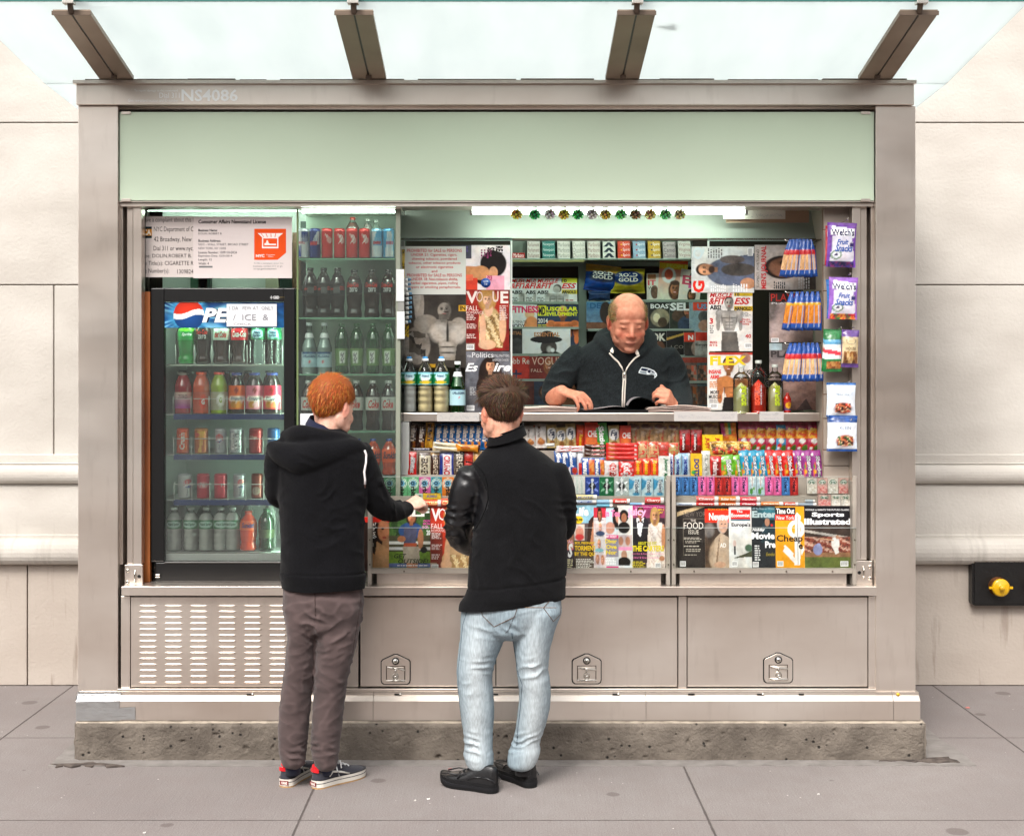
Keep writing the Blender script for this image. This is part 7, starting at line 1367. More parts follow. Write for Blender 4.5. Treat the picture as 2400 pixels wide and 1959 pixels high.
rk(R2,790,950,1010,1545,'narrow white gossip weekly of small portraits between two others',[('bg','#d8d0d0'),('r',0,.84,1,1,'#c83040')]+head_ops(.28,.9,.16,'#a86a4a','#2a1610',1)+head_ops(.62,.92,.14,'#a86a4a','#2a1610',1)+[('r',.05,.58,.95,.74,'#c8b8b8')]+head_ops(.3,.68,.13,'#d8947c','#d8b070',0)+[('e',.3,.58,.2,.04,'#3a4a6a'),('r',.05,.3,.95,.48,'#c8c0c0')]+head_ops(.25,.41,.14,'#d8947c','#c8a060',0)+[('e',.25,.31,.2,.03,'#7ab0b8'),('r',.05,.07,.95,.24,'#d0b8b8')]+head_ops(.18,.17,.12,'#d89c84','#b87a50',.5)+head_ops(.4,.16,.12,'#d89c84','#b87a50',.6),[('In love again',.05,.78,.45,.81,'#333'),('Baby news',.05,.52,.45,.555,'#333'),('His story',.05,.26,.45,.29,'#333')],Y=.118)
rk(R2,900,950,1130,1545,'white magazine titled in pink with yellow stacked words, narrow in the rack',[('bg','#c8ccd0'),('r',0,.62,1,1,'#b8d0d8'),('e',.52,.85,.2,.2,'#1c1210',.1),('e',.56,.84,.1,.09,'#b8806a',.2),('e',.22,.67,.2,.1,'#b88470',.2),('r',0,.5,1,.56,'#d83a7c'),('r',0,.2,1,.5,'#8a8494'),('r',0,.0,1,.055,'#d83a7c')],[('in Touch',.02,.85,.9,.96,'#e878a8',BB),("KIM'S WORST",.0,.51,.5,.55,'#f0e0e8',B),('Divor',.02,.42,.5,.49,'#e0c83a',BB),('Ove',.04,.33,.5,.4,'#e0c83a',BB),('Nor',.04,.24,.5,.31,'#e0c83a',BB)],lines=[(.02,.07,.48,.19,5,'#fff')],Y=.116)
rk(R2,1022,928,1260,1542,'white magazine with two stacked portraits in black beside the couple cover',[('bg','#d4d4d0'),('r',.0,.55,.55,.9,'#c8c4bc'),('e',.27,.83,.19,.1,'#15100e',.08),('e',.27,.8,.11,.075,'#9a6448',.15),('e',.27,.65,.24,.09,'#15120f',.1),('r',0,.3,.6,.54,'#b8a8a8'),('e',.14,.44,.1,.07,'#a8745c',.2),('e',.42,.44,.1,.07,'#a8745c',.2),('r',0,.29,.6,.345,'#e090b8'),('e',.27,.22,.12,.075,'#b88a70',.15),('e',.27,.11,.26,.08,'#17130f',.1),('r',0,.0,1,.06,'#d8dce0')],[('KING HOUSE',.04,.055,.5,.08,'#333',B)],Y=.114)
cp=[('bg','#3a2c30'),('r',0,.8,1,1,'#8c3a5c'),('r',0,.93,1,1,'#a02a6a'),('p',[(.02,.35),(.02,.72),(.18,.82),(.42,.82),(.55,.7),(.5,.3)],'#1f1c20'),('p',[(.16,.8),(.38,.8),(.28,.5),(.2,.55)],'#e4e4e8'),('p',[(.2,.76),(.27,.74),(.34,.76),(.34,.71),(.27,.735),(.2,.71)],'#151515'),('p',[(.5,.65),(.6,.73),(.9,.73),(1,.6),(1,.0),(.45,.0)],'#d8ccc4'),('n',.52,.02,.98,.7,['#d8ccc4','#e4dcd4','#c4b0a4','#dcd0c8'],.04),('e',.95,.5,.06,.2,'#b8805c',.15),('e',.9,.17,.08,.04,'#b8805c',.2)]+head_ops(.28,.875,.19,'#8a5a3c','#17100c',0)+head_ops(.7,.84,.2,'#c08a64','#b08c50',1)
rk(R2,1155,925,1485,1545,'glossy magazine with a smiling couple in tuxedo and lace dress',cp,[('The Insider in Kuhlture, Hair & Beauty',.1,.955,.97,.98,'#f0c8dc'),('juicy',-.1,.8,.45,.95,'#e8a8c8',BB),('BEY &\nJAY',.8,.86,.98,.94,'#d8c020',B),('ABOUT THE SUIT',.2,.38,.75,.43,'#c8c020',BB),('THE CARTERS',.03,.28,.96,.37,'#e0cc18',BB),('Kim Kim & Kanye, Ciara & Future',.03,.225,.95,.255,'#e878b0'),('Usher & Grace have news',.05,.17,.8,.2,'#e878b0')],lines=[(.02,.03,.45,.13,4,'#c8b820')],barcode=(.7,.02),Y=.112)
rk(R3,107,893,420,1465,'black food issue magazine with a gold ribbon across its corner',[('bg','#2a2522'),('p',[(.0,.9),(0,.83),(.8,.98),(.85,1),(.6,1)],'#c0a880'),('p',[(.18,.2),(.19,.2),(.19,.8),(.18,.8)],'#6a6258'),('r',.18,.79,.85,.797,'#6a6258')],[('NEW YORKER',.2,.83,1.1,.91,'#6a625a'),('THE',.4,.745,.56,.785,'#d8d0c4'),('FOOD',.2,.63,.78,.74,'#e0dad0'),('ISSUE',.34,.55,.64,.615,'#d8d0c4')],lines=[(.2,.46,.8,.5,2,'#b8b0a4'),(.24,.4,.7,.45,2,'#a8a094'),(.2,.34,.78,.37,1,'#b8b0a4'),(.26,.26,.7,.32,2,'#a8a094'),(.22,.2,.72,.23,1,'#a8a094')],barcode=(.08,.03),Y=.125)
rk(R3,366,900,690,1465,'weekly showing an old person in a white shawl under a red title block',[('gr','#5a4636','#1c1a1c'),('r',0,.74,1,.97,'#d8301c'),('e',.12,.62,.15,.12,'#6a6460',.4),('e',.45,.2,.34,.3,'#a89078',.15),('p',[(.2,.0),(.28,.48),(.45,.58),(.68,.5),(.78,.0)],'#b09a84'),('e',.5,.72,.155,.15,'#a8a09c',.1),('e',.52,.7,.12,.125,'#c09880',.15),('e',.48,.72,.025,.01,'#333',.3),('e',.58,.72,.025,.01,'#333',.3),('e',.55,.66,.05,.012,'#8a4a40',.3),('e',.42,.06,.17,.05,'#b08a70',.3),('p',[(.3,.1),(.4,.5),(.42,.5),(.36,.1)],'#7a6450')],[('Newsweek',.12,.78,.95,.9,'#f0ece8',dict(bold=.03)),('AD',.42,.34,.6,.41,'#e8e4e0',B),('EXODUS',.1,.945,.8,.975,'#c8a020')],Y=.122)
rk(R3,588,898,890,1465,'white news weekly with a small standing figure and an olive branch',[('bg','#cfcfcc'),('r',.06,.8,.66,.95,'#d0241c'),('r',.06,.77,.66,.8,'#3a5a6a'),('e',.17,.4,.05,.06,'#c8b0a8'),('r',.155,.22,.2,.36,'#1f1f24'),('p',[(.1,.16),(.5,.24),(.9,.34),(.9,.18),(.5,.18)],'#4a4c38'),('e',.6,.33,.12,.06,'#4a6450',.3)],[('The',.24,.9,.42,.94,'#f0ece8',dict(bold=.02)),('Economist',.08,.83,.64,.89,'#f0ece8',dict(bold=.02)),("Europe's",.08,.66,.66,.74,'#1f1f22',B)],barcode=(.08,.03),Y=.119)
rk(R3,798,898,1120,1465,'dark entertainment magazine with a hooded figure and bold white words',[('gr','#2a2c2e','#1c2428'),('p',[(.2,.0),(.3,.7),(.5,.85),(.7,.7),(.75,.0)],'#22363e'),('e',.48,.8,.16,.08,'#10181c'),('e',.45,.75,.07,.07,'#a87a60',.2),('e',.6,.9,.4,.1,'#2c6470',.6),('e',.58,.7,.03,.02,'#c81c1c'),('r',0,0,1,.42,'#24272a')],[('Entertainment',.02,.82,1.5,.93,'#a8b8b8',BB) if 0 else ('Enterta',.02,.82,.95,.93,'#a0b4b4',BB),('Holiday',.02,.59,.38,.65,'#e8e8e8',I_),('Movie',.0,.47,.66,.58,'#f0f0f0',BB),('Pre',.38,.33,.68,.44,'#f0f0f0',BB),('Exodus',.4,.2,.66,.26,'#8a7a30',I_),('All the Buzz on Winter',.03,.95,.66,.985,'#9ab8c0')],lines=[(.08,.12,.26,.38,7,'#d8d8d8')],barcode=(.02,.02),Y=.116)
rk(R3,1018,896,1350,1465,'orange city guide with a white fork and spoon shape',[('bg','#e0981c'),('r',0,.87,.56,.99,'#1f1c1c'),('r',0,.77,.56,.87,'#d8281c'),('e',.58,.63,.24,.15,'#e8e4e0',.04),('e',.58,.63,.13,.085,'#e0981c',.05),('p',[(.52,.05),(.68,.05),(.7,.85),(.6,.9),(.55,.85)],'#e8e4e0'),('p',[(.2,.28),(.28,.36),(.56,.14),(.52,.08)],'#e8e4e0'),('p',[(.22,.36),(.26,.38),(.5,.24),(.48,.2)],'#e8e4e0'),('r',.615,.06,.625,.85,'#5a5450'),('p',[(.7,.3),(.78,.36),(.8,.3),(.72,.2)],'#e8e4e0')],[('Time Out',.03,.88,.53,.97,'#f0ece8',dict(bold=.03)),('New York',.04,.785,.53,.85,'#f0ece8',dict(bold=.0)),('Cheap',.03,.4,.76,.54,'#2a201c',dict(bold=.02)),('e',.64,.31,.76,.39,'#2a201c',dict(bold=.03))],barcode=(.04,.03),Y=.113)
rk(R3,1287,893,1718,1465,'sports weekly showing a baseball batter under big white title',[('bg','#4a3a34'),('r',0,.7,1,1,'#17161a'),('r',0,.52,1,.7,'#3a2f2a'),('p',[(0,.58),(1,.46),(1,.50),(0,.62)],'#a8a098'),('n',0,.25,1,.5,['#8a4a3a','#a87060','#6a2c24','#c0a090','#5a3a30'],.035),('r',0,.18,1,.25,'#8a6448'),('r',0,0,1,.18,'#5a6430'),('e',.66,.4,.09,.1,'#d8d4d0',.08),('p',[(.6,.34),(.7,.36),(.74,.25),(.66,.22)],'#d0ccc8'),('e',.7,.5,.035,.03,'#a87a60'),('p',[(.34,.47),(.62,.44),(.62,.46),(.34,.49)],'#c89a78'),('e',.28,.3,.1,.09,'#7a80a8',.1),('e',.3,.37,.04,.035,'#8a90b8')],[('Sports',.16,.81,.86,.9,'#f0f0f0',dict(bold=.09)),('Illustrated',.0,.7,1.0,.8,'#f0f0f0',dict(bold=.09)),('ROYALS vs GIANTS THE FUTURE CLASSIC',.03,.925,.97,.955,'#c8c8c8',B)],barcode=(.76,.03),Y=.11)
# hanging wall of snacks
YSW=.17
SW=empty('slatted_panel',(dx(1740,YSW),YSW,dz(988,YSW)),'beige slatted display panel with hooks at the shutter track','display panel'); ORIG[SW.name]=tuple(SW.location)
mat('slat',.55,noisecol=((3,3,5),3,'#8f8276','#a4978a',.3,.7))
mb=MB(); yb=[430,478,552,605,690,742,820,870,935,968,1000]
for a,b_ in zip(yb[:-1],yb[1:]): mb.box(dx(1711,YSW),dx(1772,YSW),YSW,YSW+.015,dz(b_,YSW)+.004,dz(a,YSW),'slat')
mb.box(dx(1711,YSW),dx(1772,YSW),YSW+.0155,YSW+.02,dz(1000,YSW),dz(430,YSW),'wood'); mb.box(dx(1772.5,YSW),dx(1775,YSW),YSW-.05,YSW+.02,dz(1000,YSW),dz(430,YSW),'chrome')
mk('board',mb,SW)
mb=MB(); mb.box(dx(1700,.3),dx(1710,.3),.225,.62,dz(990,.3),dz(430,.3),'slat'); mk('return_edge',mb,SW)
def hook(zone,a,b,Y=YSW,L=.13):
    p=zone.p(a,b,Y-.0); mb=MB(); mb.tube([(p.x,Y,p.z),(p.x,Y-L,p.z+.004),(p.x,Y-L-.004,p.z+.009)],.002,'chrome',n=6); mk('hook',mb,SW)
HG='snack bags hung on the slatted panel'
def hbag(zone,a,b,c,d,label,ops,texts=(),Y=YSW-.075,rot=(0,0,0),dep=.018,cat='snack bag'):
    x0,z0,x1,z1=zone.rect(a,b,c,d,Y); mb=pouch(x1-x0,z1-z0,dep,ops,texts,nx=24,nz=34,crimp=.05,seed=a*.1); return put(mb,'snack_bag',(x0+x1)/2,Y,z0,label,cat,HG,rot)
for a,b_ in ((1303,212),(1320,632),(1250,1045),(1355,1040),(1318,1455)): hook(Z8,a,b_)
hook(R3,1650,95)
wb=lambda c,c2,f:[('bg',c),('p',[(.08,.72),(.15,.92),(.95,.86),(.92,.66)],'#e4e4e8'),('p',[(.1,.0),(.15,.7),(.85,.68),(.95,.2),(.8,.0)],'#d0ccd8'),('n',.05,.0,.95,.14,f,.07),('e',.3,.27,.2,.1,'#5a7a5a',.05),('e',.3,.27,.14,.07,'#d8d8dc'),('e',.3,.27,.06,.03,'#2a1a4a'),('e',.85,.5,.08,.06,c2)]
for k,(a,b_,c_,d_,f1) in enumerate(((1196,225,1400,548,0),(1184,232,1300,540,1))):
    hbag(Z8,a-8,b_,c_-30,d_,'fruit snack bag edge, %s behind the front purple bag'%ORD[k],wb('#b83040' if f1 else '#7a3a9a','#3a6ac0',['#c83a3a','#3a2a6a','#c88a2a']),Y=YSW-.05-.012*k,rot=(0,.02,.1))
hbag(Z8,1186,208,1418,556,'purple fruit snack bag at the top of the slatted panel',wb('#6a3a94','#2a1a5a',['#241a4a','#3a2a6a','#6a2a5a']),[("Welch's",.12,.7,.92,.86,'#1c1a4a',dict(bold=.03)),('Fruit',.3,.5,.72,.62,'#3a5aa0',I_),('Snacks',.25,.34,.88,.5,'#3a5aa0',I_)],Y=YSW-.085,rot=(0,.035,0))
hbag(Z8,1190,650,1400,955,'fruit snack bag edge behind the mixed fruit bag',wb('#2a6ab0','#c83a3a',['#3a9a6a','#c83a3a','#2a6ab0']),Y=YSW-.055,rot=(0,-.02,.1))
hbag(Z8,1200,634,1430,962,'white and purple mixed fruit snack bag, second from the top of the panel',wb('#8a5ab0','#2a2a6a',['#c83030','#8a2a3a','#d88a3a','#3a7a3a']),[("Welch's",.1,.7,.94,.86,'#1c1a4a',dict(bold=.03)),('Fruit',.3,.5,.72,.62,'#3a5aa0',I_),('Snacks',.2,.32,.85,.48,'#3a5aa0',I_)],Y=YSW-.085,rot=(0,.03,0))
gb=[('bg','#1f6a34'),('r',0,.3,1,.78,'#dfe4e4'),('p',[(0,.45),(0,.56),(1,.48),(1,.38)],'#d83a4a'),('r',0,.66,1,.78,'#5a9ac0'),('n',.1,.08,.95,.24,['#a86a34','#8a4a24','#c08a4c'],.1)]
for k in range(3): hbag(Z8,1150+12*k,1040+6*k,1285+13*k,1372,'green and white nut mix bag, %s in its cluster'%ORD[k],gb,Y=YSW-.05-.014*k,rot=(0,.05-.03*k,0))
hbag(Z8,1302,1045,1440,1338,'beige and purple nut bag beside the green cluster',[('bg','#5a3c7c'),('r',.02,.1,.98,.82,'#c8b48c'),('n',.1,.1,.95,.42,['#8a5a30','#b08850','#6a4020','#c8a878'],.13),('e',.5,.7,.3,.1,'#8a8068'),('e',.5,.7,.24,.07,'#c8b48c')],[('HOUSE',.2,.46,.8,.54,'#4a3a2a')],Y=YSW-.08,rot=(0,.03,0))
tm=[('bg','#d4dce4'),('r',0,.93,1,1,'#2a5a94'),('r',0,0,1,.05,'#2a5a94'),('e',.52,.26,.33,.17,'#9a5034',.3),('n',.24,.13,.8,.4,['#a84a30','#2a1c18','#c87a50','#d8b48c','#5a2c1c','#c83a2c'],.055)]
for k in range(2): hbag(Z8,1188+14*k,1458,1405+14*k,1725,'white trail mix bag above, %s in its cluster'%ORD[k],tm,[('TRAIL MIX',.25,.62,.75,.68,'#7a8a9a')] if k else [],Y=YSW-.055-.022*k,rot=(0,.01,0))
tm2=[('bg','#d8dee6'),('r',0,.8,1,1,'#1c4484'),('r',0,0,1,.06,'#1c4484')]+[('e',.55,.3,.33,.17,'#9a5034',.3),('n',.26,.16,.84,.44,['#a84a30','#2a1c18','#c87a50','#d8b48c','#5a2c1c','#3a6a3a'],.055)]
for k in range(3): hbag(R3,1488+8*k,55,1756+8*k,385,'white trail mix bag with wide blue top, %s at the foot of the panel'%ORD[k],tm2,[('KLEIN',.35,.62,.75,.7,'#6a7a90')] if k==2 else [],Y=YSW-.05-.016*k,rot=(0,.01,0))
# peanut bags on wire hooks in front of the screen
PG='blue peanut bags hung in three rows'
for r_,(y0,y1,xs_,bx,nut,ry) in enumerate(((335,632,[852,893,930,962,1000,1048,1090],(900,1075),'#d0a070',350),(745,1050,[870,932,975,1025,1075,1122],(905,1140),'#c87820',755),(1145,1448,[868,908,950,995,1048,1095,1140],(900,1130),'#d0a878',1158))):
    Yp=.20
    mb=MB(); xa_,xb_=Z8.x(bx[0]-12,Yp-.03),Z8.x(1150,Yp); zr=Z8.z(ry,Yp)
    mb.tube([(xb_,.34,zr+.006),(xb_,Yp,zr+.006),(xa_,Yp,zr),(xa_-.008,Yp,zr+.008)],.0026,'chrome',n=8); mb.tube([(xb_,Yp+.03,zr+.005),(xa_+.02,Yp+.03,zr)],.002,'chrome',n=6)
    mk('wire_hook',mb,label='chrome wire arm holding the %s row of blue peanut bags'%['upper','middle','lower'][r_],cat='hook',group='wire arms for peanut bags')
    ops=[('bg','#1c4690'),('r',.05,.2,.95,.66,nut),('n',.05,.2,.95,.66,[nut,tuple(x*.72 for x in lin(nut)),tuple(min(.9,x*1.25) for x in lin(nut)),nut],.16),('r',.78,.1,.9,.68,'#a8b4cc')]+([('r',0,.6,1,.7,'#b8282c')] if r_!=1 else [('r',0,.64,1,.7,'#c89a20')])
    n=len(xs_)
    for i,xc_ in enumerate(xs_):
        cx_=bx[0]+(bx[1]-bx[0])*(i+.5)/n; Y=Yp-.012-.006*(i%3)
        x0,z0,x1,z1=Z8.rect(0,y0,66,y1,Y); w,h=x1-x0,z1-z0
        mb=MB(); 
        def H(u,v,w=w,h=h):
            e=min(u,1-u)*2; b_=.016*(1-(1-min(1,e*1.2))**2.2)*(1 if v<.66 else max(.12,1-(v-.66)/.34)); 
            if v<.07: b_*=(v/.07)**.5
            return b_+.0018*noise.noise(Vector((u*4+i,v*12,r_*3)))
        def fn(u,v,o=0,w=w,h=h):
            ww=w*(1.0 if v<.62 else 1-.72*((v-.62)/.38)**1.3); tw=.5*(u-.5)*0
            return ((u-.5)*ww,-H(min(max(u,0),1),min(max(v,0),1))-o,h*v)
        mb.grid(12,30,fn,lambda U,Vv:paint(U,Vv,ops),'foil'); mb.grid(4,10,lambda u,v:(((.5-u)*w*(1.0 if v<.62 else 1-.72*((v-.62)/.38)**1.3)),.004,h*v),'#1c4690','foil')
        ang=math.atan2((Z8.x(xc_,Y)-Z8.x(cx_,Y)),-(-h*.75))
        o=put(mb,'peanut_bag',Z8.x(xc_,Y)-ang*.0,Y,z0,'blue peanut bag, %s along the %s row'%(ORD[i],['upper','middle','lower'][r_]),'snack bag',PG,(0,-math.atan2(Z8.x(cx_,Y)-Z8.x(xc_,Y),h)*-1,random.uniform(.35,.8)*(-1 if i<n/2 else -1)))
# newspapers and the open magazine on the counter
def paperstack(zone,a,b,y1,n,label,seed,fold=1):
    Y0=YK+.012; x0,x1=zone.x(a,Y0),zone.x(b,Y0); mb=MB(); base=CTz
    for k in range(n):
        z=base+.0055*k+.001; N=28
        def f(u,v,k=k,z=z):
            x=x0+(x1-x0)*u+.004*math.sin(k*2+seed); bul=.0035*math.sin(math.pi*u)+.003*math.sin(u*7+k+seed)*u*(1-u)*2
            return (x,Y0+.22*v+.004*math.sin(k*1.7),z+bul+(.006*k/n if seed>5 else 0)*math.sin(math.pi*u)*1.5)
        mb.grid(N,3,f,'#c8b4a8','paper'); mb.grid(N,3,lambda u,v:tuple(np.array(f(u,v))+np.array((0,.0006,.0042))),'#d0bfb4','paper')
        mb.grid(N,4,lambda u,v:(lambda p:(p[0],p[1]-.0035*math.sin(math.pi*v),p[2]+.0044*v))(f(u,0)),'#bfaaa0','paper')
    mk('newspaper_stack',mb,label=label,cat='newspapers')
paperstack(Z7,215,642,1690,4,'folded pink tinged newspapers stacked on the counter beside the dark haired customer',1)
paperstack(Z7,1195,1688,1690,4,'folded newspapers stacked on the counter before the right hand of the vendor',7)
mb=MB(); Y0=YK+.012; x0,x1=Z7.x(640,Y0),Z7.x(1200,Y0)
mb.box(x0,x1,Y0,Y0+.26,CTz,CTz+.012,'print','#141414')
xm=Z7.x(1035,Y0+.05)
def pg_l(u,v): x=Z7.x(690,Y0)+(xm-Z7.x(690,Y0))*u; return (x,Y0+.02+.24*v,CTz+.013+.004*u+.016*math.sin(math.pi*u**1.6)*u)
mb.grid(16,4,pg_l,'#a09294','print')
x2=Z7.x(1355,Y0)
def pg_r(u,v): x=xm+(x2-xm)*u; return (x,Y0+.02+.22*v,CTz+.014+.055*math.sin(math.pi*min(1,u*.98+.02)**.62)*(1-.35*u))
mb.grid(20,4,pg_r,lambda U,Vv:paint(U,Vv,[('bg','#17191a'),('e',.3,.4,.25,.4,'#5a6a60',.8)]),'print')
mb.grid(20,4,lambda u,v:tuple(np.array(pg_r(u,v))+np.array((0,-.001,.003+.003*math.sin(math.pi*u)))),'#9c9296','print')
mk('open_magazine',mb,label='open glossy magazine the vendor is reading on the counter',cat='magazine')
# stock half hidden behind the two customers
for i,(c,n_) in enumerate((('#1c5a94','blue'),('#8a1c18','dark red'),('#c8a050','gold'),('#3a1c10','brown'),('#c8c0b4','cream'),('#b83a20','brick red'))):
    sweet(D,1000+21*i,884,1024+21*i,932,Y1+.006,'candy_bag','candy bag','%s candy bag in the top sweets row behind the dark haired customer'%n_,[('bg',c),('e',.5,.3,.3,.15,'#c89060')],[('choc',.3,.3,.7,.9,'#e0d8d0',RT(bold=.03))] if 0 else [])
for i,(c,n_) in enumerate((('#3a7a4a','green'),('#d07a2c','orange'),('#c8d0d0','silver'),('#3a5aa0','blue'),('#c85a8a','pink'))):
    sweet(D,1000+27*i,991,1026+27*i,1030,Y3+.004,'gum_pack','gum','%s gum carton on the ledge hidden by the dark haired customer'%n_,[('bg',c),('e',.5,.5,.35,.3,'#dfe0dc')],box=True,group=GG)
rk(D,985,1052,1075,1183,'blue cover magazine in the rack hidden by the dark haired customer',[('gr','#1c3050','#4a7090')]+body_ops(.5,.72,.3,'#a83a30')+head_ops(.5,.75,.28,'#b87a58','#2a1810',.6),[('STYLE',.1,.86,.9,.97,'#f0e8e0',B)],Y=.13,lines=[(.05,.1,.35,.4,8,'#e0e0e0')])
rk(D,1072,1052,1150,1183,'pale cover magazine in the rack hidden by the dark haired customer',[('gr','#b8a898','#d8d0c8')]+body_ops(.5,.72,.3,'#3a4a3a')+head_ops(.5,.75,.28,'#c08a68','#6a4428',1),[('HOME',.1,.86,.9,.97,'#8a2a2a',B)],Y=.135,lines=[(.05,.1,.35,.4,8,'#444')])
# ---------------------------------------------------------------- people
from mathutils.bvhtree import BVHTree
def cr(a,b,c,d,t): return .5*((2*b)+(c-a)*t+(2*a-5*b+4*c-d)*t*t+(3*b-a-3*c+d)*t**3)
def loft(mb,rings,n=22,sub=4):
    """closed tube through rings (centre, half-width vector, half-depth vector), rounded ends"""
    R_=[(Vector(c),Vector(a),Vector(b)) for c,a,b in rings]; out=[]
    for i in range(len(R_)-1):
        q=[R_[max(i-1,0)],R_[i],R_[i+1],R_[min(i+2,len(R_)-1)]]
        for k in range(sub): out.append([cr(q[0][j],q[1][j],q[2][j],q[3][j],k/sub) for j in range(3)])
    out.append(list(R_[-1])); vs=[];fs=[]
    def dome(c,a,b,dr): 
        L=min(a.length,b.length)*.6
        return [[c+dr*L*math.sin(t),a*math.cos(t),b*math.cos(t)] for t in (1.2,.8,.4)]
    d0=(out[0][0]-out[1][0]).normalized(); d1=(out[-1][0]-out[-2][0]).normalized()
    out=dome(*out[0],d0)+out+dome(*out[-1],d1)[::-1]
    for c,a,b in out:
        for k in range(n): t=2*math.pi*k/n; vs.append(c+a*math.cos(t)+b*math.sin(t))
    m=len(out)
    for i in range(m-1):
        for k in range(n): fs.append((i*n+k,i*n+(k+1)%n,(i+1)*n+(k+1)%n,(i+1)*n+k))
    fs+=[tuple(range(n))[::-1],tuple(range((m-1)*n,m*n))]
    mb.add(vs,fs,'skin','#fff')
def limb(mb,pts,n=16,sub=4,flat=None):
    """tube with radius per joint: pts [(p,r) or (p,r,r2)]; flat = direction of the r2 axis; frames are carried along the path"""
    P=[Vector(p[0]) for p in pts]; rings=[]; b=None
    for i,p in enumerate(pts):
        t=(P[min(i+1,len(P)-1)]-P[max(i-1,0)]).normalized()
        ref=Vector(flat) if flat is not None else (b if b is not None else (Vector((0,1,0)) if abs(t.y)<.8 else Vector((0,0,1))))
        b=(ref-t*ref.dot(t)).normalized(); a=t.cross(b).normalized(); r=p[1]; r2=p[2] if len(p)>2 else r
        rings.append((P[i],a*r,b*r2))
    loft(mb,rings,n,sub)
def ell(mb,c,r,M=None,n=18,m=12):
    M=M or Matrix.Identity(4); vs=[];fs=[]
    for j in range(m+1):
        th=math.pi*j/m
        for i in range(n): ph=2*math.pi*i/n; vs.append(M@Vector((c[0]+r[0]*math.sin(th)*math.cos(ph),c[1]+r[1]*math.sin(th)*math.sin(ph),c[2]+r[2]*math.cos(th))))
    for j in range(m):
        for i in range(n): fs.append((j*n+i,(j+1)*n+i,(j+1)*n+(i+1)%n,j*n+(i+1)%n))
    mb.add(vs,fs,'skin','#fff')
def fuse(mb,voxel,smooth=4,fac=.5):
    me=bpy.data.meshes.new('tmp'); me.from_pydata([tuple(v) for v in mb.v],[],mb.f); me.update()
    bm=bmesh.new(); bm.from_mesh(me); bmesh.ops.remove_doubles(bm,verts=bm.verts,dist=1e-6); bmesh.ops.recalc_face_normals(bm,faces=bm.faces); bm.to_mesh(me); bm.free()
    ob=link(bpy.data.objects.new('tmp',me)); m=ob.modifiers.new('r','REMESH'); m.mode='VOXEL'; m.voxel_size=voxel; m.adaptivity=0
    if smooth: s=ob.modifiers.new('s','SMOOTH'); s.iterations=smooth; s.factor=fac
    dg=bpy.context.evaluated_depsgraph_get(); e=ob.evaluated_get(dg); r=bpy.data.meshes.new_from_object(e)
    n=len(r.vertices); co=np.zeros(n*3); r.vertices.foreach_get('co',co); co=co.reshape(-1,3); no=np.zeros(n*3); r.vertices.foreach_get('normal',no); no=no.reshape(-1,3)
    fs=[tuple(p.vertices) for p in r.polygons]
    bpy.data.objects.remove(ob); bpy.data.meshes.remove(me); bpy.data.meshes.remove(r); return co,no,fs
def solid(name,co,fs,m,C,parent=None,origin=None,cut=None,**k):
    mb=MB()
    if cut is not None:
        keep=cut; fs=[f for f in fs if all(keep[i] for i in f)]; idx=-np.ones(len(co),int); used=sorted({i for f in fs for i in f}); idx[used]=range(len(used)); co=co[used]; C=C[used]; fs=[tuple(int(idx[i]) for i in f) for f in fs]
    mb.add(co.tolist(),fs,m,C,True); return mk(name,mb,parent,origin,**k)
def nz3(co,s,off=0):
    return np.array([noise.noise(Vector((p[0]*s[0]+off,p[1]*s[1]+off,p[2]*s[2]))) for p in co])
def sm01(x,a,b): t=np.clip((x-a)/(b-a),0,1); return t*t*(3-2*t)
def ridg(v): return 1-np.abs(v)*2
# ---- head: local frame, face towards -y, centre between the ears
def head_prims(mb,M,s=1.0,lips=1):
    def E(c,r,rot=None):
        MM=M@Matrix.Scale(s,4); 
        if rot is not None: MM=MM@Matrix.Translation(c)@rot; c=(0,0,0)
        ell(mb,c,r,MM)
    E((0,.018,.04),(.076,.094,.085)); E((0,-.012,.0),(.070,.078,.09)); E((0,-.032,-.05),(.060,.064,.066)); E((0,-.05,-.083),(.043,.036,.029)); E((0,-.080,-.098),(.022,.016,.015))
    E((0,-.034,.048),(.064,.048,.048))
    for q in (-1,1):
        E((q*.025,-.073,.028),(.025,.014,.010),Matrix.Rotation(q*.16,4,'Y')@Matrix.Rotation(q*.25,4,'Z'))
        E((q*.034,-.056,-.030),(.030,.024,.028)); E((q*.031,-.0765,.006),(.0135,.010,.0085)); E((q*.046,-.03,-.066),(.021,.034,.026)); E((q*.052,-.004,-.04),(.019,.042,.042))
        E((q*.0785,.012,-.008),(.0065,.018,.030),Matrix.Rotation(q*.35,4,'Z')@Matrix.Rotation(-.15,4,'X')); E((q*.082,.024,.004),(.005,.008,.024),Matrix.Rotation(q*.5,4,'Z')); E((q*.076,.008,-.034),(.006,.008,.009))
        E((q*.012,-.096,-.031),(.009,.010,.008))
    limb(mb,[(M@(Vector((0,-.078,.02))*s),.009*s),(M@(Vector((0,-.094,-.006))*s),.0105*s),(M@(Vector((0,-.105,-.027))*s),.0135*s)],n=12)
    E((0,-.094,-.060),(.024,.009,.0055)); E((0,-.092,-.0700),(.020,.009,.0058))
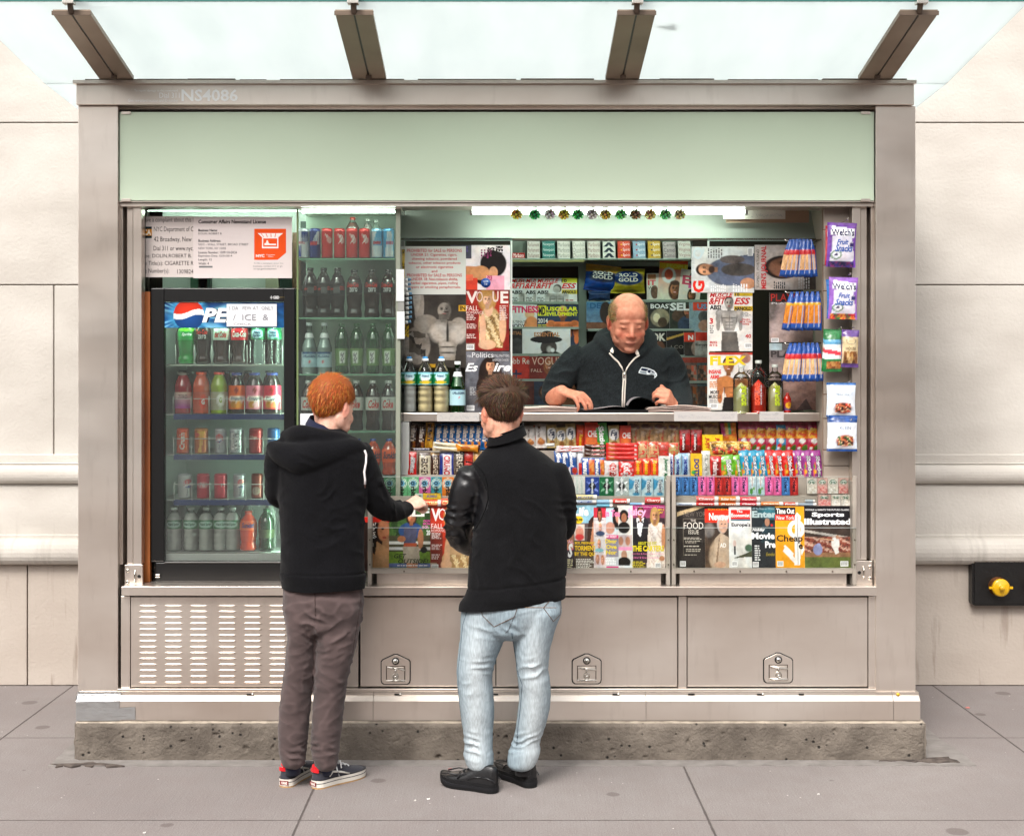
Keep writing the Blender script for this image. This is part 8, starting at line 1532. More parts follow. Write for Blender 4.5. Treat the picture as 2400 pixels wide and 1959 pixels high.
def hand(mb,wrist,fwd,nrm,side,s=1.0,curl=(.3,.35,.4,.45),base=.2,thumb=(.6,.3,.5),spread=.10,voxel=None):
    """palm + five fingers. fwd: wrist->knuckles, nrm: back of the hand, side: +1/-1 on which side of fwd x nrm the thumb sits"""
    f=Vector(fwd).normalized(); n=Vector(nrm); n=(n-f*n.dot(f)).normalized(); l=f.cross(n)*side; w=Vector(wrist)
    limb(mb,[(w-f*.02*s,.024*s,.018*s),(w+f*.02*s,.029*s,.015*s),(w+f*.055*s,.039*s,.0145*s),(w+f*.088*s,.041*s,.0115*s)],flat=n)
    L=[(.042,.025,.021),(.046,.029,.022),(.042,.027,.021),(.032,.020,.019)]; R0=[.0098,.0100,.0095,.0085]
    for i in range(4):
        off=(.030-.0205*i)*s; p=w+f*(.088-(.004 if i in(0,) else 0)-(.010 if i==3 else 0))*s+l*off; a=base+(curl[i]*.6); d0=(f+l*spread*(1.5-i)).normalized(); pts=[(p-d0*.02*s,R0[i]*s*1.05),(p,R0[i]*s*1.12)]
        for j in range(3):
            dd=(d0*math.cos(a)-n*math.sin(a)); p=p+dd*L[i][j]*s; pts.append((p,R0[i]*s*(.98-.09*j))); a+=curl[i]*(1.25 if j==0 else 1.0)
        limb(mb,pts,n=12)
    p=w+f*.022*s+l*.026*s-n*.006*s; d=(f*math.cos(thumb[0])+l*math.sin(thumb[0])-n*thumb[1]).normalized(); pts=[(w+f*.008*s+l*.01*s,.016*s),(p,.0155*s)]
    for j,q in enumerate((.036,.030,.024)):
        p=p+d*q*s; pts.append((p,(.0125-.0015*j)*s)); d=(d+f*thumb[2]*.5-n*.1).normalized()
    limb(mb,pts,n=12)
def skin_cols(co,M,s,base,opts):
    L=np.array(M.inverted()); q=(co@L[:3,:3].T+L[:3,3])/s; C=np.tile(np.array(lin(base)),(len(co),1)); x,y,z=q[:,0],q[:,1],q[:,2]
    nzv=nz3(co,(30,30,30)); C*= (1+.10*nzv)[:,None]
    def blend(mask,c,a=1.0): 
        nonlocal C; m=(mask*a)[:,None]; C=C*(1-m)+np.array(lin(c))*m
    inh=(np.abs(x)<.12)&(np.abs(y)<.16)&(z>-.14)&(z<.15)
    g=lambda cx,cy,cz,r: np.exp(-(((np.abs(x)-cx)/r[0])**2+((y-cy)/r[1])**2+((z-cz)/r[2])**2))*inh
    red=opts.get('red','#c9604a')
    blend(g(.079,.012,-.005,(.012,.03,.035)),red,.65); blend(g(0,-.112,-.03,(.016,.016,.018)),red,.5); blend(g(.038,-.075,-.03,(.022,.03,.02)),red,.38)
    blend(g(0,-.096,-.065,(.023,.03,.0085)),opts.get('lip','#a85048'),.75)
    blend(g(0,-.096,-.0648,(.022,.03,.0022)),'#4a1c18',.9)
    blend(g(.031,-.084,.001,(.013,.03,.0020)),'#3a1c14',.7);     # lash line of the lowered lids
    blend(g(.028,-.084,.030,(.019,.03,.0042)),opts.get('brow','#7a5a3c'),.38)
    if opts.get('stubble'): blend(sm01(-z,.035,.06)*sm01(-y,-.02,.02)*inh,opts['stubble'],.28)
    if opts.get('fringe'):   # close-cropped hair round a bald crown
        m=sm01(y,-.055,-.02)*sm01(z,.0,.02)*sm01(.105-z,0,.03)*sm01(np.abs(x),.045,.066)*inh; blend(m,opts['fringe'],.6)
        m=sm01(y,.02,.05)*sm01(z,-.05,-.03)*sm01(.10-z,0,.03)*inh; blend(m,opts['fringe'],.6)
    return np.clip(C,0,.95)
def hair_mesh(M,s,cols,seed,mask,length,lift,flow,n=5200,wd=.0012,name='hair',parent=None,capc=None,vol=lambda x,y,z:1.0):
    rr=random.Random(seed); mb=MB(); E0=Vector((0,.018,.04)); RR=(.0775,.0955,.0865)
    def surf(d): 
        # union-ish skull: ellipsoid point along direction d
        k=1/math.sqrt((d.x/RR[0])**2+(d.y/RR[1])**2+(d.z/RR[2])**2); return E0+d*k
    N,Mm=72,48; vs=[];ok=[]
    for j in range(Mm+1):
        th=math.pi*j/Mm
        for i in range(N):
            ph=2*math.pi*i/N; d=Vector((math.sin(th)*math.cos(ph),math.sin(th)*math.sin(ph),math.cos(th))); p=surf(d); ok.append(mask(p.x,p.y,p.z)>0); v=vol(p.x,p.y,p.z)
            vs.append(M@((p+d*(.002+.011*v)*1.0)*s))
    fs=[(j*N+i,(j+1)*N+i,(j+1)*N+(i+1)%N,j*N+(i+1)%N) for j in range(Mm) for i in range(N) if ok[j*N+i] and ok[(j+1)*N+i] and ok[j*N+(i+1)%N]]
    if capc: mb.add(vs,fs,'hair',capc,True)
    cnt=0
    while cnt<n:
        d=Vector((rr.gauss(0,1),rr.gauss(0,1),rr.gauss(0,1)))
        if d.length<1e-3: continue
        d.normalize(); p=surf(d); m=mask(p.x,p.y,p.z)
        if m<=0 or rr.random()>m: continue
        cnt+=1; v=vol(p.x,p.y,p.z); nr=Vector((d.x/RR[0],d.y/RR[1],d.z/RR[2])).normalized(); fl=Vector(flow(p.x,p.y,p.z)); fl=(fl-nr*fl.dot(nr)); fl=fl.normalized() if fl.length>1e-4 else Vector((1,0,0))
        fl=(fl+Vector((rr.uniform(-1,1),rr.uniform(-1,1),rr.uniform(-1,1)))*.35); Ln=length(p.x,p.y,p.z)*rr.uniform(.6,1.25); lf=lift(p.x,p.y,p.z)*rr.uniform(.6,1.4)
        pts=[]; q=p+nr*.002+nr*.006*v*rr.random(); dr=(nr*lf+fl).normalized()
        for k in range(4): pts.append(q.copy()); q=q+dr*Ln/3; dr=(dr-nr*.22*(1-lf*.5)+Vector((0,0,-.06))).normalized()
        side=fl.cross(nr).normalized(); c=tuple(x*rr.uniform(.55,1.35) for x in lin(rr.choice(cols))); b=[]
        for k,pt in enumerate(pts): w=wd*(1-.28*k); b+=[M@((pt-side*w)*s),M@((pt+side*w)*s)]
        mb.add(b,[(0,1,3,2),(2,3,5,4),(4,5,7,6)],'hair',c,True)
    return mk(name,mb,parent)
def cloth_cols(co,c,var=.12,sc=9,seed=0): return np.clip(np.tile(np.array(lin(c)),(len(co),1))*(1+var*nz3(co,(sc,sc,sc),seed))[:,None],0,.9)
def ringz(zone,y,xl,xr,Y,dep,yaw=0):
    a=zone.p(xl,y,Y); b=zone.p(xr,y,Y); c=(a+b)/2; hw=(b-a).length/2
    return (c,Vector((hw*math.cos(yaw)/max(.5,math.cos(yaw)),hw*math.sin(yaw),0)),Vector((-dep*math.sin(yaw),dep*math.cos(yaw),0)))
def folds(co,no,specs):
    """specs: (centre, radius xyz, direction weights, freq, amp, seed): sharp pinched folds with a noise phase"""
    d=np.zeros(len(co))
    for c,r,w,fq,am,sd in specs:
        q=(co-np.array(c))/np.array(r); m=np.exp(-(q**2).sum(1)); ph=(co@np.array(w))*fq*.8+3.4*nz3(co,(7,7,7),sd)+1.2*nz3(co,(20,20,20),sd+3); v=np.sin(ph); k=sm01(nz3(co,(11,11,11),sd+7),-.25,.35); d+=m*am*1.45*k*(1-1.9*np.abs(v)**.6)
    return co+no*d[:,None]
def shoe(heel,ang,Ls,mats,parent,kind):
    """ang: direction of the toe measured from +y towards +x"""
    f=Vector((math.sin(ang),math.cos(ang),0)); l=Vector((math.cos(ang),-math.sin(ang),0)); h=Vector(heel)
    P=lambda a,b,c:h+l*a+f*b*Ls+Vector((0,0,c))
    out=[]; N=44
    def hw(t): # half width along 0..1
        return .036*(1-(1-min(1,t/.12))**2)**.5*(.86+.34*sm01(np.array([t]),.3,.68)[0])*(1-.0*t)*((1-max(0,(t-.72)/.28)**2.4)**.5 if t>.72 else 1)
    ts=[0,.01,.03,.06,.1,.16,.24,.34,.44,.54,.64,.72,.8,.87,.93,.97,.99,1.0]
    outline=[(hw(t),t) for t in ts]+[(-hw(t),t) for t in ts[::-1][1:-1]]
    def band(mb,z0,z1,g,m,c,toe=0):
        n=len(outline); vs=[]
        for z in (z0,z1):
            for a,t in outline: vs.append(P(a*(1+g/.04)+0,t*1.0+(g*.6 if t>.5 else -g*.6)*3,z+toe*max(0,t-.7)**2))
        mb.add(vs,[(i,(i+1)%n,n+(i+1)%n,n+i) for i in range(n)]+[tuple(range(n))[::-1],tuple(range(n,2*n))],m,c,False)
    if kind=='skate':
        mb=MB(); band(mb,.0,.006,.002,'rubber','#b08a5a'); band(mb,.006,.034,.003,'rubber','#d8d2c8'); band(mb,.021,.0235,.0038,'rubber','#25252c'); band(mb,.034,.0365,.0036,'rubber','#2a2a30'); so=mk('sole',mb,parent)
        mb=MB(); p=[P(a,-.012,z) for a,z in ((-.018,.012),(.018,.012),(.018,.029),(-.018,.029))]; mb.quad(p,'rubber','#7a1c1c'); fn=lambda u,v:P(u,-.0135,v); mb.text('VANS',fn,-.013,.014,.013,.026,'#e8e0d8','rubber',bold=.04); mk('heel_patch',mb,so)
        up='#3a3a42'; hts=[(0,.072),(.06,.080),(.16,.086),(.28,.090),(.36,.088),(.48,.076),(.6,.062),(.74,.052),(.88,.046),(.97,.036)]
    else:
        mb=MB(); band(mb,.0,.012,.002,'rubber','#0c0c0d',.25); band(mb,.012,.022,.004,'rubber','#17171a',.25); band(mb,.022,.036,.0015,'rubber','#101012',.2); mk('sole',mb,parent)
        up='#121214'; hts=[(0,.095),(.06,.108),(.16,.108),(.28,.104),(.36,.098),(.48,.080),(.6,.068),(.74,.058),(.88,.052),(.97,.04)]
    mb=MB(); rows=[]; nn=16
    for t,z in hts:
        w=hw(max(.03,min(t,.975)))*(.97 if t<.9 else .95); r=[]
        sq=.62 if t>.4 else .42
        for k in range(nn+1):
            a=math.pi*k/nn; ca,sa=math.cos(a),math.sin(a); r.append(P(w*np.sign(ca)*abs(ca)**sq*(1-.28*(sa**3) if t>.35 else 1-.10*sa),t+(.012 if t==0 else 0),.032+(z-.032)*sa**.8))
        rows.append(r)
    vs=[p for r in rows for p in r]; K=nn+1
    fs=[(i*K+k,i*K+k+1,(i+1)*K+k+1,(i+1)*K+k) for i in range(len(rows)-1) for k in range(nn)]+[tuple(range(K))[::-1],tuple(range((len(rows)-1)*K,len(rows)*K))]
    mb.add(vs,fs,'cloth' if kind=='skate' else 'leather',up,True)
    u=mk('shoe_upper',mb,parent); sb=u.modifiers.new('s','SUBSURF'); sb.levels=1; sb.render_levels=1
    mb=MB()
    if kind=='skate':
        for q in (-1,1):   # side stripe
            pts=[(q*.0372,.20,.045),(q*.0355,.26,.062),(q*.037,.42,.052),(q*.041,.58,.037)]
            mb.tube([P(*p) for p in pts],[.002,.0045,.0045,.003],'rubber','#e0dcd4',n=6)
        mk('side_stripe',mb,parent); mb=MB(); mb.tube([P(.022*math.cos(a),.17+.16*math.sin(a),.085+.004*math.sin(a*2)) for a in np.linspace(-2.9,-.2,9)],[.006]*9,'cloth','#c81c24',n=8); 
        mb.grid(8,3,lambda u,v:P(.026*math.sin((u-.5)*2.6),-.003+.035*(1-math.cos((u-.5)*2.6)),.066+.016*v),'#c81c24','cloth'); mk('red_collar',mb,parent)
        mb=MB()
        for k in range(4): t=.42+.07*k; mb.tube([P(-.022,t,.083-.007*k),P(0,t+.02,.088-.008*k),P(.022,t,.083-.007*k)],.0028,'cloth','#e8e8e8',n=6)
        mb.tube([P(.0,.40,.092),P(.022,.36,.088),P(.040,.34,.062),P(.046,.36,.04)],.003,'cloth','#e8e8e8',n=6); mb.tube([P(.0,.40,.094),P(.03,.43,.095),P(.046,.40,.07)],.003,'cloth','#e8e8e8',n=6)
        mb.tube([P(-.0,.40,.094),P(-.03,.36,.11),P(-.022,.28,.115)],.003,'cloth','#e8e8e8',n=6); mk('lace',mb,parent)
    else:
        for q in (-1,1):
            for k,(t0,z0_,t1,z1_) in enumerate(((.0,.05,.22,.06),(.22,.06,.45,.045),(.5,.07,.62,.045),(.62,.06,.95,.05))): mb.tube([P(q*(hw(max(.05,t0))*1.0),t0,z0_),P(q*hw(min(.93,(t0+t1)/2))*1.01,(t0+t1)/2,(z0_+z1_)/2+.006),P(q*hw(min(.93,t1))*1.0,t1,z1_)],.003,'leather','#1d1d20',n=6)
        for k in range(4): t=.42+.07*k; mb.tube([P(-.02,t,.088-.008*k),P(.02,t+.01,.088-.008*k)],.003,'cloth','#1a1a1c',n=6)
        mk('overlay',mb,parent)
    return u
def person_body(prims,voxel,M,s,base,opts,label,origin):
    co,no,fs=fuse(prims,voxel,5,.5); C=skin_cols(co,M,s,base,opts)
    return solid('person',co,fs,'skin',C,None,origin,label=label,cat='person')
def HM(c,yaw,pitch,roll=0): return Matrix.Translation(c)@Matrix.Rotation(yaw,4,'Z')@Matrix.Rotation(roll,4,'Y')@Matrix.Rotation(pitch,4,'X')

def legbody(pb,zone,lg):
    q=[ringz(zone,*r) for r in lg]; limb(pb,[(c,min(a.length,b.length)*.58) for c,a,b in q]+[(Vector((q[-1][0].x,q[-1][0].y,.13)),.03)])
# ================= red haired customer
Y0=-.40
hc=R4.p(578,312,Y0); hM=HM(hc,math.pi-R(31),R(14)); hs=1.0
pb=MB(); head_prims(pb,hM,hs)
base=R4.p(520,520,Y0); limb(pb,[(hc+Vector((-.002,-.012,-.03)),.050),(hc+Vector((-.014,-.014,-.09)),.051),(base,.056),(base-Vector((0,0,.06)),.06)])
sh=lambda a,b,Y=Y0:R4.p(a,b,Y)
wristR=R4.p(1120,1062,-.145); elbR=R4.p(925,1020,-.36); shR=R4.p(770,640,Y0); shL=R4.p(200,640,Y0); elbL=R4.p(150,960,-.34); wrL=R4.p(330,1010,-.12)
SLV_R=[(R4.p(765,640,Y0),.058),(R4.p(820,780,Y0+.01),.060),(R4.p(880,930,Y0+.04),.058),(R4.p(940,1040,Y0+.08),.056),(R4.p(1020,1085,Y0+.14),.048),(R4.p(1095,1082,Y0+.21),.038),(R4.p(1135,1068,Y0+.25),.033)]
SLV_L=[(R4.p(185,610,Y0),.056),(R4.p(170,740,Y0+.01),.060),(R4.p(168,870,Y0+.03),.056),(R4.p(160,950,Y0+.07),.052),(R4.p(230,1000,Y0+.17),.046),(R4.p(320,1010,Y0+.27),.040)]
for q in (SLV_R,SLV_L): limb(pb,[(p,max(.02,r*.62)) for p,r in q])
loft(pb,[ringz(R4,1500,260,740,Y0,.07),ringz(R4,1100,250,720,Y0,.07),ringz(R4,700,250,720,Y0,.07),ringz(R4,600,340,650,Y0,.05)])
hand(pb,wristR,(.75,.52,.30),(-.3,-.75,.62),-1,.98,curl=(1.15,1.2,1.2,1.2),base=.35,thumb=(.35,.8,.4),spread=.03)
hand(pb,wrL,(.6,.75,.1),(-.3,-.3,.9),1,.95,curl=(.8,.8,.8,.8))
Y=Y0
hip=[(60,132,634,Y,.092),(120,122,645,Y,.102),(200,118,650,Y,.116),(320,130,640,Y,.11)]
legL=[(230,120,335,Y,.10),(400,148,332,Y,.092),(560,140,328,Y+.005,.08),(680,122,322,Y+.01,.075),(820,104,305,Y+.015,.072),(980,92,290,Y+.02,.068),(1120,90,278,Y+.02,.064),(1190,98,272,Y+.02,.062),(1235,108,268,Y+.02,.058)]
legR=[(230,330,648,Y,.105),(400,335,618,Y,.096),(560,335,585,Y+.005,.082),(680,330,552,Y+.01,.078),(820,325,530,Y+.015,.074),(980,316,512,Y+.02,.069),(1120,306,492,Y+.02,.065),(1200,312,486,Y+.02,.063),(1255,330,478,Y+.02,.058)]
for lg in (legL,legR): legbody(pb,R6,lg)
P1=person_body(pb,.0045,hM,hs,'#e2b6a2',dict(red='#e0705c'),'red haired customer in a black hooded jacket and brown trousers, seen from behind',(R6.p(300,1400,Y0).x,Y0,0))
# jacket
jb=MB(); T=lambda y,a,b,d=.115,Y=Y0:ringz(R4,y,a,b,Y,d,R(-8))
loft(jb,[T(1730,192,820,.125),T(1655,190,822,.125),T(1560,172,832,.13),T(1500,178,820,.122),T(1300,178,818,.118),T(1100,165,830,.118),T(900,150,850,.122),T(760,135,860,.125),T(660,130,850,.12),T(570,190,790,.105),T(510,300,690,.085)],n=36)
limb(jb,SLV_L); limb(jb,SLV_R)
# hood lying on the back
limb(jb,[(R4.p(120,600,Y0-.01),.026,.03),(R4.p(190,650,Y0-.055),.045,.045),(R4.p(330,690,Y0-.095),.062,.048),(R4.p(480,660,Y0-.105),.060,.048),(R4.p(640,625,Y0-.085),.046,.04),(R4.p(760,605,Y0-.05),.032,.03),(R4.p(815,620,Y0-.03),.016,.018)],flat=(0,1,0),n=22)
limb(jb,[(R4.p(220,520,Y0+.02),.026),(R4.p(330,500,Y0-.06),.034),(R4.p(470,520,Y0-.085),.034),(R4.p(620,545,Y0-.06),.032),(R4.p(735,580,Y0),.028)],n=18)
co,no,fs=fuse(jb,.006,5,.55)
zc=lambda b:R4.z(b,Y0); xc=lambda a:R4.x(a,Y0)
co=folds(co,no,[((xc(900),Y0,zc(1020)),(.09,.12,.09),(.8,0,.6),95,.0065,1),((xc(1050),Y0+.15,zc(1080)),(.06,.1,.05),(1,0,.2),130,.005,2),((xc(190),Y0,zc(900)),(.06,.1,.12),(.2,0,1),80,.005,3),
  ((xc(560),Y0-.1,zc(1180)),(.14,.12,.05),(.35,0,1),70,.006,4),((xc(700),Y0-.1,zc(1000)),(.12,.1,.12),(-.6,0,.8),55,.005,5),((xc(380),Y0-.1,zc(700)),(.16,.1,.04),(.25,0,1),90,.005,6),((xc(500),Y0-.1,zc(1400)),(.2,.15,.12),(.15,0,1),42,.0035,7),((xc(830),Y0,zc(820)),(.06,.08,.1),(-.5,0,.8),80,.005,8)])
co+=no*(.006*nz3(co,(7,7,4),3))[:,None]
# ribbed hem
hz=zc(1538); k=np.exp(-((co[:,2]-hz)/.004)**2)*(co[:,0]<xc(880))*(co[:,1]<9); co-=no*(.006*k)[:,None]
C=cloth_cols(co,'#131316',.2,14); 
hem=(co[:,2]<hz); C[hem]*=.85
co[:,2]=np.maximum(co[:,2],zc(1662)+.003*np.sin(co[:,0]*18))
J1=solid('hooded_jacket',co,fs,'fleece',C,P1)
bvh=BVHTree.FromPolygons([tuple(v) for v in co],fs)
camp=Vector((0,-CAMD,EYE))
def dens(L,k=7): return [(L[i][0]+(L[i+1][0]-L[i][0])*j/k,L[i][1]+(L[i+1][1]-L[i][1])*j/k) for i in range(len(L)-1) for j in range(k)]+[L[-1]]
def surf(bv,zone,a,b,off=.003,Yg=0):
    p=zone.p(a,b,Yg); d=(p-camp).normalized(); h=bv.ray_cast(camp,d)
    return (h[0]-d*off) if h[0] is not None else p
mb=MB(); mb.tube([surf(bvh,R4,a,b,.004) for a,b in ((818,628),(830,660),(828,720),(815,790),(822,850),(820,885))],.0045,'cloth','#e4dcdc',n=8); mb.tube([surf(bvh,R4,820,885,.004),surf(bvh,R4,822,912,.004)],.0025,'cloth','#5a3a34',n=6); mk('drawstring',mb,P1)
mb=MB(); mb.tube([wristR+Vector((-.028,-.03,-.0)),wristR+Vector((-.012,-.02,.004))],[.036,.034],'fleece','#101013',n=20); mk('cuff',mb,P1)
# shirt collar
mb=MB(); cc=R4.p(515,462,Y0-.012)
def col(u,v):
    a=2*math.pi*u; rx,ry=.086-.020*v,.086-.018*v; x=rx*math.cos(a); y=ry*math.sin(a); z=.052*v-.02*math.cos(a)*1.0-.035+.014*math.sin(a)
    return (cc.x+x+.004,cc.y+y+.02*v,cc.z+z+.01)
mb.grid(48,6,col,'#23263c','cloth'); mb.grid(48,4,lambda u,v:(lambda p,q:(p[0]+(p[0]-cc.x)*.06*(1-v)*1,p[1]+(p[1]-cc.y)*.06*(1-v),p[2]+.001))(col(u,.45+.55*v),0),'#1c1f34','cloth'); mk('shirt_collar',mb,P1)
msk=lambda x,y,z:(1 if (z>.045 or (y>.0 and z>-.012-.0*y) or (y>.035 and z>-.074)) and not (y<-.045 and z<.085) and not(abs(x)>.058 and -.03<y<.03 and z<.022) else 0)
hair_mesh(hM,hs,['#a0501c','#bc682a','#7e3c14','#cc7e3c'],3,msk,lambda x,y,z:.020 if z<.04 else .030,lambda x,y,z:.28,lambda x,y,z:(x*3+.25,-.7 if z>.1 else .15,-.9 if z<.1 else -.1),n=8000,parent=P1,capc='#8c461c',vol=lambda x,y,z:.25+.75*max(0,min(1,(z+.02)/.1)))
# trousers
def trousers(zone,Y,hip,legs,c,name,mat_,parent,fold,voxel=.0055,cr_=1.0,zcut=None,ztop=None,var=.15,colf=None,amp=.004,ns=4):
    tb=MB(); loft(tb,[ringz(zone,*r) for r in hip],n=30)
    for lg in legs: loft(tb,[ringz(zone,*r) for r in lg],n=24)
    co,no,fs=fuse(tb,voxel,ns,.5); co=folds(co,no,fold); co+=no*(amp*nz3(co,(12,12,5),7))[:,None]; rn=1-2.2*np.abs(nz3(co,(13,13,19),21)); rn2=1-2.2*np.abs(nz3(co,(24,24,34),23)); co+=no*(.0024*rn+.0012*rn2)[:,None]*cr_
    C=cloth_cols(co,c,var,7,5) if colf is None else colf(co)
    keep=np.ones(len(co),bool)
    if ztop is not None: co[:,2]=np.minimum(co[:,2],ztop)
    return solid(name,co,fs,mat_,C,parent,cut=keep),co,no,fs
Y=Y0
f6=lambda a,b,Yq=Y0-.08:tuple(R6.p(a,b,Yq))
F=[(f6(220,700),(.09,.14,.06),(.3,0,1),85,.0075,1),(f6(440,640),(.10,.14,.08),(-.45,0,1),80,.0085,2),(f6(180,1190),(.09,.14,.04),(.1,0,1),150,.0075,3),(f6(400,1190),(.09,.14,.05),(-.15,0,1),145,.008,4),(f6(330,330),(.06,.1,.10),(.7,0,1),75,.007,5),(f6(560,300),(.07,.1,.09),(-.6,0,1),60,.005,6),(f6(430,430),(.10,.12,.07),(-.7,0,.8),70,.006,8),(f6(180,480),(.07,.12,.1),(.6,0,.8),60,.004,9),(f6(300,850),(.16,.14,.12),(.3,0,1),40,.003,7)]
def tcol(co):
    C=cloth_cols(co,'#4b3f3e',.22,9,5); w=sm01(1-2.2*np.abs(nz3(co,(13,13,19),21)),.5,1); return np.clip(C*(1+.35*w)[:,None],0,.9)  # fold ridges coloured lighter: highlights painted into the cloth
tr1,tco,tno,tfs=trousers(R6,Y,hip,[legL,legR],None,'trousers','cloth',P1,F,colf=tcol,ztop=R6.z(60,Y))
bt=BVHTree.FromPolygons([tuple(v) for v in tco],tfs)
mb=MB(); mb.tube([surf(bt,R6,a,b,.0006) for a,b in dens(((636,90),(630,200),(610,330),(590,450),(572,560)))],.0014,'cloth','#3c2e2c',n=5); mb.tube([surf(bt,R6,a,b,.0006) for a,b in dens(((330,90),(331,200),(334,290)))],.002,'cloth','#3c2e2c',n=5); mk('side_seam',mb,P1)
shoe((R6.x(163,-.385)-.02,-.385,0),R(14),.27,None,P1,'skate'); shoe((R6.x(368,-.395)-.028,-.40,0),R(42),.27,None,P1,'skate')
for a in (183,395):
    mb=MB(); p=R6.p(a,1230,Y0+.035); mb.tube([(p.x,p.y,.05),(p.x,p.y,.17)],[.033,.036],'cloth','#1d2036',n=16); mk('sock',mb,P1)

# ================= dark haired customer
Y0=-.43
hc=R5.p(462,325,Y0); hM=HM(hc,math.pi+R(24),R(12)); hs=1.02
pb=MB(); head_prims(pb,hM,hs)
limb(pb,[(hc+Vector((.0,-.014,-.03)),.052),(hc+Vector((.008,-.014,-.09)),.054),(R5.p(490,480,Y0),.056),(R5.p(490,600,Y0),.06)])
wR=R5.p(930,1150,-.16); wL=R5.p(360,1210,-.12); eL=R5.p(165,1150,-.34); eR=R5.p(905,1000,-.36); sL=R5.p(260,760,Y0); sR=R5.p(820,740,Y0)
SLV_L=[(R5.p(262,760,Y0),.064),(R5.p(222,860,Y0),.066),(R5.p(190,980,Y0+.02),.064),(R5.p(165,1110,Y0+.06),.060),(R5.p(185,1200,Y0+.11),.056),(R5.p(270,1250,Y0+.2),.048),(R5.p(350,1240,Y0+.28),.040)]
SLV_R=[(R5.p(835,740,Y0),.060),(R5.p(885,860,Y0+.01),.058),(R5.p(905,960,Y0+.03),.055),(R5.p(915,1040,Y0+.07),.048),(R5.p(920,1120,Y0+.15),.042),(R5.p(905,1160,Y0+.23),.036)]
for q in (SLV_R,SLV_L): limb(pb,[(p,max(.02,r*.6)) for p,r in q])
loft(pb,[ringz(R5,1550,310,810,Y0,.075),ringz(R5,1150,320,800,Y0,.075),ringz(R5,800,320,780,Y0,.075),ringz(R5,680,380,640,Y0,.05)])
hand(pb,wL,(.7,.6,0),(-.2,-.2,.9),1,.95,curl=(.7,.7,.7,.7)); hand(pb,wR,(-.3,.8,.1),(.4,-.2,.8),-1,.95,curl=(.6,.6,.6,.6))
Y=Y0
hip=[(100,1325,1935,Y,.11),(230,1292,1945,Y,.125),(340,1300,1905,Y,.115)]
legL=[(260,1290,1640,Y,.11),(400,1285,1590,Y-.0,.10),(520,1272,1540,Y,.092),(640,1262,1500,Y+.005,.084),(700,1264,1492,Y+.01,.082),(800,1270,1500,Y+.015,.078),(920,1282,1506,Y+.025,.074),(1040,1298,1500,Y+.035,.066),(1140,1312,1496,Y+.035,.062),(1200,1306,1500,Y+.035,.062),(1262,1325,1500,Y+.035,.055)]
legR=[(260,1640,1950,Y,.11),(400,1628,1900,Y,.10),(520,1640,1870,Y,.09),(640,1650,1862,Y+.005,.082),(720,1662,1872,Y+.01,.08),(800,1672,1874,Y+.02,.078),(920,1660,1862,Y+.03,.072),(1040,1642,1830,Y+.04,.064),(1120,1622,1808,Y+.045,.06),(1180,1598,1812,Y+.045,.062),(1245,1596,1788,Y+.045,.058)]
for lg in (legL,legR): legbody(pb,R6,lg)
P2=person_body(pb,.0045,hM,hs,'#dca78e',dict(red='#d86a54'),'brown haired customer in a black jacket with leather sleeves and pale jeans, seen from behind',(R6.p(1560,1400,Y0).x,Y0,0))
jb=MB(); T=lambda y,a,b,d=.12,Y=Y0:ringz(R5,y,a,b,Y,d,R(10))
loft(jb,[T(1740,165,900,.125),T(1655,168,905,.125),T(1600,205,915,.135),T(1530,222,915,.132),T(1350,232,925,.128),T(1150,262,925,.126),T(950,290,915,.126),T(820,270,915,.126),T(720,240,890,.12),T(640,290,805,.105),T(580,345,720,.088),T(535,385,650,.078)],n=38)
limb(jb,SLV_L,n=22); limb(jb,SLV_R,n=22)
co,no,fs=fuse(jb,.006,5,.55); zc=lambda b:R5.z(b,Y0); xc=lambda a:R5.x(a,Y0)
co=folds(co,no,[((xc(180),Y0-.02,zc(1020)),(.08,.12,.12),(.55,0,1),75,.0085,1),((xc(160),Y0+.05,zc(1130)),(.08,.12,.07),(-.5,0,1),100,.008,2),((xc(230),Y0,zc(860)),(.07,.1,.08),(.8,0,.7),60,.005,12),((xc(910),Y0+.05,zc(1040)),(.06,.12,.1),(.3,0,1),85,.006,3),((xc(620),Y0-.1,zc(1150)),(.10,.1,.2),(1,0,.45),48,.0045,4),((xc(700),Y0-.1,zc(1420)),(.15,.12,.06),(.5,0,1),55,.005,5),((xc(400),Y0-.1,zc(1300)),(.12,.1,.2),(.9,0,-.2),45,.0035,6),((xc(500),Y0-.1,zc(700)),(.2,.1,.05),(.2,0,1),40,.0025,8)])
co+=no*(.005*nz3(co,(6,6,4),13))[:,None]
hz=zc(1512)+.10*(co[:,0]-xc(560)); k=np.exp(-((co[:,2]-hz)/.004)**2)*(co[:,0]>xc(170)); co-=no*(.006*k)[:,None]
C=cloth_cols(co,'#161618',.2,14)
arm=((co[:,0]<xc(262)+.07*(zc(660)-co[:,2])*0+.034*np.clip((co[:,2]-zc(900))/.1,-1,1)*0)&(co[:,2]>zc(1380)))
